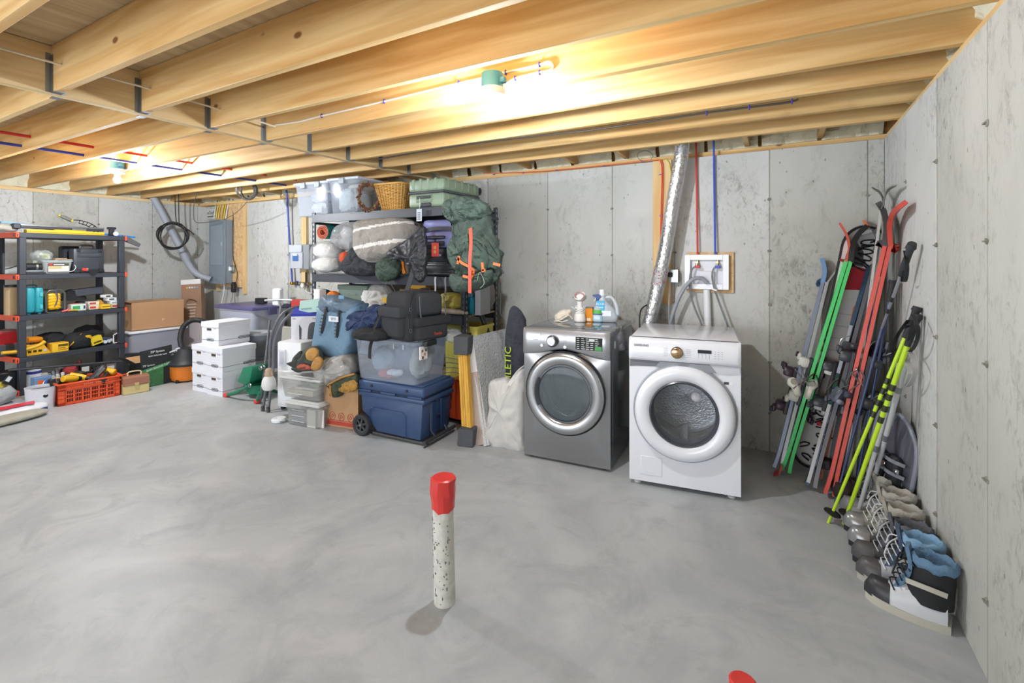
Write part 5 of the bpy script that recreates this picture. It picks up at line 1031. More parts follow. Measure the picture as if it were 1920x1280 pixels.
def dens(P, n):
    P = [Vector(p_) for p_ in P]; L_ = [0]
    for i in range(len(P)): L_.append(L_[-1] + (P[(i + 1) % len(P)] - P[i]).length)
    out = []
    for k in range(n):
        t = L_[-1] * k / n; i = max(j for j in range(len(P)) if L_[j] <= t); f_ = (t - L_[i]) / (L_[i + 1] - L_[i]); out.append(P[i].lerp(P[(i + 1) % len(P)], f_))
    return out
g = G(); NS = 72; NR = 20
for r_ in range(NR):
    t = (r_ + .5) / NR; P = dens(rr4(w0 + (w1_ - w0) * t, d0 + (d1 - d0) * t, hb * t), NS); c = sum(P, Vector()) / NS
    g.tube([c + (q - c) * (1 + (.018 if (i // 2 + r_) % 2 else -.018)) for i, q in enumerate(P)], .005, 5, closed=True)
tag(g.build('woven_strands', wk, WKB), kind='stuff'); g = G()
Pb_, Pt_ = dens(rr4(w0, d0, 0), 36), dens(rr4(w1_, d1, hb), 36)
for a_, b_ in zip(Pb_, Pt_): g.cyl(a_, b_, .006, n=5)
tag(g.build('stakes', wk, WKB), kind='stuff'); g = G()
for zz, s_ in ((0, 0), (hb, 1)): g.tube(dens(rr4(w0 + (w1_ - w0) * s_ + .01, d0 + (d1 - d0) * s_ + .01, zz), 40), .011, 6, closed=True)
g.build('rim', wk, WKB); g = G(); g.tube([(.02, .1, hb), (.02, .11, hb + .04), (.02, .17, hb + .055), (.02, .22, hb + .04), (.02, .23, hb)], .008, 6, sm=4); g.build('handle', wood('cane', 'a8835a', 'c09b6c', knots=False), WKB)
G().box((.03, .06, .005), (.27, .34, .02)).build('basket_floor', wk, WKB)
gsu = pl('8fa28a', .4); SU = thing('suitcase', 'large sage green hard suitcase lying flat on top of the rack', 'suitcase', Q_(765, -.03, z), .0); wS, dS, hS = .43, .62, .27
g = G(); g.box((0, 0, .0), (wS, dS, .135), bev=.03, seg=3); g.box((0, 0, .15), (wS, dS, hS), bev=.03, seg=3)
for k in range(5): g.box((-.004, .07 + k * .11, .17), (wS + .004, .11 + k * .11, hS + .004), bev=.01); g.box((-.004, .07 + k * .11, .01), (wS + .004, .11 + k * .11, .12), bev=.008)
for k in range(4): g.box((.05 + k * .09, -.004, .165), (.085 + k * .09, .02, hS + .003), bev=.006)
g.build('shell', gsu, SU); g = G(); g.box((.004, .004, .13), (wS - .004, dS - .004, .155), bev=.004); g.build('zip_band', pl('3d4148'), SU); g = G(); g.box((-.001, -.003, .138), (wS + .002, dS, .147), bev=.002); g.build('zip', pl('62666e', .3), SU)
g = G(); g.box((.1, -.006, .045), (.3, .01, .115), bev=.008); g.build('handle_plate', pl('7d9179'), SU); G().box((.115, -.018, .08), (.29, -.002, .105), bev=.008).build('handle', pl('4a4e50'), SU); G().box((.17, -.02, .0), (.29, .0, .04), bev=.008).build('lock', pl('3a3d42'), SU)
G().tube([(.16, -.02, .09), (.17, -.025, .02), (.165, -.03, -.02)], .002, 5).build('tag_string', WHT, SU); TG = G().box((.135, -.034, -.135), (.2, -.031, -.02), bev=.001).build('luggage_tag', pl('c8d0da'), SU)
for k in range(4): G().box((.15, -.0355, -.12 + .02 * k), (.185, -.0338, -.11 + .02 * k)).build('print', pl('6d7480'), TG)
for x in (wS - .03,):
    for y in (dS + .02,): G().cyl((x - .02, y, .22), (x + .02, y, .22), .03, n=14).build('wheel', BLK, SU)
# second deck
z = 1.343
PBG = thing('pillow_bag', 'clear plastic bag stuffed with white pillows at the left of rack second deck', 'bag', Q_(617, .1, z + .18))
G().blob((0, 0, .08), (.19, .14, .09), .02, 8, 41).build('pillow', fab('eceae6'), PBG); G().blob((0, 0, -.08), (.2, .15, .09), .02, 8, 43).build('pillow', fab('e6e3dd'), PBG); G().blob((0, 0, 0), (.215, .165, .185), .03, 13, 42, p=3).build('bag_film', clr('f2f4f5', .22, .06), PBG)
MT = thing('exercise_mat', 'rolled teal exercise mat with red inside, above the pillow bag', 'mat'); p1 = Q_(604, -.02, 1.805); p2 = p1 + Vector((-.08, .46, .02)); ax = (p2 - p1).normalized(); sd_ = Vector((ax.y, -ax.x, 0)).normalized(); up = ax.cross(sd_) * -1
g = G(); R = []; NT = 60
for k in (0, 1):
    o_ = p1 if k == 0 else p2; ring = []
    for i in range(NT + 1): t = i / NT; a_ = t * 2 * PI * 3.2; r = .035 + .05 * t; ring.append(o_ + sd_ * r * math.cos(a_) + up * r * math.sin(a_))
    for i in reversed(range(NT + 1)): t = i / NT; a_ = t * 2 * PI * 3.2; r = .035 + .05 * t - .009; ring.append(o_ + sd_ * r * math.cos(a_) + up * r * math.sin(a_))
    R.append(ring)
n2 = len(R[0]); V = R[0] + R[1]; k0 = len(g.V); g.V += [Vector(v) for v in V]
for j in range(n2 - 1): g.F.append((j, j + 1, n2 + j + 1, n2 + j)); g.M.append(0 if j < NT else 1)
for j in range(NT): g.F.append((j, n2 - 1 - j, n2 - 2 - j, j + 1)); g.M.append(1)
g.build('rolled_mat', [fab('2f8f88'), fab('d06a50')], MT)
GBG = thing('film_bag', 'crumpled translucent grey plastic bag, left of the striped comforter', 'bag', Q_(653, -.03, 1.765)); g = G(); puff(g, [(a_ - GBG.location.x, b_ - GBG.location.z) for a_, b_ in [((MM @ Vector((x, 0, z_))).x, z_) for x, z_ in traced(MM, [(628, 450), (636, 425), (655, 416), (680, 418), (682, 440), (678, 462), (655, 470), (638, 462)], -.03)]], 0, .15, .1, .03, 10, 3); g.build('bag_film', clr('d4d7db', .38, .08), GBG)
G().blob((.0, .02, .02), (.1, .08, .08), .03, 12, 7).build('contents', fab('dcdad6'), GBG)
def on_rack(name, label, cat, px, y, front, back, m, amp=.015, fq=9, seed=1, part='body', k=12, M=None, p=2.2, band=None):
    M = M or MM; tr_ = traced(M, px, y); cx_ = sum(a_ for a_, b_ in tr_) / len(tr_); zb = min(b_ for a_, b_ in tr_)
    o = thing(name, label, cat, M @ Vector((cx_, y, zb))); g = G(); puff(g, [(a_ - cx_, b_ - zb) for a_, b_ in tr_], 0, front, back, amp, fq, seed, k=max(k, 12), p=p)
    if band:
        for i, fc in enumerate(g.F):
            q = sum((g.V[j] for j in fc), Vector()) / len(fc); h = q.z - band[0] * q.x
            if any(lo < h < hi for lo, hi in band[1]): g.M[i] = 1
    b = g.build(part, m, o, ang=60); return o, b, (lambda u, v, dy=0.: (lambda q: Vector((q.x - cx_, q.y - y, q.z - zb)))(hit(M, u, v, y + dy)))
o, b, L_ = on_rack('comforter', 'thick grey comforter with white stripes folded on the rack', 'blanket', [(677, 430), (680, 416), (700, 411), (745, 408), (768, 413), (774, 430), (768, 455), (750, 478), (720, 490), (700, 492), (685, 482), (677, 465)], -.02, .2, .25, [fab('a09b94'), fab('e9e6e2')], .03, 6, 5, k=26, p=3.2, band=(.12, [(.335, .36), (.155, .19), (.0, .025)]))
o, b, L_ = on_rack('sleeping_bag', 'dark sleeping bag bundle under the striped comforter', 'sleeping bag', [(652, 478), (668, 462), (690, 470), (700, 488), (716, 503), (712, 514), (685, 518), (655, 514), (642, 502), (638, 488)], -.04, .13, .14, fab('33373d'), .03, 12, 9)
solo(G().blob((0, 0, 0), (.06, .06, .07), .015, 22, 4), 'stuff_sack', fab('c9502e'), 'small orange stuff sack peeping beside the dark sleeping bag', 'sack', Q_(648, -.1, 1.515))
o, b, L_ = on_rack('green_sack', 'dark green drawstring sack hanging over the second deck edge', 'sack', [(712, 490), (728, 483), (748, 488), (752, 505), (742, 520), (726, 528), (712, 522), (708, 505)], -.12, .1, .1, fab('47584e'), .03, 16, 2)
G().tube([L_(726, 527, -.05), L_(722, 540, -.05), L_(731, 556, -.05), L_(741, 566, -.05)], .003, 5, sm=4).build('drawstring', pl('5f625f'), o); G().tube([L_(730, 527, -.05), L_(740, 545, -.05), L_(745, 560, -.05)], .003, 5, sm=4).build('drawstring', pl('5f625f'), o)
o, b, L_ = on_rack('black_shell_jacket', 'black shiny fabric draped in a point between comforter and suitcases', 'jacket', [(795, 424), (798, 450), (800, 480), (797, 505), (797, 522), (788, 530), (778, 522), (770, 505), (755, 488), (735, 486), (725, 474), (745, 460), (770, 444)], -.27, .05, .08, mt('2b2d32', .45, var=.1, bump=.4, bs=25, name='shell_fabric'), .035, 14, 6)
G().strip([L_(775, 505, -.02), L_(768, 530, -.02), L_(760, 552, -.02)], .05, .006, (1, 0, .1), sm=3).build('wide_strap', pl('3b3d43', .7), o)
solo(G().strip([(0, 0, 0), (.01, 0, -.06), (.03, 0, -.11)], .035, .02, (1, 0, 0), sm=3), 'orange_strap', pl('e27f24'), 'orange strap end showing beside the green drawstring sack', 'strap', Q_(755, -.1, 1.48))
LV = thing('suitcase', 'small lavender hard suitcase lying on the black one', 'suitcase', Q_(791, -.02, z + .272), .0); wl2 = qx(857, -.02) - qx(791, -.02); hl = .265
lav = pl('8c90c8', .35); g = G(); g.box((0, 0, 0), (wl2, .5, hl * .62), bev=.03, seg=3); g.box((0, 0, hl * .64), (wl2, .5, hl), bev=.035, seg=3); g.build('shell', lav, LV)
g = G(); g.strip([(0.005, -.004, hl * .55), (wl2 * .3, -.012, hl * .66), (wl2 * .7, -.012, hl * .66), (wl2 - .005, -.004, hl * .58)], .035, .02, (0, 0, 1), sm=5); g.build('dark_band', pl('3c3f4c'), LV)
G().box((.04, -.018, hl * .3), (wl2 * .68, -.0, hl * .42), bev=.009).build('handle', pl('44485a'), LV); G().box((.05, -.01, .015), (wl2 * .66, .0, hl * .22), bev=.008).build('lock', pl('33363f'), LV)
RT = G().box((.14, -.03, -.085), (.225, -.025, .045), bev=.002).build('luggage_tag', pl('d5463f'), LV)
for zz in (-.04, .0): G().cyl((.182, -.031, zz), (.182, -.029, zz), .018, n=6).build('tag_motif', pl('dd9a4a'), RT)
G().tube([(.182, -.025, .045), (.185, -.02, .09)], .003, 5).build('tag_string', BLK, LV)
BS = thing('suitcase', 'small black ribbed suitcase beneath the lavender one', 'suitcase', Q_(796, -.0, z), .0); wb2 = qx(856, 0) - qx(796, 0)
g = G(); g.box((0, 0, 0), (wb2, .5, .13), bev=.02, seg=2); g.box((0, 0, .135), (wb2, .5, .268), bev=.02, seg=2)
for k in range(3): g.box((-.0, -.004, .025 + k * .035), (wb2, .01, .04 + k * .035), bev=.003)
g.box((.0, -.004, .2), (wb2, .01, .23), bev=.004); g.build('shell', pl('26282d', .4), BS); G().box((.05, -.014, .015), (wb2 - .06, -.0, .04), bev=.006).build('handle', pl('3b3e45'), BS); G().cb((wb2 / 2, -.006, .2), (.03, .006, .02), bev=.002).build('badge', pl('8a8d93'), BS)
for u, c_ in ((817, 'b9bcc2'), (836, '8d9096')):
    solo(G().strip([(0, 0, 0), (.0, -.01, -.03), (.005, -.01, -.1), (-.005, -.005, -.17)], .018, .004, (1, 0, 0), sm=3), 'webbing_strap', pl(c_, .7), '%s grey webbing strap dangling from the second deck' % ('light' if u < 820 else 'darker'), 'strap', Q_(u, -.04, 1.34))
# green hiking backpack on the right front corner
gp = fab('4e5d55'); yb = -.22
o, b, L_ = on_rack('hiking_backpack', 'large dark green hiking backpack with orange straps hanging at the rack corner', 'backpack', [(857, 400), (865, 388), (895, 384), (913, 398), (922, 430), (934, 465), (939, 498), (930, 525), (905, 542), (875, 545), (861, 532), (861, 500), (861, 460), (855, 425)], yb, .18, .17, gp, .08, 9, 12, 'main_body', 9)
HB = o; g = G(); puff(g, [(L_(u, v).x, L_(u, v).z) for u, v in [(846, 395), (852, 378), (875, 369), (903, 374), (920, 388), (917, 405), (900, 417), (885, 424), (865, 424), (850, 412)]], -.05, .19, .16, .09, 10, 8, k=14); g.build('top_lid', fab('586a61'), o, ang=60)
g = G(); puff(g, [(L_(u, v).x, L_(u, v).z) for u, v in [(868, 445), (890, 436), (915, 450), (930, 480), (925, 508), (895, 515), (868, 500), (860, 470)]], -.12, .14, .05, .08, 11, 18, k=12); g.build('front_pocket', fab('52645b'), o, ang=60)
g = G(); puff(g, [(L_(u, v).x, L_(u, v).z) for u, v in [(862, 512), (900, 516), (934, 505), (930, 530), (902, 543), (868, 544)]], -.1, .14, .05, .03, 12, 28, k=6); g.build('bottom_pocket', gp, o, ang=60)
co = pl('ee6450', .5); orr2 = pl('ee7a3a')
G().strip([L_(882, 428, -.24), L_(883, 455, -.285), L_(881, 490, -.29), L_(881, 520, -.29), L_(881, 549, -.27)], .028, .006, (1, 0, 0), sm=4).build('coral_strap', co, o)
for px_ in ([(858, 483), (865, 492), (880, 500), (889, 508)], [(861, 480), (858, 495)], [(904, 492), (906, 508)], [(888, 508), (884, 520), (868, 517)], [(925, 494), (938, 497)], [(903, 508), (910, 506)]):
    G().strip([L_(u, v, -.26) for u, v in px_], .02, .008, (.3, 0, 1) if abs(px_[0][0] - px_[-1][0]) > 8 else (1, 0, 0), sm=3).build('orange_webbing', orr2, o)
for px_ in ([(868, 470), (862, 485), (868, 495), (862, 510)], [(900, 440), (915, 452), (932, 478)], [(850, 420), (852, 450), (858, 475)], [(885, 520), (900, 516), (915, 520)], [(930, 500), (941, 505), (944, 512), (938, 508)], [(895, 525), (900, 510), (908, 530), (900, 540)], [(870, 455), (890, 450), (905, 460)]):
    G().tube([L_(u, v, -.24 if u < 925 else -.1) for u, v in px_], .0035, 5, sm=5).build('cord', pl('2c332f') if px_[0][0] != 895 else pl('8c9a8c'), o)
G().tube([L_(936, 530, 0), L_(939, 560, 0), L_(938, 585, 0), L_(941, 592, 0)], .004, 5, sm=4).build('hanging_cord', pl('3d4a44'), o)
# lower deck
z = .993
on_rack('white_sack', 'white woven sack on the rack behind the blue cooler bag', 'sack', [(688, 540), (700, 533), (728, 535), (738, 560), (735, 590), (690, 592), (682, 570)], .2, .15, .1, fab('dad9d6'), .03, 12, 3)
AMB = thing('ammo_style_box', 'sage green lidded box with embossed letters on the lower rack deck', 'box', Q_(634, .08, z + .03), 0); wa = qx(688, .08) - qx(634, .08); G().box((0, 0, 0), (wa, .25, .19), bev=.008).build('box_body', pl('6f8077'), AMB); G().box((-.008, -.008, .15), (wa + .008, .258, .2), bev=.006).build('lid', pl('7b8c83'), AMB); text('TERMAS', .04, pl('93a39b'), AMB, (wa / 2, -.006, .1), FR, sx=1.1)
solo(G().blob((0, 0, .08), (.1, .1, .09), .02, 12, 4), 'dark_pouch', fab('4c4a4d'), 'dark pouch at the left end of the lower rack deck', 'pouch', Q_(606, .1, z)); solo(G().blob((0, 0, .07), (.07, .06, .07), .02, 14, 5), 'orange_pouch', fab('d87a33'), 'orange pouch beside the sage green box', 'pouch', Q_(625, .04, z + .02))
solo(G().cb((0, 0, .09), (.1, .1, .18), bev=.01), 'white_jar', WHT, 'white square container at the left front of the lower deck', 'container', Q_(600, .02, z - .0))
boxy('yellow_case', 'yellow and grey flat case on the rack behind the denim', 'case', Q_(703, .1, z + .02), 0, (.2, .2, .09), pl('e3bb3a'), bev=.006, lab=(0, 1, 0, .4), labm=pl('6b6d70'))
boxy('yellow_case', 'yellow flat box high under the second deck above the black backpack', 'box', Q_(764, .2, 1.2), 0, (.24, .2, .06), pl('e0a83a'), bev=.004)
solo(G().box((-.2, 0, 0), (.25, .25, .2), bev=.01), 'plain_carton', card('9a8466'), 'plain carton under the flat yellow box', 'box', Q_(775, .2, .995))
o, b, L_ = on_rack('yellow_sack', 'yellow-olive paper sack on the right of the lower deck', 'sack', [(828, 552), (850, 548), (868, 556), (866, 576), (830, 578)], .06, .08, .08, mt('c9c060', .6, var=.2, name='yellow_film'), .03, 12, 3)
solo(G().box((0, 0, 0), (.07, .05, .16), bev=.01).cyl((.035, .025, .16), (.035, .025, .2), .015), 'teal_bottle', pl('1f86a0'), 'teal bottle on the right end of the lower deck', 'bottle', Q_(876, .08, z))
solo(G().box((0, 0, 0), (.06, .2, .28), bev=.004), 'grey_binder', pl('9a9da3'), 'grey file binder standing right of the teal bottle', 'binder', Q_(890, .05, z), .1)
solo(G().blob((0, 0, .16), (.12, .1, .17), .03, 9, 6), 'grey_cloth_bag', fab('8b8680'), 'taupe cloth bag at the back right of the lower deck', 'bag', Q_(905, .3, z))
g = G(); puff(g, [(-.13, 0), (.13, 0), (.14, .04), (-.13, .05)], 0, .05, .05, .01, 9, 3); solo(g, 'papers', pl('b9aea3'), 'loose brownish packets along the lower deck edge', 'packets', Q_(850, .02, z))
yc = thing('yellow_crate', 'yellow slotted crate behind the right front upright of the rack', 'crate', Q_(834, .1, .36), 0); g = G(); g.bin(.36, .3, .52, 1.05, rad=.03); g.build('tub', pl('ece272', .45), yc)
for k in range(4): G().box((.03 + .08 * k, -.01, .44), (.075 + .08 * k, -.002, .46)).build('slot', pl('5b5524'), yc)
solo(G().cyl((0, 0, 0), (.2, .0, -.45), .028, .022, 10), 'tripod_leg', pl('232428'), 'black tripod leg slanting out of the lower deck right end', 'leg', Q_(893, .3, 1.1))
# ================================================================ the pile on the floor in front of the rack
def wl_plane(Y): return T(0, Y, 0)
# wheeled cooler
Pc2, rc2, wc2 = frame((672, 813), (792.5, 838.8)); CO = thing('wheeled_cooler', 'navy blue wheeled hard cooler on the floor under the clear bin', 'cooler', Pc2, rc2); w_ = wc2; d_ = .44
nv = mt('354c72', .42, var=.05, bump=.08, bs=200, name='navy_plastic')
g = G(); bprism(g, [(.015, .37), (.03, .19), (.1, .185), (.16, .12), (.18, .045), (w_ - .03, .04), (w_ - .005, .37)], -(d_ - .01), -.01, .018, X=XZ.copy() @ Matrix.Scale(-1, 4, (0, 0, 1))); g.build('cooler_body', nv, CO)
g = G(); g.box((.0, .0, .335), (w_ + .012, d_, .375), bev=.012, seg=2); g.build('top_rim', nv, CO)
g = G(); g.box((-.005, -.008, .39), (w_ + .015, d_ + .008, .472), bev=.022, seg=3); g.box((.02, .015, .47), (w_ - .01, d_ - .015, .482), bev=.006)
g.box((-.003, -.004, .375), (.14, .05, .395), bev=.004); g.box((.25, -.004, .375), (.40, .05, .395), bev=.004); g.box((.53, -.004, .375), (w_ - .01, .05, .395), bev=.004); g.build('lid', nv, CO)
g = G(); g.box((.01, .01, .37), (w_, d_ - .01, .392)); g.build('lid_gap', pl('1c2a44'), CO)
for x in (.155, .53): G().cyl((x, -.014, .435), (x, .0, .435), .012, n=14).build('lid_bolt', pl('1b2230'), CO)
g = G(); g.strip([(.13, -.001, .05), (.13, -.001, .23), (.16, -.001, .25), (.47, -.001, .25), (.51, -.001, .22), (.51, -.001, .05)], .006, .003, (0, 1, 0)); g.build('moulded_line', pl('33507a'), CO)
def rg(r, y, cx, cz, n=28): return [(cx + r * math.cos(2 * PI * j / n), y, cz + r * math.sin(2 * PI * j / n)) for j in range(n)]
for y0, nm in ((-.035, 0), (d_ - .02, 1)):
    cx, cz, R0 = .055, .093, .092; g = G(); g.rings([rg(r, y0 + o, cx, cz) for r, o in ((.06, 0), (.075, -.004), (.088, .0), (R0, .01), (R0, .04), (.088, .05), (.06, .05))], closed=True); W_ = g.build('wheel', pl('303236', .7), CO)
    g = G(); g.rings([rg(r, y0 + o, cx, cz) for r, o in ((.062, .004), (.052, .008), (.052, .03), (.062, .03))], closed=True); g.rings([rg(r, y0 + o, cx, cz, 16) for r, o in ((.001, -.002), (.018, .0), (.02, .03), (.001, .03))])
    for k in range(6):
        a_ = 2 * PI * k / 6 + .3; g.prism([(.015, -.01), (.055, -.007), (.055, .007), (.015, .01)], y0 + .006, y0 + .024, X=T(cx, 0, cz) @ RY(-a_) @ XZ)
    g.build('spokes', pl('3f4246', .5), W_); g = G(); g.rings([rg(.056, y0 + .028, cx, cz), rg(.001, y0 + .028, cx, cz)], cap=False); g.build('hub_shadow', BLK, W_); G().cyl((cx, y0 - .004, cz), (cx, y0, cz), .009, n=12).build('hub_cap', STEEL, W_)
g = G(); hx_ = w_ + .0
for y in (.12, .31): g.tube([(hx_ - .012, y, .34), (hx_ - .008, y, .1), (hx_ + .03, y + (.01 if y < .2 else -.01), .05)], .008, 8)
g.tube([(hx_ - .006, .12, .2), (hx_ - .006, .31, .2)], .007, 8); g.build('tow_frame', pl('3a3d42', .4), CO)
g = G(); g.cyl((hx_ + .03, -.02, .045), (hx_ + .03, .42, .045), .015, n=12); g.cyl((hx_ + .035, -.03, .015), (hx_ + .035, .4, .015), .006, n=8); g.build('tow_handle', pl('37393d', .6), CO)
G().tube([(.14, .03, .025), (.3, .03, .022), (w_, .03, .022), (w_ + .03, .03, .03)], .012, 8).build('base_rail', pl('4a4c50', .5), CO); G().tube([(.14, .4, .025), (w_, .4, .022)], .012, 8).build('base_rail', pl('4a4c50', .5), CO)
for y in (.15, .28): G().box((w_ - .008, y - .03, .06), (w_ + .004, y + .03, .33), bev=.004).build('side_recess', pl('243d66'), CO)
# clear bin on the cooler
BN = thing('storage_bin', 'large clear plastic bin on the blue cooler holding light gear', 'bin', Pc2 + Vector((-.01, .0, .483)), rc2 - .03); bwd, bdd, bhh = .70, .46, .35
g = G(); g.bin(bwd * .9, bdd * .9, bhh, 1.09, rad=.05, rim=.016, X=T(-.02, .02, 0)); g.build('tub', clr('dfe8f4', .17, .2), BN)
for x in (.42, .52): G().box((x, -.022, bhh - .06), (x + .004, -.014, bhh - .02)).build('rib', clr('e6ecf2', .8), BN)
G().box((bwd - .045, .06, bhh - .035), (bwd - .0, .2, bhh + .008), bev=.006).build('latch', pl('26282b'), BN)
LBL = G().box((bwd - .052, .03, bhh - .14), (bwd - .04, .12, bhh - .035), X=T(0, 0, 0)).build('label', pl('e6e2dc'), BN)
for y, zz, c_ in ((.045, .3, '8a6a4a'), (.075, .27, 'b08a70'), (.05, .245, '4a4440'), (.09, .3, '6d7d8c')): G().box((bwd - .041, y, zz - bhh + bhh - .03), (bwd - .0385, y + .022, zz - .008), X=T(0, 0, 0)).build('print', pl(c_), LBL)
MB2 = T(*BN.location) @ RZ(rc2)
for x, y, zz, r, c_, nm, lb_ in ((.16, .2, .14, (.13, .12, .12), '9fb0b4', 'cloth_bundle', 'pale teal cloth bundle in the left of the big clear bin'), (.33, .28, .15, (.15, .12, .13), '7f8a99', 'cloth_bundle', 'slate blue bundle in the middle of the big clear bin'), (.52, .2, .14, (.09, .1, .13), 'b8b4a4', 'cloth_bundle', 'beige folded cloth at the right of the big clear bin'), (.27, .1, .045, (.1, .06, .035), 'c8625c', 'red_pouch', 'red flat pouch at the bottom of the big clear bin'), (.35, .07, .07, (.07, .035, .03), 'dcd8d2', 'white_shoe', 'white slipper lying on the red pouch in the clear bin')):
    solo(G().blob((0, 0, 0), r, .03, 11, int(x * 90)), nm, fab(c_), lb_, nm.split('_')[-1], MB2 @ Vector((x, y, zz)), rc2 + x)
# black backpack on the bin
pb_ = at(766, 640, 3.80); BPK = thing('camera_backpack', 'bulky black rectangular backpack with pockets on the clear bin', 'backpack', (pb_.x, pb_.y, .835), math.radians(80)); bkf = fab('3a3c41', bs=400)
BPW, BPD, BPH = .40, .36, .40
g = G(); g.box((-.0, .0, 0), (BPW, BPD, BPH), bev=.055, seg=4, top=(.95, .85)); R_ = g; g.build('main_body', bkf, BPK, ang=60)
g = G(); g.box((.09, -.035, .2), (BPW - .05, .1, BPH - .01), bev=.05, seg=4); g.build('top_flap', fab('414349', bs=400), BPK, ang=60)
g = G(); g.tube([(.085, -.03, BPH - .03), (.09, -.04, .22), (.12, -.045, .19), (BPW - .08, -.045, .19), (BPW - .04, -.04, .22), (BPW - .045, -.02, BPH - .04)], .005, 6, sm=5); g.build('flap_piping', pl('55585e', .6), BPK)
g = G(); g.box((.06, -.05, .01), (BPW - .01, .08, .155), bev=.03, seg=3); g.build('front_pocket', bkf, BPK, ang=60); G().box((.045, -.062, .13), (BPW + .005, .03, .2), bev=.012, seg=2).build('pocket_flap', fab('35373c', bs=400), BPK)
text('Tenba', .035, pl('d0553f'), BPK, (BPW * .66, -.0515, .055), FR)
g = G(); g.box((-.045, .05, .03), (.1, BPD - .04, .26), bev=.035, seg=3); g.build('side_pocket', bkf, BPK, ang=60); G().box((-.06, .04, .2), (.05, BPD - .03, .285), bev=.015, seg=2).build('pocket_flap', fab('414349', bs=400), BPK)
for zz in (.27, .1): g = G(); g.tube([(.012 + .012 * math.cos(t), -.012, zz + .014 * math.sin(t)) for t in [2 * PI * i / 10 for i in range(10)]], .003, 5, closed=True); g.build('d_ring', pl('5a5d63', .4), BPK)
g = G(); g.tube([(.02, -.006, .02), (.018, -.01, .2), (.03, -.01, BPH - .05), (.07, .02, BPH)], .004, 6, sm=4); g.build('zip', pl('1b1c1e'), BPK)
g = G(); g.strip([(-.03, BPD - .03, .2), (-.08, BPD - .02, .1), (-.1, BPD - .02, .02), (-.13, BPD - .03, -.05), (-.128, BPD - .02, -.14)], .035, .006, (0, 1, 0), sm=4); g.build('hanging_strap', fab('232426'), BPK)
g = G(); g.tube([(.2, .1, BPH - .01), (.2, .1, BPH + .02), (.3, .1, BPH + .02), (.3, .1, BPH - .01)], .008, 6, sm=3); g.build('grab_handle', bkf, BPK)
o, b, L_ = on_rack('denim_jacket', 'crumpled dark denim garment stuffed left of the black backpack', 'clothes', [(652, 592), (665, 583), (690, 582), (702, 570), (712, 576), (722, 570), (728, 590), (722, 612), (705, 620), (685, 626), (665, 616), (654, 622)], 0, .1, .12, fab('3a4a70', bs=120), .05, 13, 3, M=wl_plane(3.02))
solo(G().blob((0, 0, 0), (.17, .13, .05), .02, 14, 5, p=3), 'black_bag', fab('232427'), 'flat black bag under the denim on the clear bin', 'bag', at(690, 628, 3.95) + Vector((0, .06, .0)), .1)
solo(G().blob((0, 0, .05), (.1, .1, .06), .03, 12, 9), 'plastic_film', clr('d9dde2', .35, .1), 'clear plastic film bulging at the right back of the big clear bin', 'film', at(846, 640, 4.3))
# blue cooler bag
CBG, b, L_ = on_rack('cooler_bag', 'tall slate blue soft cooler bag with roll top leaning by the bin', 'bag', [(593, 656), (598, 620), (604, 578), (608, 572), (672, 570), (678, 574), (668, 630), (660, 662), (655, 668), (630, 669), (597, 660)], 0, .1, .14, mt('6f8fa8', .5, var=.05, bump=.1, bs=60, name='bag_fabric'), .006, 6, 3, M=wl_plane(3.05), k=12, p=4)
g = G(); puff(g, [(L_(u, v).x, L_(u, v).z) for u, v in [(605, 582), (606, 556), (625, 553), (652, 560), (674, 565), (678, 578), (668, 590), (640, 590)]], 0, .115, .14, .03, 9, 5, k=7); g.build('roll_top', mt('5d7386', .5, bump=.3, bs=20, name='roll_fabric'), CBG, ang=60)
for a_, c_ in (((612, 575), (600, 643)), ((637, 577), (630, 648))):
    P = [L_(a_[0] + (c_[0] - a_[0]) * t, a_[1] + (c_[1] - a_[1]) * t, -.085 - .035 * math.sin(PI * min(1, t + .15))) for t in [i / 6 for i in range(7)]]
    st = G().strip(P, .03, .006, (1, 0, 0)).build('daisy_chain', pl('20242b', .7), CBG)
    g = G()
    for i in range(11): q = P[0].lerp(P[-1], .04 + i * .09); t_ = .04 + i * .09; q.y = -.093 - .035 * math.sin(PI * min(1, t_ + .15)); g.cb((q.x, q.y, q.z), (.022, .006, .014))
    tag(g.build('loops', pl('56616b', .6), st), kind='stuff')
q1 = L_(616, 592, -.14); q2 = L_(634, 604, -.14)
LG = G().box((q1.x, q1.y, q2.z), (q2.x, q1.y + .004, q1.z), bev=.001).build('badge', pl('dfe6ea'), CBG); text('YETI', .034, pl('5a6f80'), LG, ((q1.x + q2.x) / 2, q1.y - .001, (q1.z + q2.z) / 2), FR)
G().cb(tuple(L_(640, 557, -.12)), (.07, .01, .035), bev=.004).build('pull_tab', pl('6f9ab8'), CBG)
# grey tarp, carton, gloves, clear bins
on_rack('grey_tarp', 'crumpled light grey tarp bundle between cooler bag and cardboard box', 'tarp', [(596, 690), (600, 678), (625, 668), (655, 664), (664, 680), (664, 700), (645, 712), (615, 722), (602, 712)], 0, .14, .2, mt('a8a6a2', .5, var=.08, bump=.5, bs=18, name='tarp'), .045, 12, 11, M=wl_plane(3.0), k=9)
Pk, rk_, wk_ = frame((607, 797), (672, 807)); CK = thing('cardboard_box', 'open kraft cardboard box with red printed stripe beside the cooler', 'box', Pk, rk_); hk = .37; dk2 = .3
g = G(); g.box((0, 0, 0), (wk_, .004, hk)); g.box((0, dk2, 0), (wk_, dk2 + .004, hk)); g.box((0, 0, 0), (.004, dk2, hk)); g.box((wk_ - .004, 0, 0), (wk_, dk2, hk)); g.box((0, 0, 0), (wk_, dk2, .004)); g.build('carton', card('b8916a'), CK)
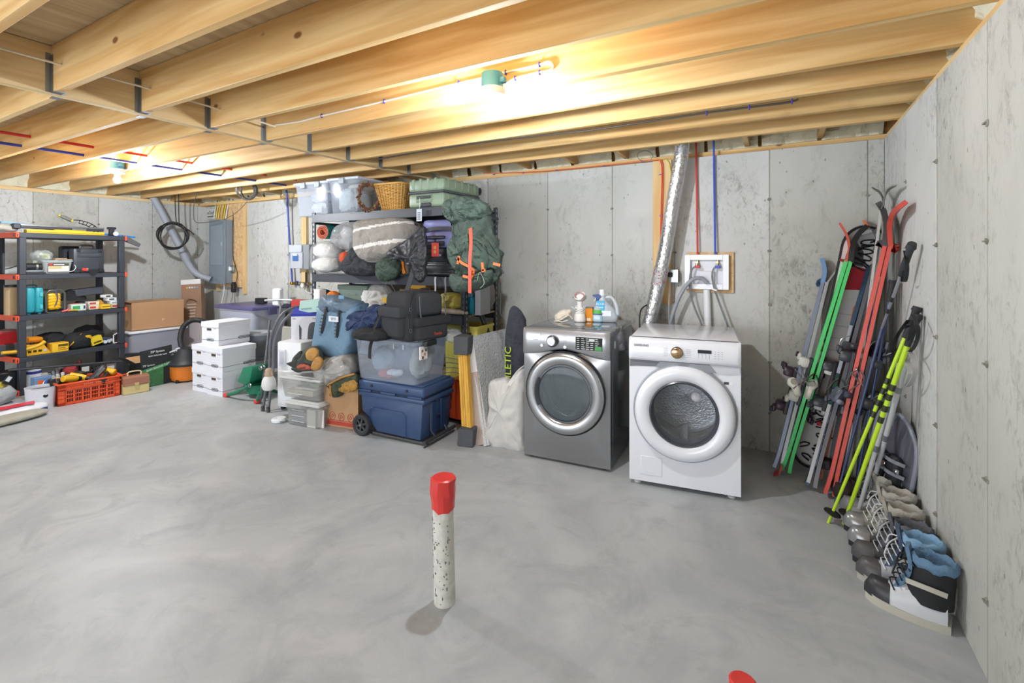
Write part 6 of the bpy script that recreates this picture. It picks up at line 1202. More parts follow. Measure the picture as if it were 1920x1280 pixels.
G().box((0, -.0012, .02), (wk_, .0, .055)).build('red_stripe', pl('b8463a'), CK); G().box((0, -.0012, .06), (wk_, .0, .066)).build('red_stripe', pl('b8463a'), CK)
for k, x in enumerate((.1, .2, .3)):
    g = G(); g.tube([(x + .03 * math.cos(t), -.002, .1 + .035 * math.sin(t)) for t in [2 * PI * i / 18 for i in range(18)]], .0025, 4, closed=True); g.build('red_mark', pl('b8463a'), CK)
    g = G(); g.tube([(x - .015, -.002, .095), (x, -.002, .12), (x + .012, -.002, .1), (x - .005, -.002, .085)], .003, 4, closed=True); g.build('red_mark', pl('b8463a'), CK)
o, b, L_ = on_rack('work_vest', 'dark green and tan trimmed fabric spilling out of the cardboard box', 'clothes', [(612, 722), (640, 708), (664, 700), (668, 718), (655, 732), (645, 728), (634, 744), (622, 742), (620, 728)], 0, .05, .12, fab('47503f'), .03, 14, 6, M=wl_plane(2.93))
G().tube([L_(614, 722, -.05), L_(640, 708, -.06), L_(664, 701, -.05)], .008, 6, sm=5).build('tan_trim', fab('b98340'), o); G().tube([L_(619, 722, -.05), L_(620, 735, -.055), L_(622, 743, -.04)], .008, 6, sm=4).build('tan_trim', fab('b98340'), o)
g = G(); puff(g, [(L_(u, v).x, L_(u, v).z) for u, v in [(640, 730), (648, 716), (668, 712), (672, 728), (655, 735)]], -.02, .04, .04, .03, 20, 2); g.build('tan_panel', fab('b58a45'), o)
GLV = thing('work_bag', 'open canvas tool roll in tan, black and rust, lying on the clear lidded bin', 'tool roll', at(572, 690, 4.35)); gl = GLV.location
def puffp(par, name, px, Y, dy, front, back, m, amp=.015, fq=14, seed=2, k=6):
    M = wl_plane(Y); g = G(); tr_ = traced(M, px, dy); puff(g, [(a_ - par.location.x, b_ - par.location.z) for a_, b_ in tr_], Y + dy - par.location.y, front, back, amp, fq, seed, k=k); return g.build(name, m, par, ang=60)
puffp(GLV, 'canvas_body', [(549, 684), (553, 668), (570, 655), (590, 648), (600, 660), (598, 685), (580, 695), (556, 695)], gl.y, .02, .06, .1, fab('4a4f48'), .03)
puffp(GLV, 'tan_pocket', [(575, 660), (585, 652), (594, 656), (594, 668), (586, 676), (576, 672)], gl.y, -.05, .03, .05, fab('c0924f'), .02)
puffp(GLV, 'tan_flap', [(584, 690), (588, 676), (596, 668), (604, 676), (600, 690), (592, 695)], gl.y, -.07, .025, .04, fab('b4844a'), .015)
puffp(GLV, 'rust_lining', [(556, 688), (566, 682), (580, 686), (584, 692), (566, 693)], gl.y, -.05, .02, .03, fab('a8523a'), .01)
puffp(GLV, 'dark_flap', [(537, 681), (552, 679), (555, 665), (565, 658), (558, 686), (548, 688)], gl.y, -.03, .015, .02, fab('3b3c38'), .01)
g = G()
for k in range(3): g.tube([at(u, v, 4.25) - gl for u, v in ((546, 690 + k), (560, 696 + k), (575, 695 - k), (590, 693 + k), (583, 688 + k), (560, 690))], .003, 5, sm=5)
g.build('cord', BLK, GLV)
Pq, rq, wq_ = frame((532, 795), (575, 803)); 
z1b, z2b = .215, .43
b1 = lidded_bin('clear lidded bin with papers, upper one of the stack by the cardboard box', 0, 0, 0, .34, .225, .235, rq, T(Pq.x - .07, Pq.y, 0) @ T(-hit(Matrix.Identity(4), 0, V0, 0.001).x * 0, 0, 0), w=.5, al=.2, ins=[(.3, .3, .08, (.11, .1, .05), 'd9cfb8'), (.65, .3, .1, (.1, .1, .06), 'a8b89c'), (.5, .3, .05, (.18, .1, .03), 'e8e4dc')], latch='c9ccc9') if False else None
def clear_box(name, label, loc, rz, w_, d_, h_, ins, al=.2, lidh=.03):
    o = thing(name, label, 'bin', loc, rz); G().bin(w_ * .88, d_ * .88, h_ - lidh, 1.1, rad=.035, X=T(w_ * .06, d_ * .06, 0)).build('tub', clr('dfe0de', al), o)
    g = G(); g.box((0, 0, h_ - lidh), (w_, d_, h_ - .005), bev=.008, seg=2); g.box((.03, .03, h_ - .008), (w_ - .03, d_ - .03, h_ + .004), bev=.004); g.build('lid', clr('e9eae8', .7, .25), o)
    for k in range(3): G().box((w_ * .2, -.0 + .012, .04 + .05 * k), (w_ * .55, .014, .044 + .05 * k)).build('form_line', clr('f2f2f2', .8), o)
    for i, (cx, cy, cz, s_, c_) in enumerate(ins): G().cb((w_ * cx, d_ * cy, cz), s_, bev=.004, X=T(0, 0, 0)).build('contents', mt(c_, .6, var=.2, sc=20, name='paper'), o)
    return o
clear_box('lidded_bin', 'clear lidded bin of papers, upper one of the stack by the cardboard box', (Pq.x - .1, Pq.y + .02, .235), rq, .5, .34, .2, [(.45, .4, .05, (.3, .2, .05), 'd9d3c2'), (.55, .35, .09, (.25, .16, .02), 'f0eee8'), (.75, .4, .12, (.1, .15, .03), '9db08a')])
clear_box('lidded_bin', 'clear lidded bin, lower one of the stack by the cardboard box', (Pq.x, Pq.y + .0, .0), rq, .42, .36, .22, [(.4, .45, .06, (.24, .2, .09), 'a7a7b4'), (.7, .4, .12, (.12, .15, .07), 'd4d4d4')])
for k in range(2): solo(G().box((0, 0, 0), (.1, .012, .16), bev=.002), 'white_folder', pl('ece9e2'), '%s white card folder standing in front of the lower clear bin' % ('left' if not k else 'right'), 'folder', fl(577 + 14 * k, 800) + Vector((0, -.01, 0)), rq + .1 * k, rot=None)
WD = thing('white_disc', 'round white plastic smoke-alarm-like disc with cable on the floor', 'disc', fl(523, 790)); G().lathe([(.055, 0), (.065, .008), (.066, .025), (.058, .034), (.03, .038), (.001, .038)], n=26).build('disc_body', WHT, WD); G().lathe([(.006, .038), (.001, .0395)], n=8, X=T(-.01, -.02, 0)).build('dot', BLK, WD)
G().tube([(.05, -.03, .012), (.09, -.02, .02), (.11, .01, .012), (.12, .06, .005), (.14, .08, .004)], .003, 5, sm=5).build('cable', pl('55575a'), WD)
DH = thing('dehumidifier', 'tall white plastic appliance with recessed handle behind the clear bins', 'appliance', fl(519, 768) + Vector((0, .0, 0)), .18)
g = G(); g.box((0, 0, .03), (.3, .26, .685), bev=.02, seg=2); g.box((.01, -.006, .06), (.2, .02, .4), bev=.01); g.build('housing', WHT, DH); G().box((.03, -.012, .44), (.12, .01, .61), bev=.02, seg=3).build('handle_recess', pl('cfd2dc'), DH); G().box((.045, -.014, .46), (.105, -.0, .59), bev=.015, seg=2).build('recess_back', pl('b9bdca'), DH)
for x in (.04, .26): G().cyl((x, .03, .02), (x, .06, .02), .02, n=12).build('caster', BLK, DH)
SBX = solo(G().box((0, 0, 0), (.5, .3, .49), bev=.004), 'plain_carton', card('9b8a70'), 'plain carton hidden behind the clear bins and gloves', 'box', at(545, 700, 4.9) * 1, .1); SBX.location.z = 0; SBX.location.y += .05
CS = thing('console_box', 'white product carton with blue lid and black console picture', 'box', at(546, 690, 4.88), .7); CS.location.z = .495
g = G(); g.box((0, 0, 0), (.3, .3, .44), bev=.002); g.build('carton', card('e6e8ef'), CS)
bl_ = card('3a43a8'); g = G(); g.box((-.002, -.002, .425), (.302, .302, .445)); g.build('blue_lid', bl_, CS)
for a_, X in ((0, T(0, 0, .445) @ RX(.5)), (1, T(0, 0, .445) @ RY(-.35))):
    G().box((0, -.15 if not a_ else 0, 0), (.3 if not a_ else .0, .0, .003), X=X) if False else G().box((0, 0, 0), (.3, .16, .003), X=T(0, 0, .445) @ (RX(.35) if not a_ else T(0, .3, 0) @ RX(PI - .3))).build('blue_flap', bl_, CS)
g = G(); puff(g, [(.16, .1), (.17, .33), (.24, .36), (.25, .3), (.22, .1)], -.002, .004, .001, 0, k=3); g.build('console_picture', pl('26282e'), CS); g = G(); g.prism([(.08, .12), (.095, .12), (.1, .3), (.075, .34)], -.003, -.001, X=XZ); g.build('console_picture', pl('3a3c44'), CS)
text('PS5', .05, pl('2a2c33'), CS, (.08, -.002, .04), FR); text('SONY', .012, pl('55585f'), CS, (.03, -.002, .4), FR); text('PlayStation', .014, pl('55585f'), CS, (.24, -.002, .4), FR)
G().box((-.002, .05, .07), (0, .09, .33)).build('side_picture', pl('3a3c44'), CS)
solo(G().box((0, 0, 0), (.26, .1, .1), bev=.01), 'red_strap', pl('b23a3a'), 'red strap end behind the mint carton', 'strap', at(545, 578, 5.35))
MN = thing('mint_carton', 'pale mint green carton lying on the console carton', 'box', CS.location + Vector((.08, .12, .455)), rot=(.0, -.1, .25)); G().box((-.1, 0, 0), (.22, .22, .13), bev=.003, top=(.85, .9)).build('carton', card('a9c9c0'), MN)
for k in range(2): G().box((-.06, -.001 + .01 * k, .04 + .03 * k), (.06, .002 + .01 * k, .052 + .03 * k)).build('print', pl('7fa79c'), MN)
# big tote, small trash bins, folded chairs
pt_ = at(406, 640, 6.66); TT = thing('storage_tote', 'big translucent tote with purple-grey lid against the back wall', 'bin', (pt_.x, pt_.y, .3), 0); wt_ = .86
G().bin(wt_ * .84, .46, .53, 1.12, rad=.06, X=T(wt_ * .07, .03, 0)).build('tub', clr('c9cede', .68), TT); g = G(); g.box((-.01, -.03, .53), (wt_ + .01, .57, .575), bev=.012, seg=2); g.box((.03, .0, .57), (wt_ - .03, .53, .58), bev=.004); g.build('lid', pl('5d5b86', .4), TT)
for k in range(5): G().box((wt_ * (.15 + .17 * k), .0 + .015 - .0, .36), (wt_ * (.15 + .17 * k) + .05, .022, .5), bev=.003).build('rib', clr('d6dbe8', .6), TT)
for x in (-.02, wt_ + .0): G().box((x, .2, .46), (x + .02, .32, .55), bev=.004).build('latch', pl('4a4870'), TT)
solo(G().bin(wt_ * .84, .46, .295, 1.05, rad=.06, X=T(wt_ * .07, .03, 0)), 'storage_tote', clr('b7bccb', .7), 'lower translucent tote under the purple-lidded one', 'bin', (pt_.x, pt_.y, 0), 0)
solo(G().cb((0, 0, .04), (.15, .07, .08), bev=.005), 'black_box', BLK, 'small black box on the purple tote lid', 'box', Vector((pt_.x, pt_.y, .885)) + Vector((.55, .3, 0)), .3)
solo(G().cb((0, 0, .12), (.13, .1, .24), bev=.02), 'white_bottle', WHT, 'white square plastic bottle behind the chair frames', 'bottle', at(521, 577, 6.5), .2); bpy.context.scene.collection.objects[-1].location.z = .885 if False else at(521, 573, 6.5).z - .0
for k, (z0, lb_) in enumerate(((0, 'grey round bin, lower of the nested pair right of the file boxes'), (.3, 'grey round bin with pale lid, upper of the nested pair right of the file boxes'))):
    pq_ = at(488, 690, 5.95); o = thing('round_bin', lb_, 'bin', (pq_.x, pq_.y, z0 + .001)); G().lathe([(.11, 0), (.135, .28), (.14, .3)], n=26).build('bin_body', mt('7d858e', .4, name='grey_bin'), o); G().lathe([(.145, .27 if k else .22), (.148, .3 if k else .26), (.12, .31 if k else .27)], n=26).build('rim', pl('b4b9bf'), o)
solo(G().rings([rg(r, y, 0, 0, 22) for r, y in ((.001, 0), (.05, 0), (.058, .01), (.058, .05), (.04, .055), (.001, .055))]), 'black_caster_wheel', pl('26282b', .6), 'black plastic wheel resting on the grey round bin', 'wheel', at(481, 633.5, 5.85), .5)
tb_ = mt('63666c', .45, .3, name='grey_tube'); 
FC = thing('folding_chair', 'folded metal chair with arched grey tube frame, nearer of the leaning pair', 'chair', at(497, 768, 4.74) * 1); FC.location.z = 0; f0 = FC.location.copy()
def ptz(u, v, d): p_ = at(u, v, d); return p_ - f0
G().tube([ptz(493, 768, 4.74), ptz(497, 740, 4.78), ptz(505, 690, 4.9), ptz(507, 640, 5.), ptz(516, 610, 5.05), ptz(530, 588, 5.1), ptz(548, 577, 5.15), ptz(570, 574, 5.2)], .014, 10, sm=6).build('frame_tube', tb_, FC)
G().tube([ptz(503, 770, 4.70), ptz(507, 735, 4.75), ptz(512, 690, 4.85), ptz(514, 645, 4.95), ptz(523, 617, 5.), ptz(536, 597, 5.05), ptz(552, 585, 5.1), ptz(572, 581, 5.15)], .014, 10, sm=6).build('frame_tube', tb_, FC)
for u, v, d in ((493, 768, 4.74), (503, 770, 4.70)): q_ = ptz(u, v, d); G().cyl(q_ + Vector((0, 0, -.01)), q_ + Vector((0, 0, .04)), .018, n=10).build('foot', pl('3f4146'), FC)
G().box((0, 0, 0), (.34, .03, .52), bev=.02, X=T(*ptz(520, 702, 5.15)) @ RX(-.1)).build('seat_panel', pl('a8a69c', .6), FC)
FC2 = thing('folding_chair', 'second folded metal chair, farther frame with straight top bar', 'chair', f0 + Vector((.1, .25, 0))); f0 = FC2.location.copy()
G().tube([ptz(487, 757, 5.0), ptz(495, 700, 5.2), ptz(502, 640, 5.4), ptz(506, 600, 5.5)], .013, 8, sm=4).build('frame_tube', tb_, FC2); G().tube([ptz(497, 563, 5.7), ptz(530, 562, 5.65), ptz(560, 564, 5.6), ptz(573, 573, 5.55), ptz(575, 585, 5.5)], .014, 8, sm=5).build('top_bar', mt('9a9da2', .35, .5, name='light_tube'), FC2); G().tube([ptz(522, 563, 5.65), ptz(526, 575, 5.6), ptz(524, 592, 5.6)], .012, 8, sm=3).build('frame_tube', mt('9a9da2', .35, .5, name='light_tube'), FC2)
SPR = thing('round_canister', 'round white plastic canister with tan cap hanging on the folded chair', 'canister', at(504, 732, 4.62)); G().lathe([(.02, 0), (.05, .012), (.066, .05), (.06, .1), (.045, .13), (.03, .145)], n=24).build('canister_body', pl('e2e2df', .4), SPR); g = G(); g.lathe([(.035, .14), (.04, .16), (.034, .175), (.034, .2), (.022, .215), (.001, .217)], n=20); g.tube([(0, 0, .18), (.04, 0, .185), (.05, 0, .15)], .008, 6); g.build('cap', pl('b89f86', .5), SPR)
# green tree stand
TS = thing('tree_stand', 'green metal tree stand with red-tipped legs beside the file boxes', 'tree stand', fl(480, 742)); t0 = TS.location.copy(); gn = pl('1f7a5c', .4)
G().lathe([(.1, .03), (.13, .05), (.14, .14), (.145, .145)], n=24, X=T(.02, .03, .0)).build('bowl', gn, TS)
G().tube([fl(425, 744) - t0 + Vector((0, 0, .02)), at(445, 735, 5.1) - t0, at(466, 723, 5.05) - t0], .017, 8).build('leg', gn, TS); G().tube([fl(482, 756) - t0 + Vector((0, 0, .02)), at(487, 735, 4.9) - t0], .017, 8).build('leg', gn, TS); G().tube([fl(520, 738) - t0 + Vector((0, 0, .02)), at(490, 725, 5.1) - t0], .017, 8).build('leg', gn, TS)
for u, v in ((425, 744), (482, 756)): q_ = fl(u, v) - t0 + Vector((0, 0, .022)); G().blob(q_, (.028, .028, .024), n=(12, 8), p=3).build('red_foot', pl('d8413a'), TS)
g = G(); bprism(g, [(-.16, .16), (-.05, .33), (.1, .36), (.12, .33), (.07, .19), (.0, .14)], -.12, .1, .015, X=T(.0, .0, .0) @ XZ); g.build('tray', gn, TS)
for u, v in ((468, 722), (488, 690), (493, 688)): q_ = at(u, v, 4.98) - t0; g = G(); g.cyl(q_, q_ + Vector((.05, -.02, .02)), .006, n=8); g.tube([q_ + Vector((.022 * math.cos(t), 0, .022 * math.sin(t))) for t in [2 * PI * i / 10 for i in range(10)]], .004, 5, closed=True); g.build('wing_screw', STEEL, TS)
# orange box, foam-ended boards, panels, bags right of the cooler
OT = boxy('orange_case', 'orange plastic case standing behind the blue cooler', 'case', at(842, 781, 4.38) * 1, 0, (.16, .2, .36), pl('d9552c'), bev=.01); OT.location.z = .05
g = G(); 
for k in range(4): g.tube([(-.04, -.05, .42 + .05 * k), (.1, -.04, .44 + .04 * k), (.14, .02, .4 + .05 * k)], .004, 5, sm=4)
g.build('wire', pl('8d8f94'), OT)
solo(G().box((0, 0, 0), (.5, .3, .3), bev=.01), 'black_case', pl('1b1c1f'), 'black case on the floor behind the blue cooler, right side', 'case', (-2.9, 3.62, .36 - .36), 0)
FB = thing('boxed_rails', 'bundle of yellow rails with dark grey foam blocks on both ends', 'rails', fl(878, 832)); a_ = at(869, 645, 4.12) - FB.location; b_ = Vector((0, 0, .08)); dr_ = (a_ - b_)
for k, (ox, c_) in enumerate(((-.035, 'd8a234'), (-.012, 'b8842c'), (.012, 'dba63a'), (.034, 'c8922e'))):
    g = G(); g.strip([b_ + Vector((ox, 0, 0)), b_ + Vector((ox, 0, 0)) + dr_], .02, .05, (1, 0, 0)); g.build('rail', wood('rail%d' % k, c_, 'e2b04a', 'Z', knots=False), FB)
fo_ = mt('55575b', .95, bump=.4, bs=150, name='grey_foam'); G().box((-.065, -.07, 0), (.065, .07, .14), bev=.006, X=RZ(.25)).build('foam_block', fo_, FB); G().box((-.065, -.07, -.08), (.065, .07, .075), bev=.006, X=T(*a_) @ RZ(.25)).build('foam_block', fo_, FB)
WP = thing('leaning_board', 'pale board with white top leaning between the yellow rails and the wrapped panel', 'board', fl(901, 834)); a_ = at(878, 640, 4.2) - WP.location
g = G(); g.strip([Vector((0, 0, 0)), a_ * .68], .11, .03, (1, .2, 0)); g.build('board', card('b0a097'), WP); g = G(); g.strip([a_ * .68, a_], .11, .032, (1, .2, 0)); g.build('white_end', pl('d3d3d2'), WP)
BW = thing('wrapped_panel', 'large flat panel in clear bubble wrap leaning on the rack', 'panel', fl(911, 836)); o0 = BW.location; a_ = at(881, 632, 4.22) - o0; c_ = at(952, 608, 4.75) - o0; d2 = Vector((c_.x - a_.x, c_.y - a_.y, 0)) + Vector((0, 0, 0)); n_ = d2.cross(a_).normalized() * .035
V = [Vector((0, 0, 0)), d2, a_ + d2, a_]; V2 = [v + n_ for v in V]
g = G(); R = []
for i in range(19):
    row = []
    for j in range(13):
        p_ = V[0].lerp(V[1], j / 12).lerp(V[3].lerp(V[2], j / 12), i / 18); e_ = 0 if i in (0, 18) or j in (0, 12) else 1; row.append(p_ - n_ * (.12 * e_ * noise.noise(p_ * 14)))
    R.append(row)
g.rings(R, cap=False, loop=False); g.add([v for v in V] + V2, [(7, 6, 5, 4), (0, 4, 5, 1), (1, 5, 6, 2), (2, 6, 7, 3), (3, 7, 4, 0)])
g.build('wrapped_board', mt('cdd0d1', .25, .1, var=.15, sc=6, bump=.8, bs=55, name='bubble_wrap'), BW, ang=60)
for t in (.42,): G().strip([V[0].lerp(V[1], t) - n_ * .15, V[3].lerp(V[2], t) - n_ * .15], .03, .002, d2).build('packing_tape', mt('d5d8d8', .12, .2, name='clear_tape'), BW)
G().tube([V[0], V[3]], .02, 8).build('edge_fold', mt('cfcfcc', .3, var=.2, bump=.8, bs=70, name='wrap_fold'), BW)
o, b, L_ = on_rack('black_gear_bag', 'long dark fabric bag with yellow-green lettering standing left of the dryer', 'bag', [(950, 700), (948, 640), (952, 605), (957, 580), (965, 573), (978, 585), (986, 610), (990, 660), (988, 740), (955, 740)], 0, .06, .08, fab('3b3e47', bs=60), .03, 7, 3, M=wl_plane(3.75))
text('ATHLETIC', .09, pl('c5dd2e'), o, tuple(L_(953, 697, -.085)), (PI / 2, -PI / 2, 0), sx=1.1)
TBG, b, L_ = on_rack('tote_bag', 'off-white canvas tote bag slumped against the dryer side', 'bag', [(911, 832), (916, 800), (921, 760), (919, 738), (922, 714), (936, 709), (950, 707), (960, 717), (972, 706), (984, 694), (986, 760), (986, 820), (984, 846), (950, 848), (922, 843)], 0, .1, .12, mt('cfcdc8', .8, var=.06, bump=.35, bs=10, name='canvas'), .04, 7, 4, M=wl_plane(3.36), k=12, p=2.8)
G().strip([L_(955, 722, -.07), L_(965, 708, -.06), L_(976, 694, -.03), L_(985, 688, .03)], .04, .008, (.2, 0, 1), sm=4).build('handle', mt('dcdad5', .8, bump=.2, bs=20, name='canvas_strap'), TBG)
# ================================================================ pipe stubs in the floor
PS_ = thing('capped_pipe', 'dirty white pipe stub rising from the floor with a red tape cap', 'pipe', fl(834, 1127)); ph = .435
stn = mt('cfcdc4', .6, var=.35, sc=30, bump=.2, bs=60, name='dirty_pvc')
tl_ = Vector((-.012, 0, .53))
G().tube([(0, 0, 0), tl_ * .5, tl_], [.0475, .046, .0455], 24).build('pipe_stub', stn, PS_)
random.seed(8); g = G()
for k in range(60):
    a_ = random.uniform(-2.9, -.3); zz = random.uniform(.01, .38); r = .047; c = Vector((-.012 * zz / .53 + r * math.cos(a_), r * math.sin(a_), zz)); g.blob(c, (.002 + .002 * random.random(), .002, .002 + .008 * random.random() ** 3), n=(6, 4), p=2)
tag(g.build('dirt_spots', pl('6a675c', .9), PS_), kind='stuff')
def cap(par, base, tall, seed, rad=.052):
    rnd = random.Random(seed); R = []; n = 14
    for i, (z_, k_) in enumerate(((0, .98), (.03, 1.0), (.07, 1.1), (.105, 1.06), (tall, 1.07), (tall + .004, .9), (tall + .002, .0))):
        R.append([(base.x + rad * k_ * (1 + (.07 * rnd.uniform(-1, 1) if 1 < i < 5 else 0)) * math.cos(2 * PI * j / n), base.y + rad * k_ * (1 + (.07 * rnd.uniform(-1, 1) if 1 < i < 5 else 0)) * math.sin(2 * PI * j / n), base.z + z_ + (rnd.uniform(-.012, .006) if i == 0 else 0)) for j in range(n)])
    G().rings(R).build('tape_cap', mt('d43a35', .35, var=.1, name='red_tape'), par, ang=20)
cap(PS_, tl_ * .78, .13, 5)
PS2 = thing('capped_pipe', 'second red-capped pipe stub at the bottom edge of photo', 'pipe', at(1392, 1310, 1.45)); PS2.location.z = 0
zt = at(1390, 1276, 1.45).z; G().tube([(0, 0, 0), (0, 0, zt - .05)], .04, 20).build('pipe_stub', stn, PS2); cap(PS2, Vector((0, 0, zt - .13)), .13, 9, .036)
def ac(u, v, d, off=.065):                              # a point at depth d, kept in front of the back and right walls
    r = ray(u); d = min(d, (4.248 - off) / (r.y + .02 * r.x))
    if r.x > 0: d = min(d, (XR - off) / r.x)
    return at(u, v, d)
# ================================================================ skis, board, poles, snowshoes, boots
def ski(par, name, P, wd, th, side, m, edge=None, sm=5):
    s_ = G().strip(P, wd, th, side, sm=sm).build(name, m, par)
    if edge: G().strip([Vector(p_) for p_ in P], [x * 1.02 for x in wd] if hasattr(wd, '__len__') else wd * 1.02, th * .16, side, sm=sm).build('edge', edge, par)
    return s_
def V3(*a): return Vector(a)
def binding(par, c, ax_up, out, side, body, accent, s=1.0):
    # ski binding: base plate, toe piece, heel piece with lever and brake arms
    out = out.normalized(); side = side.normalized(); up = ax_up.normalized(); M = Matrix((side, up, out)).transposed().to_4x4(); M.translation = c
    b = G().cb((0, 0, .012), (.06, .34, .024), bev=.004, X=M).build('binding_plate', pl('2b2c30'), par)
    for y, k in ((.13, 1), (-.12, 0)):
        g = G(); g.cb((0, y, .05), (.07 * s, .07, .07), bev=.018, X=M, seg=2); g.cb((0, y + (.03 if k else -.03), .085), (.055 * s, .05, .03), bev=.01, X=M); g.build('toe_piece' if k else 'heel_piece', body, b)
        g = G(); g.cb((.0, y + (.04 if k else -.045), .10), (.04, .035, .02), bev=.006, X=M); g.cyl(M @ V3(-.03, y, .05), M @ V3(.03, y, .05), .02, n=10); g.build('lever', accent, b)
    g = G(); g.tube([M @ V3(q[0], q[1], q[2]) for q in ((-.045, -.02, .02), (-.06, .05, .0), (-.07, .08, -.02))], .004, 5); g.tube([M @ V3(q[0], q[1], q[2]) for q in ((.045, -.02, .02), (.06, .05, .0), (.07, .08, -.02))], .004, 5); g.build('brake_arm', STEEL, b)
def pair(name, label, bot, top, tipl, tipr, wd, th, ms, side, gap=.016, bind=None, edge=None, tips=None):
    # two skis standing base to base: straight from tail to shoulder, tips curling apart
    o = thing(name, label, 'skis', (bot.x, bot.y, 0)); b0 = o.location.copy(); ax = (top - bot); nrm = ax.cross(Vector(side)).normalized()
    for k, sg in enumerate((-1, 1)):
        base = [bot + nrm * sg * (gap * 1.5), bot + ax * .12 + nrm * sg * gap * .9, bot + ax * .5 + nrm * sg * (gap * 1.05), bot + ax * .9 + nrm * sg * gap * .8, top + nrm * sg * gap * .8]
        tip = tipl if k == 0 else tipr
        P = [p_ - b0 for p_ in base] + [Vector(p_) - b0 for p_ in tip]
        nP = len(P); W = [wd * .85, wd, wd * .88, wd, wd * 1.05] + [wd * (1.05 - .55 * ((i + 1) / len(tip)) ** 2) for i in range(len(tip))]
        tm, tth = (tips or ((ms[0], 1.2), (ms[1], 1.2)))[k]
        s_ = ski(o, 'ski', P[:5], W[:5], th * 1.75, side, ms[k], None); ski(o, 'ski_tip', [P[3].lerp(P[4], .93), P[4]] + P[5:], [W[4]] + W[4:], th * tth, side, tm)
        if bind: binding(s_, (bot + ax * bind[0]) + nrm * sg * (gap + th) - b0, ax, nrm * sg, Vector(side), bind[1], bind[2])
    return o
sideC = lambda u: (lambda r: Vector((-r.x, -r.y, 0)).normalized())(ray(u))
# green pair
u_ = 1560; B_ = ac(1473, 885, 3.35); B_.z = .03; Tp = ac(1590, 490, 3.27)
GRN = pair('alpine_skis', 'bright green and black skis strapped base to base, leaning on the back wall', B_, Tp, [ac(1592, 465, 3.27), ac(1587, 440, 3.28), ac(1574, 418, 3.3)], [ac(1597, 467, 3.26), ac(1607, 442, 3.25), ac(1626, 423, 3.22)], .1, .012, [pl('4fd070', .3), pl('4bcb6c', .3)], sideC(1530), bind=(.42, pl('d6d6d0', .4), BLK), tips=((pl('c4503c', .35), 1.0), (pl('1b1c1f', .3), 2.6)))
# grey pair
B_ = ac(1458, 886, 3.38); B_.z = .03; Tp = ac(1546, 530, 3.55)
GP = pair('alpine_skis', 'narrow silver-grey skis with purple bindings, leftmost pair', B_, Tp, [ac(1546, 510, 3.56), ac(1544, 495, 3.57), ac(1541, 484, 3.58)], [ac(1556, 522, 3.56), ac(1565, 510, 3.58), ac(1578, 495, 3.6)], .075, .012, [mt('8e97b0', .3, .3, name='grey_ski'), mt('b4b6bc', .3, .3, name='silver_ski')], sideC(1500), bind=(.4, pl('3a2638', .35), pl('25262c')), tips=((pl('6f93c0', .3), 2.2), (pl('a9a79c', .3), .9)))
SLATE = None
G().cb((0, 0, 0), (.04, .06, .055), bev=.008, X=T(*(ac(1545, 535, 3.52) - GP.location))).build('ski_strap', BLK, GP)
adopt(solo(G().strip([ac(1466, 872, 3.3), ac(1461, 884, 3.3), ac(1452, 888, 3.32)], [.08, .09, .06], .01, sideC(1460)), 'red_tail_guard', pl('a8342c', .3), 'x', 'x'), GP)['label'] = 'red splayed ski tail'
# snowboard
SNB = thing('snowboard', 'white snowboard with black scribble graphics leaning behind the skis', 'snowboard', ac(1518, 888, 3.42) * 1); SNB.location.z = 0; s0 = SNB.location.copy()
Bs = ac(1517, 884, 3.42); Bs.z = .02; Ts = ac(1630, 425, 3.28); ax = Ts - Bs; rgt = Vector((.97, .25, 0)); rgt = (rgt - ax.normalized() * rgt.dot(ax.normalized())).normalized(); nr = ax.normalized().cross(rgt)
NB = 26; R = []
def bwid(t): e = min(t, 1 - t); return .135 * min(1, (1 - (1 - min(1, e / .09)) ** 2) ** .5) * (.84 + .16 * (2 * t - 1) ** 2) + .004
for i in range(NB + 1):
    t = .5 - .5 * math.cos(PI * i / NB); rise = .045 * (max(0, (.09 - min(t, 1 - t)) / .09) ** 2); c = Bs + ax * t - nr * rise * -1 * (1); w2 = bwid(t)
    R.append([c + rgt * w2 - nr * .006 - s0, c - rgt * w2 - nr * .006 - s0, c - rgt * w2 + nr * .006 - s0, c + rgt * w2 + nr * .006 - s0])
g = G().rings(R); g.build('board', pl('dcdcda', .25), SNB)
fs = -1 if (nr.dot(Vector((0, 0, H)) - Ts) < 0) else 1
def onbd(x, t, o_=.008): return Bs + ax * t + rgt * x + nr * fs * o_ - s0
g = G(); g.rings([[onbd(bwid(t) * 1.02 * s_, t, .0) for t in [i / 30 for i in range(31)]] for s_ in (1, )] * 1, cap=False) if False else None
for s_ in (-1, 1): G().tube([onbd(bwid(t) * s_, t, 0) for t in [.5 - .5 * math.cos(PI * i / 40) for i in range(41)]], .009, 6).build('edge', BLK, SNB)
rnd = random.Random(3); 
for k in range(14): c_ = (rnd.uniform(-.07, .07), .04 + .016 * k); G().tube([onbd(c_[0] + .04 * math.cos(t * 1.3 + k) * rnd.uniform(.5, 1), c_[1] + .012 * math.sin(t), .0085) for t in [0, 1, 2, 3, 4.2, 5]], .0055, 5, sm=5).build('scribble', BLK, SNB)
for k in range(6): c_ = (rnd.uniform(-.05, .05), .84 + .02 * k); G().tube([onbd(c_[0] + .045 * math.cos(t * 1.2 + k), c_[1] + .012 * math.sin(t), .0085) for t in [0, 1, 2, 3, 4.2, 5]], .0055, 5, sm=5).build('scribble', BLK, SNB)
g = G(); g.add([onbd(x, t) for x, t in ((-.11, .745), (-.05, .74), (.02, .748), (.08, .75), (.1, .80), (.05, .835), (-.03, .84), (-.09, .81))], [tuple(range(8))]); g.build('red_graphic', pl('b8303c'), SNB)
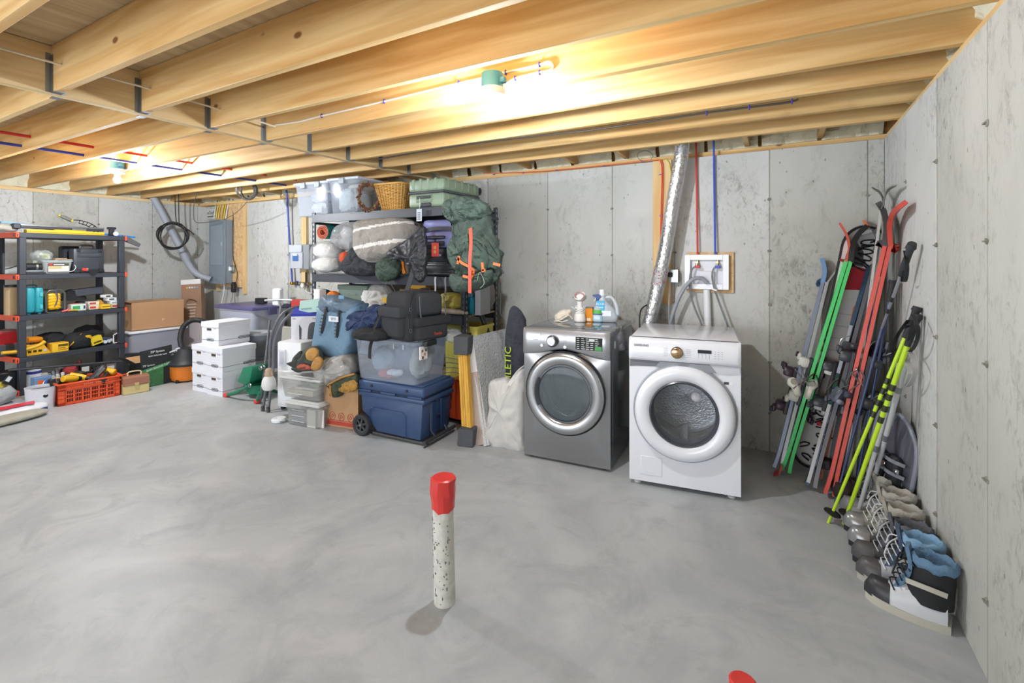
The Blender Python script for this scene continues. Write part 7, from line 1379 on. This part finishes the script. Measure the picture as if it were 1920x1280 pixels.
g = G(); g.add([onbd(x, t) for x, t in ((-.1, .845), (.02, .84), (.0, .9), (-.05, .93), (-.1, .88))], [tuple(range(5))]); g.build('grey_graphic', pl('55565c'), SNB)
for k in range(5): G().tube([onbd(-.1, .44 + .05 * k), onbd(.1, .45 + .05 * k)], .0015, 4).build('panel_line', pl('8d8f94'), SNB)
for k in range(4): G().tube([onbd(-.11 + .01 * k, .48 + .01 * k), onbd(-.08, .5 + .04 * k), onbd(-.11, .53 + .04 * k)], .008, 5, sm=3).build('grey_leaf', pl('7c7d80'), SNB)
g = G(); g.cb((0, 0, 0), (.03, .03, .03), bev=.004, X=T(*onbd(-.01, .19, .01))); g.build('red_mark', pl('b8303c'), SNB)
# dark teal-blue pair with orange companion
B_ = ac(1520, 920, 3.12); B_.z = .03; Tp = ac(1632, 500, 3.32)
SLATE = pair('alpine_skis', 'slate and navy skis with grey rounded tips, right of the snowboard', B_, Tp, [ac(1640, 470, 3.32), ac(1647, 445, 3.33), ac(1637, 430, 3.34)], [ac(1646, 470, 3.32), ac(1650, 450, 3.33), ac(1641, 432, 3.34)], .1, .013, [pl('34506a', .3), pl('6a6c72', .3)], sideC(1580), bind=(.43, pl('3a3d44', .35), pl('565a62')), tips=((pl('83868c', .3), 2.4), (pl('6d7076', .3), 1.5)))
for k, (z0, z1, c_) in enumerate(((.02, .36, 'b8babc'), (.36, .5, '1d4a3c'), (.5, .72, 'aab0bc'))):
    a1 = B_ + (Tp - B_) * z0; b1 = B_ + (Tp - B_) * z1; sv = sideC(1560); off = (Tp - B_).cross(sv).normalized() * -.02 + sv * .052
    adopt(solo(G().strip([a1 + off, b1 + off], .02, .004, (Tp - B_).cross(sv)), 'ski_graphic', pl(c_, .3), 'x', 'x'), SLATE)
B_ = ac(1545, 915, 3.2); B_.z = .03; Tp = ac(1628, 470, 3.42)
THIN = pair('alpine_skis', 'thin skis with orange edge and pointed orange tip behind the slate pair', B_, Tp, [ac(1630, 440, 3.43), ac(1628, 425, 3.44), ac(1618, 413, 3.45)], [ac(1634, 442, 3.43), ac(1634, 432, 3.44), ac(1625, 418, 3.45)], .07, .010, [pl('e07a34', .35), pl('3b3445', .35)], sideC(1590), tips=((pl('d8672f', .35), 1.2), (pl('3b3445', .35), .8)))
SOC = adopt(solo(G().cb((0, 0, 0), (.06, .08, .06), bev=.01), 'ski_strap', pl('232427', .7), 'black strap with white mark binding the orange-edged skis low down', 'strap', ac(1547, 868, 3.13)), THIN)
# red pair
B_ = ac(1556, 935, 3.02); B_.z = .03; Tp = ac(1664, 458, 3.12)
RED = pair('alpine_skis', 'coral red skis curling outward at the tips, right of the slate pair', B_, Tp, [ac(1662, 425, 3.12), ac(1655, 395, 3.12), ac(1646, 379, 3.12)], [ac(1668, 425, 3.12), ac(1676, 400, 3.12), ac(1692, 383, 3.12)], .095, .012, [pl('d4564a', .35), pl('cf5145', .35)], sideC(1620), bind=(.46, pl('33353b', .35), pl('4a4d55')), tips=((mt('4b474c', .3, var=.4, sc=12, name='dark_ski_base'), 2.6), (pl('cf5145', .35), 2.)))
# cross-country pair with thin tips
B_ = ac(1592, 915, 3.05); B_.z = .03; Tp = ac(1656, 395, 3.28)
pair('cross_country_skis', 'narrow white and grey cross-country skis with the highest crossing tips', B_, Tp, [ac(1656, 378, 3.28), ac(1650, 362, 3.28), ac(1637, 353, 3.28)], [ac(1657, 378, 3.28), ac(1664, 358, 3.28), ac(1677, 347, 3.28)], .05, .009, [pl('b9bab4', .35), pl('8b8c86', .35)], sideC(1640), tips=((pl('4e5048', .35), .9), (pl('8b8c86', .35), .9)))
for k, (ub, ut, vt, c_, d_, lb_) in enumerate(((1575, 1648, 520, 'd5d6d4', 3.22, 'white narrow ski seen edge-on behind the red skis'), (1600, 1652, 545, '4d6a55', 3.3, 'dark green narrow ski edge behind the red skis'), (1566, 1640, 560, '2b3350', 3.2, 'navy knurled ski edge left of the red skis'), (1585, 1664, 640, '5f6472', 3.05, 'grey lettered ski edge right of the red skis'), (1572, 1600, 700, '6a5c34', 3.25, 'olive ski edge low behind the red skis'))):
    B_ = ac(ub, 915, 3.1); B_.z = .02; Tp = ac(ut, vt, d_)
    solo(G().strip([B_, B_.lerp(Tp, .5), Tp], [.07, .065, .06], .012, sideC(1620)), 'spare_ski', pl(c_, .35), lb_, 'ski')
# tangle of bindings, brakes around the red skis
rnd = random.Random(6)
for k, (u, v, d_, lb_) in enumerate(((1590, 655, 3.1, 'dark grey ski binding high between slate and red skis'), (1640, 660, 3.0, 'black ski binding right of the red skis'), (1572, 740, 3.0, 'grey ski binding by the middle of the slate skis'), (1638, 748, 2.95, 'black ski binding below the crossed brakes'), (1608, 760, 3.02, 'dark binding behind the red skis at mid height'))):
    o = thing('ski_binding', lb_, 'binding', ac(u, v, d_), rot=(.2 * k, .3, .4 + .3 * k)); g = G(); g.cb((0, 0, 0), (.075, .06, .1), bev=.018, seg=2); g.cb((.01, -.03, .03), (.05, .05, .04), bev=.01); g.build('binding_body', pl(['3f4249', '1f2024', '4a5160', '26272b', '303237'][k], .35), o)
    G().cb((-.01, -.035, -.03), (.05, .03, .03), bev=.008).build('lever', pl(['6a6e78', '55585f', '8a90a0', '6d7078', '44474d'][k], .35), o); G().tube([(-.05, 0, -.02), (-.07, -.02, .05), (-.03, -.03, .09)], .004, 5, sm=3).build('brake_arm', STEEL, o); G().tube([(.05, 0, -.02), (.08, -.03, .03)], .004, 5).build('brake_arm', STEEL, o); adopt(o, [SLATE, RED, SLATE, RED, RED][k])
for k, (c_, lb_) in enumerate((((1610, 715), 'crossed silver brake arms on the red skis'), ((1480, 690), 'crossed silver brake arms on the green skis'))):
    d_ = 2.95 if not k else 3.18; g = G(); u, v = c_
    if k: u, v = 1505, 710
    g.tube([ac(u - 18, v + 18, d_), ac(u + 20, v - 10, d_)], .004, 6); g.tube([ac(u - 14, v - 18, d_), ac(u + 4, v + 6, d_), ac(u + 22, v + 4, d_)], .004, 6); g.tube([ac(u - 5, v - 26, d_), ac(u + 10, v + 14, d_)], .004, 6)
    adopt(solo(g, 'brake_arms', STEEL, lb_, 'brake arms'), GRN if k else RED)['kind'] = 'stuff'
for k, (u, v, fl_) in enumerate(((1488, 722, -1), (1522, 726, 1))):
    g = G(); M = wl_plane(ac(u, v, 3.2).y); tr_ = traced(M, [(u + fl_ * a_, v + b_) for a_, b_ in ((-14, 18), (-10, -2), (-2, -14), (10, -12), (12, -2), (4, 6), (-4, 22))], 0); c_ = ac(u, v, 3.2)
    puff(g, [(a_ - c_.x, b_ - c_.z) for a_, b_ in tr_], 0, .02, .02, .003, 12, 3, k=4); o = thing('binding_arm', '%s cream moulded binding arm on the green skis' % ('left' if fl_ < 0 else 'right'), 'binding', c_); g.build('arm', pl('cdc9bc', .4), o); G().cyl((.0, -.03, .03), (.0, -.01, .03), .018, n=12).build('pivot', pl('8d8a80', .3), o); adopt(o, GRN)
# poles
def pole(name, label, bot, top, r, m, grip=.13, gm=None, basket=None, bm=None, group=None, strap=None, marks=None):
    o = thing(name, label, 'ski pole', (bot.x, bot.y, 0), group=group); b0 = o.location.copy(); d_ = (top - bot).normalized()
    G().tube([bot - b0, top - b0], [r * .75, r], 10).build('shaft', m, o); G().tube([bot - b0 - d_ * .03, bot - b0 + d_ * .02], [.002, .005], 6).build('tip', STEEL, o)
    if grip:
        gm = gm or pl('2a2b2e', .7); g = G(); g.tube([top - b0 - d_ * grip * .2, top - b0 + d_ * grip * .2, top - b0 + d_ * grip * .75, top - b0 + d_ * grip], [.014, .017, .016, .02], 10, sm=3); g.tube([top - b0 + d_ * grip * .98, top - b0 + d_ * grip * 1.15], [.024, .02], 10); g.build('grip', gm, o)
    if basket: c = bot - b0 + d_ * .07; X = Matrix.Translation(c) @ d_.to_track_quat('Z', 'Y').to_matrix().to_4x4(); G().lathe([(.008, .012), (.042, .0), (.044, -.004), (.008, .002)], n=18, X=X).build('basket', bm or BLK, o)
    if strap: G().strip([Vector(q) - b0 for q in strap], .018, .003, (1, .3, 0), sm=5).build('wrist_strap', BLK, o)
    if marks:
        for (t, c_) in marks: q_ = b0 * 0 + (bot - b0) + (top - bot) * t; G().tube([q_, q_ + d_ * .035], r * 1.06, 10).build('mark', pl(c_), o)
    return o
def pp_(u, v, d): return ac(u, v, d)
yg = pl('b9dc2a', .35); mk = [(t, '2c3318') for t in (.58, .64, .7, .75)]
b1_ = fl(1553, 980); b2_ = fl(1582, 982)
pole('ski_pole', 'neon yellow-green ski pole with black grip, left of its pair', b1_, ac(1700, 625, 2.62), .0105, yg, basket=1, marks=mk, strap=[ac(1703, 600, 2.6), ac(1682, 630, 2.6), ac(1676, 655, 2.6), ac(1690, 650, 2.6), ac(1702, 610, 2.6)])
pole('ski_pole', 'neon yellow-green ski pole with black grip, right of its pair', b2_, ac(1704, 640, 2.6), .0135, yg, basket=1, marks=mk, strap=[ac(1712, 590, 2.6), ac(1722, 620, 2.6), ac(1714, 650, 2.6), ac(1703, 655, 2.6), ac(1712, 600, 2.6)])
wp_ = pl('c4c6c9', .35); b3_ = fl(1604, 978); b4_ = fl(1622, 962)
pole('ski_pole', 'white ski pole behind the yellow-green pair, left one', b3_, ac(1688, 680, 2.66), .014, wp_, grip=.02, basket=1, bm=pl('b8babd'), marks=[(.45, '6d7078'), (.7, '6d7078')]); WPR = pole('ski_pole', 'white ski pole with pale wrist strap, right one', b4_, ac(1700, 672, 2.64), .014, wp_, grip=.09, gm=pl('b5b4b0', .6), basket=None, marks=[(.5, '6d7078'), (.8, '8a8c90')])
adopt(solo(G().strip([ac(1700, 650, 2.6), ac(1716, 680, 2.6), ac(1712, 710, 2.6), ac(1700, 724, 2.6), ac(1706, 700, 2.6), ac(1700, 668, 2.6)], .02, .003, (1, .3, 0), sm=5), 'wrist_strap', pl('aeada9', .7), 'x', 'x'), WPR)
nv_ = pl('3e4a70', .35); b5_ = ac(1566, 925, 2.95); b5_.z = .01; b6_ = ac(1600, 905, 2.95); b6_.z = .01
pole('ski_pole', 'navy ski pole with silver upper shaft and tall black grip, left one', b5_, ac(1655, 610, 2.9), .009, nv_, grip=0); g = G()
pole('ski_pole', 'silver and black ski pole with tall black grip reaching above the others', ac(1653, 616, 2.9), ac(1692, 508, 2.75), .0085, mt('a9adb6', .3, .5, name='pole_silver'), grip=.17, gm=pl('33353a', .7), strap=[ac(1697, 470, 2.73), ac(1701, 500, 2.73), ac(1698, 525, 2.73), ac(1692, 526, 2.73), ac(1695, 510, 2.73)], marks=[(.3, '2c2e33'), (.5, '2c2e33')])
pole('ski_pole', 'navy ski pole running behind the left navy pole', b6_, ac(1668, 560, 2.95), .009, pl('33426c', .35), grip=.1)
# snowshoes
def snowshoe(label, c, tilt, dz):
    o = thing('snowshoe', label, 'snowshoe', c, rot=tilt); P = [(.0, 0, .0), (-.06, 0, .1), (-.1, 0, .3), (-.1, 0, .45), (-.06, -.02, .56), (0, -.03, .6), (.06, -.02, .56), (.1, 0, .45), (.1, 0, .3), (.06, 0, .1)]
    G().tube(P, .011, 8, closed=True, sm=4).build('frame', pl('8b8f9c', .4), o); q = smooth([Vector(p_) for p_ in P], 3, True); n = len(q); c_ = sum(q, Vector()) / n; g = G(); g.rings([[c_ + (v - c_) * .93 for v in q], [c_ + (v - c_) * .5 + Vector((0, -.012, 0)) for v in q], [c_ + Vector((0, -.012, 0)) + (v - c_) * .02 for v in q]], cap=False); g.build('decking', pl('5b5d68', .5), o)
    G().cb((0, -.04, .27), (.09, .05, .2), bev=.015).build('boot_binding', pl('2b2c31', .6), o)
    for z_ in (.2, .27, .34): G().strip([(-.07, -.03, z_), (-.03, -.075, z_ + .01), (.03, -.075, z_ + .01), (.07, -.03, z_)], .02, .004, (0, 0, 1), sm=3).build('strap', pl('85878f', .5), o)
    for x in (-.05, .05): G().cb((x, -.06, .3), (.025, .02, .03), bev=.004).build('buckle', met('c9ccd0', .25), o)
    return o
snowshoe('grey and black snowshoe standing against the right wall, nearer one', Vector((.575, 3.40, .04)), (-.05, .04, -1.2), 0)
snowshoe('grey and black snowshoe leaning beyond the nearer one', Vector((.50, 3.52, .04)), (-.08, .1, -1.0), 0)
solo(G().blob((0, 0, .06), (.08, .09, .07), .03, 14, 3), 'dark_glove', fab('2a2022'), 'dark red and black glove bundle at the foot of the poles', 'glove', (.36, 3.6, .02))
# boots
def boot(label, heel, ang, sole, shell, toe, lin, lac, hgt=.26, L_=.3, cuff=None, laces=True, tongue=None):
    o = thing('winter_boot', label, 'boot', (heel.x, heel.y, 0), ang); w = .052
    prof = lambda t: w * (.78 + .35 * math.sin(PI * min(1, t * 1.1)) ** .8) * (1 if t < .85 else max(.35, 1 - ((t - .85) / .15) ** 2 * .65))
    g = G(); R = []
    for i in range(15):
        t = i / 14; x = -.01 + (L_ + .005) * t; ww = prof(t) * 1.1; R.append([(x, ww, .0), (x, ww, .03 + .012 * t ** 3), (x, -ww, .03 + .012 * t ** 3), (x, -ww, .0)])
    g.rings(R); g.build('sole', sole, o)
    g = G(); R = []
    for i in range(17):
        t = i / 16; x = L_ * t * .985; hh = .13 - .02 * t if t < .35 else .123 - (t - .35) * .11; hh *= 1 if t < .86 else max(.25, 1 - ((t - .86) / .14) ** 2 * .75); ww = prof(t)
        R.append([(x, ww * math.cos(a_) * (1 if math.sin(a_) < .6 else .9), .028 + max(0, math.sin(a_)) * hh * .92) for a_ in [PI * j / 10 for j in range(11)]])
    g.rings(R); g.build('foot_upper', shell, o, ang=60)
    g = G(); R = []
    for i in range(5):
        t = .66 + .34 * i / 4; R.append([(L_ * t, prof(t) * 1.05 * math.cos(a_), .03 + max(0, math.sin(a_)) * (.075 if t < .95 else .03)) for a_ in [PI * j / 10 for j in range(11)]])
    g.rings(R); g.build('toe_cap', toe, o, ang=60)
    g = G(); R = []
    for i in range(8):
        t = i / 7; z_ = .08 + (hgt - .08) * t; cx = .062 - .02 * t; rx = .068 + .012 * (1 - t); ry = .052 + .006 * t
        R.append([(cx + rx * math.cos(2 * PI * j / 22), ry * math.sin(2 * PI * j / 22), z_ + .012 * math.cos(2 * PI * j / 22) * t) for j in range(22)])
    g.rings(R, cap=False); g.build('shaft', cuff or shell, o, ang=60)
    g = G(); R = []
    for k_, dz in ((1.02, 0), (1.16, .012), (1.14, .035), (.98, .042), (.82, .03), (.7, -.06), (.1, -.1)):
        R.append([(.042 + .068 * k_ * math.cos(2 * PI * j / 24), .056 * k_ * math.sin(2 * PI * j / 24), hgt - .01 + dz + .006 * math.sin(j * 1.7)) for j in range(24)])
    g.rings(R, cap=False); g.build('collar_lining', lin, o, ang=60)
    g = G(); g.strip([(.17, 0, .1), (.13, 0, .16), (.118, 0, .22), (.13, 0, hgt + .05)], [.05, .06, .07, .06], .014, (0, 1, 0), sm=4); g.build('tongue', tongue or lin, o, ang=60)
    if laces:
        for k in range(6):
            t = k / 5; x0, z0 = .185 - .065 * t, .105 + .13 * t; g = G(); g.tube([(x0 - .015, .04, z0 - .012), (x0 + .006, 0, z0 + .014), (x0 - .015, -.04, z0 - .012 + .014)], .003, 5, sm=3); g.build('lace', lac, o)
        g = G()
        for s_ in (-1, 1): g.tube([(.13, s_ * .01, .24), (.16, s_ * .045, .22), (.175, s_ * .055, .17), (.165, s_ * .03, .2)], .003, 5, sm=4)
        g.build('lace', lac, o)
    G().strip([(.0, .058, .16), (.07, .072, .17), (.13, .05, .16)], .02, .004, (0, 0, 1), sm=3).build('side_strap', sole, o); G().strip([(.0, -.058, .16), (.07, -.072, .17), (.13, -.05, .16)], .02, .004, (0, 0, 1), sm=3).build('side_strap', sole, o)
    return o
BK_ = pl('1d1e21', .6); WB_ = mt('c6c9ce', .4, name='pale_leather'); BLU = fab('5f7f9c'); GRY = fab('5f6068'); SLV = mt('8d8f90', .25, .4, name='silver_toe'); BEI = fab('a8a59b')
boot('black and white snow boot with light blue lining, nearest one', V3(.60, 2.575, 0), PI - .28, pl('b9b6a8'), WB_, pl('2a2b2f'), BLU, BK_, .24, .28, cuff=BK_, tongue=BLU)
boot('grey-toed snow boot with light blue lining, second nearest', V3(.595, 2.74, 0), PI - .2, pl('a8a69c'), mt('9da1a8', .5, name='grey_leather'), pl('4c4a4b'), fab('7fa6c4'), pl('d9dadb'), .24, .285, cuff=pl('2b3038'), tongue=fab('4a5a70'))
boot('black boot with dark grey toe and silver laces, third from the near end', V3(.59, 2.90, 0), PI - .15, BK_, pl('26272a', .5), pl('4a4849', .5), GRY, pl('b9babc'), .22, .28)
boot('black and silver boot with metallic toe and zigzag laces, fourth along the wall', V3(.59, 3.06, 0), PI - .12, BK_, pl('2b2c2f', .4), SLV, BEI, pl('d2d3d4'), .23, .28, cuff=BK_)
boot('olive-grey boot with thick fleece collar and shiny toe, fifth along the wall', V3(.59, 3.22, 0), PI - .12, BK_, mt('77786a', .35, name='olive_leather'), SLV, BEI, pl('cfd0d0'), .24, .285, cuff=BEI, tongue=BEI)
boot('pale grey boot with silver buckle behind the fleece-collared one', V3(.575, 3.4, 0), PI - .2, BK_, pl('8d8f8c', .4), pl('77797a', .4), BEI, STEEL, .25, .27, cuff=pl('9a9b97'), tongue=pl('7f8182'))
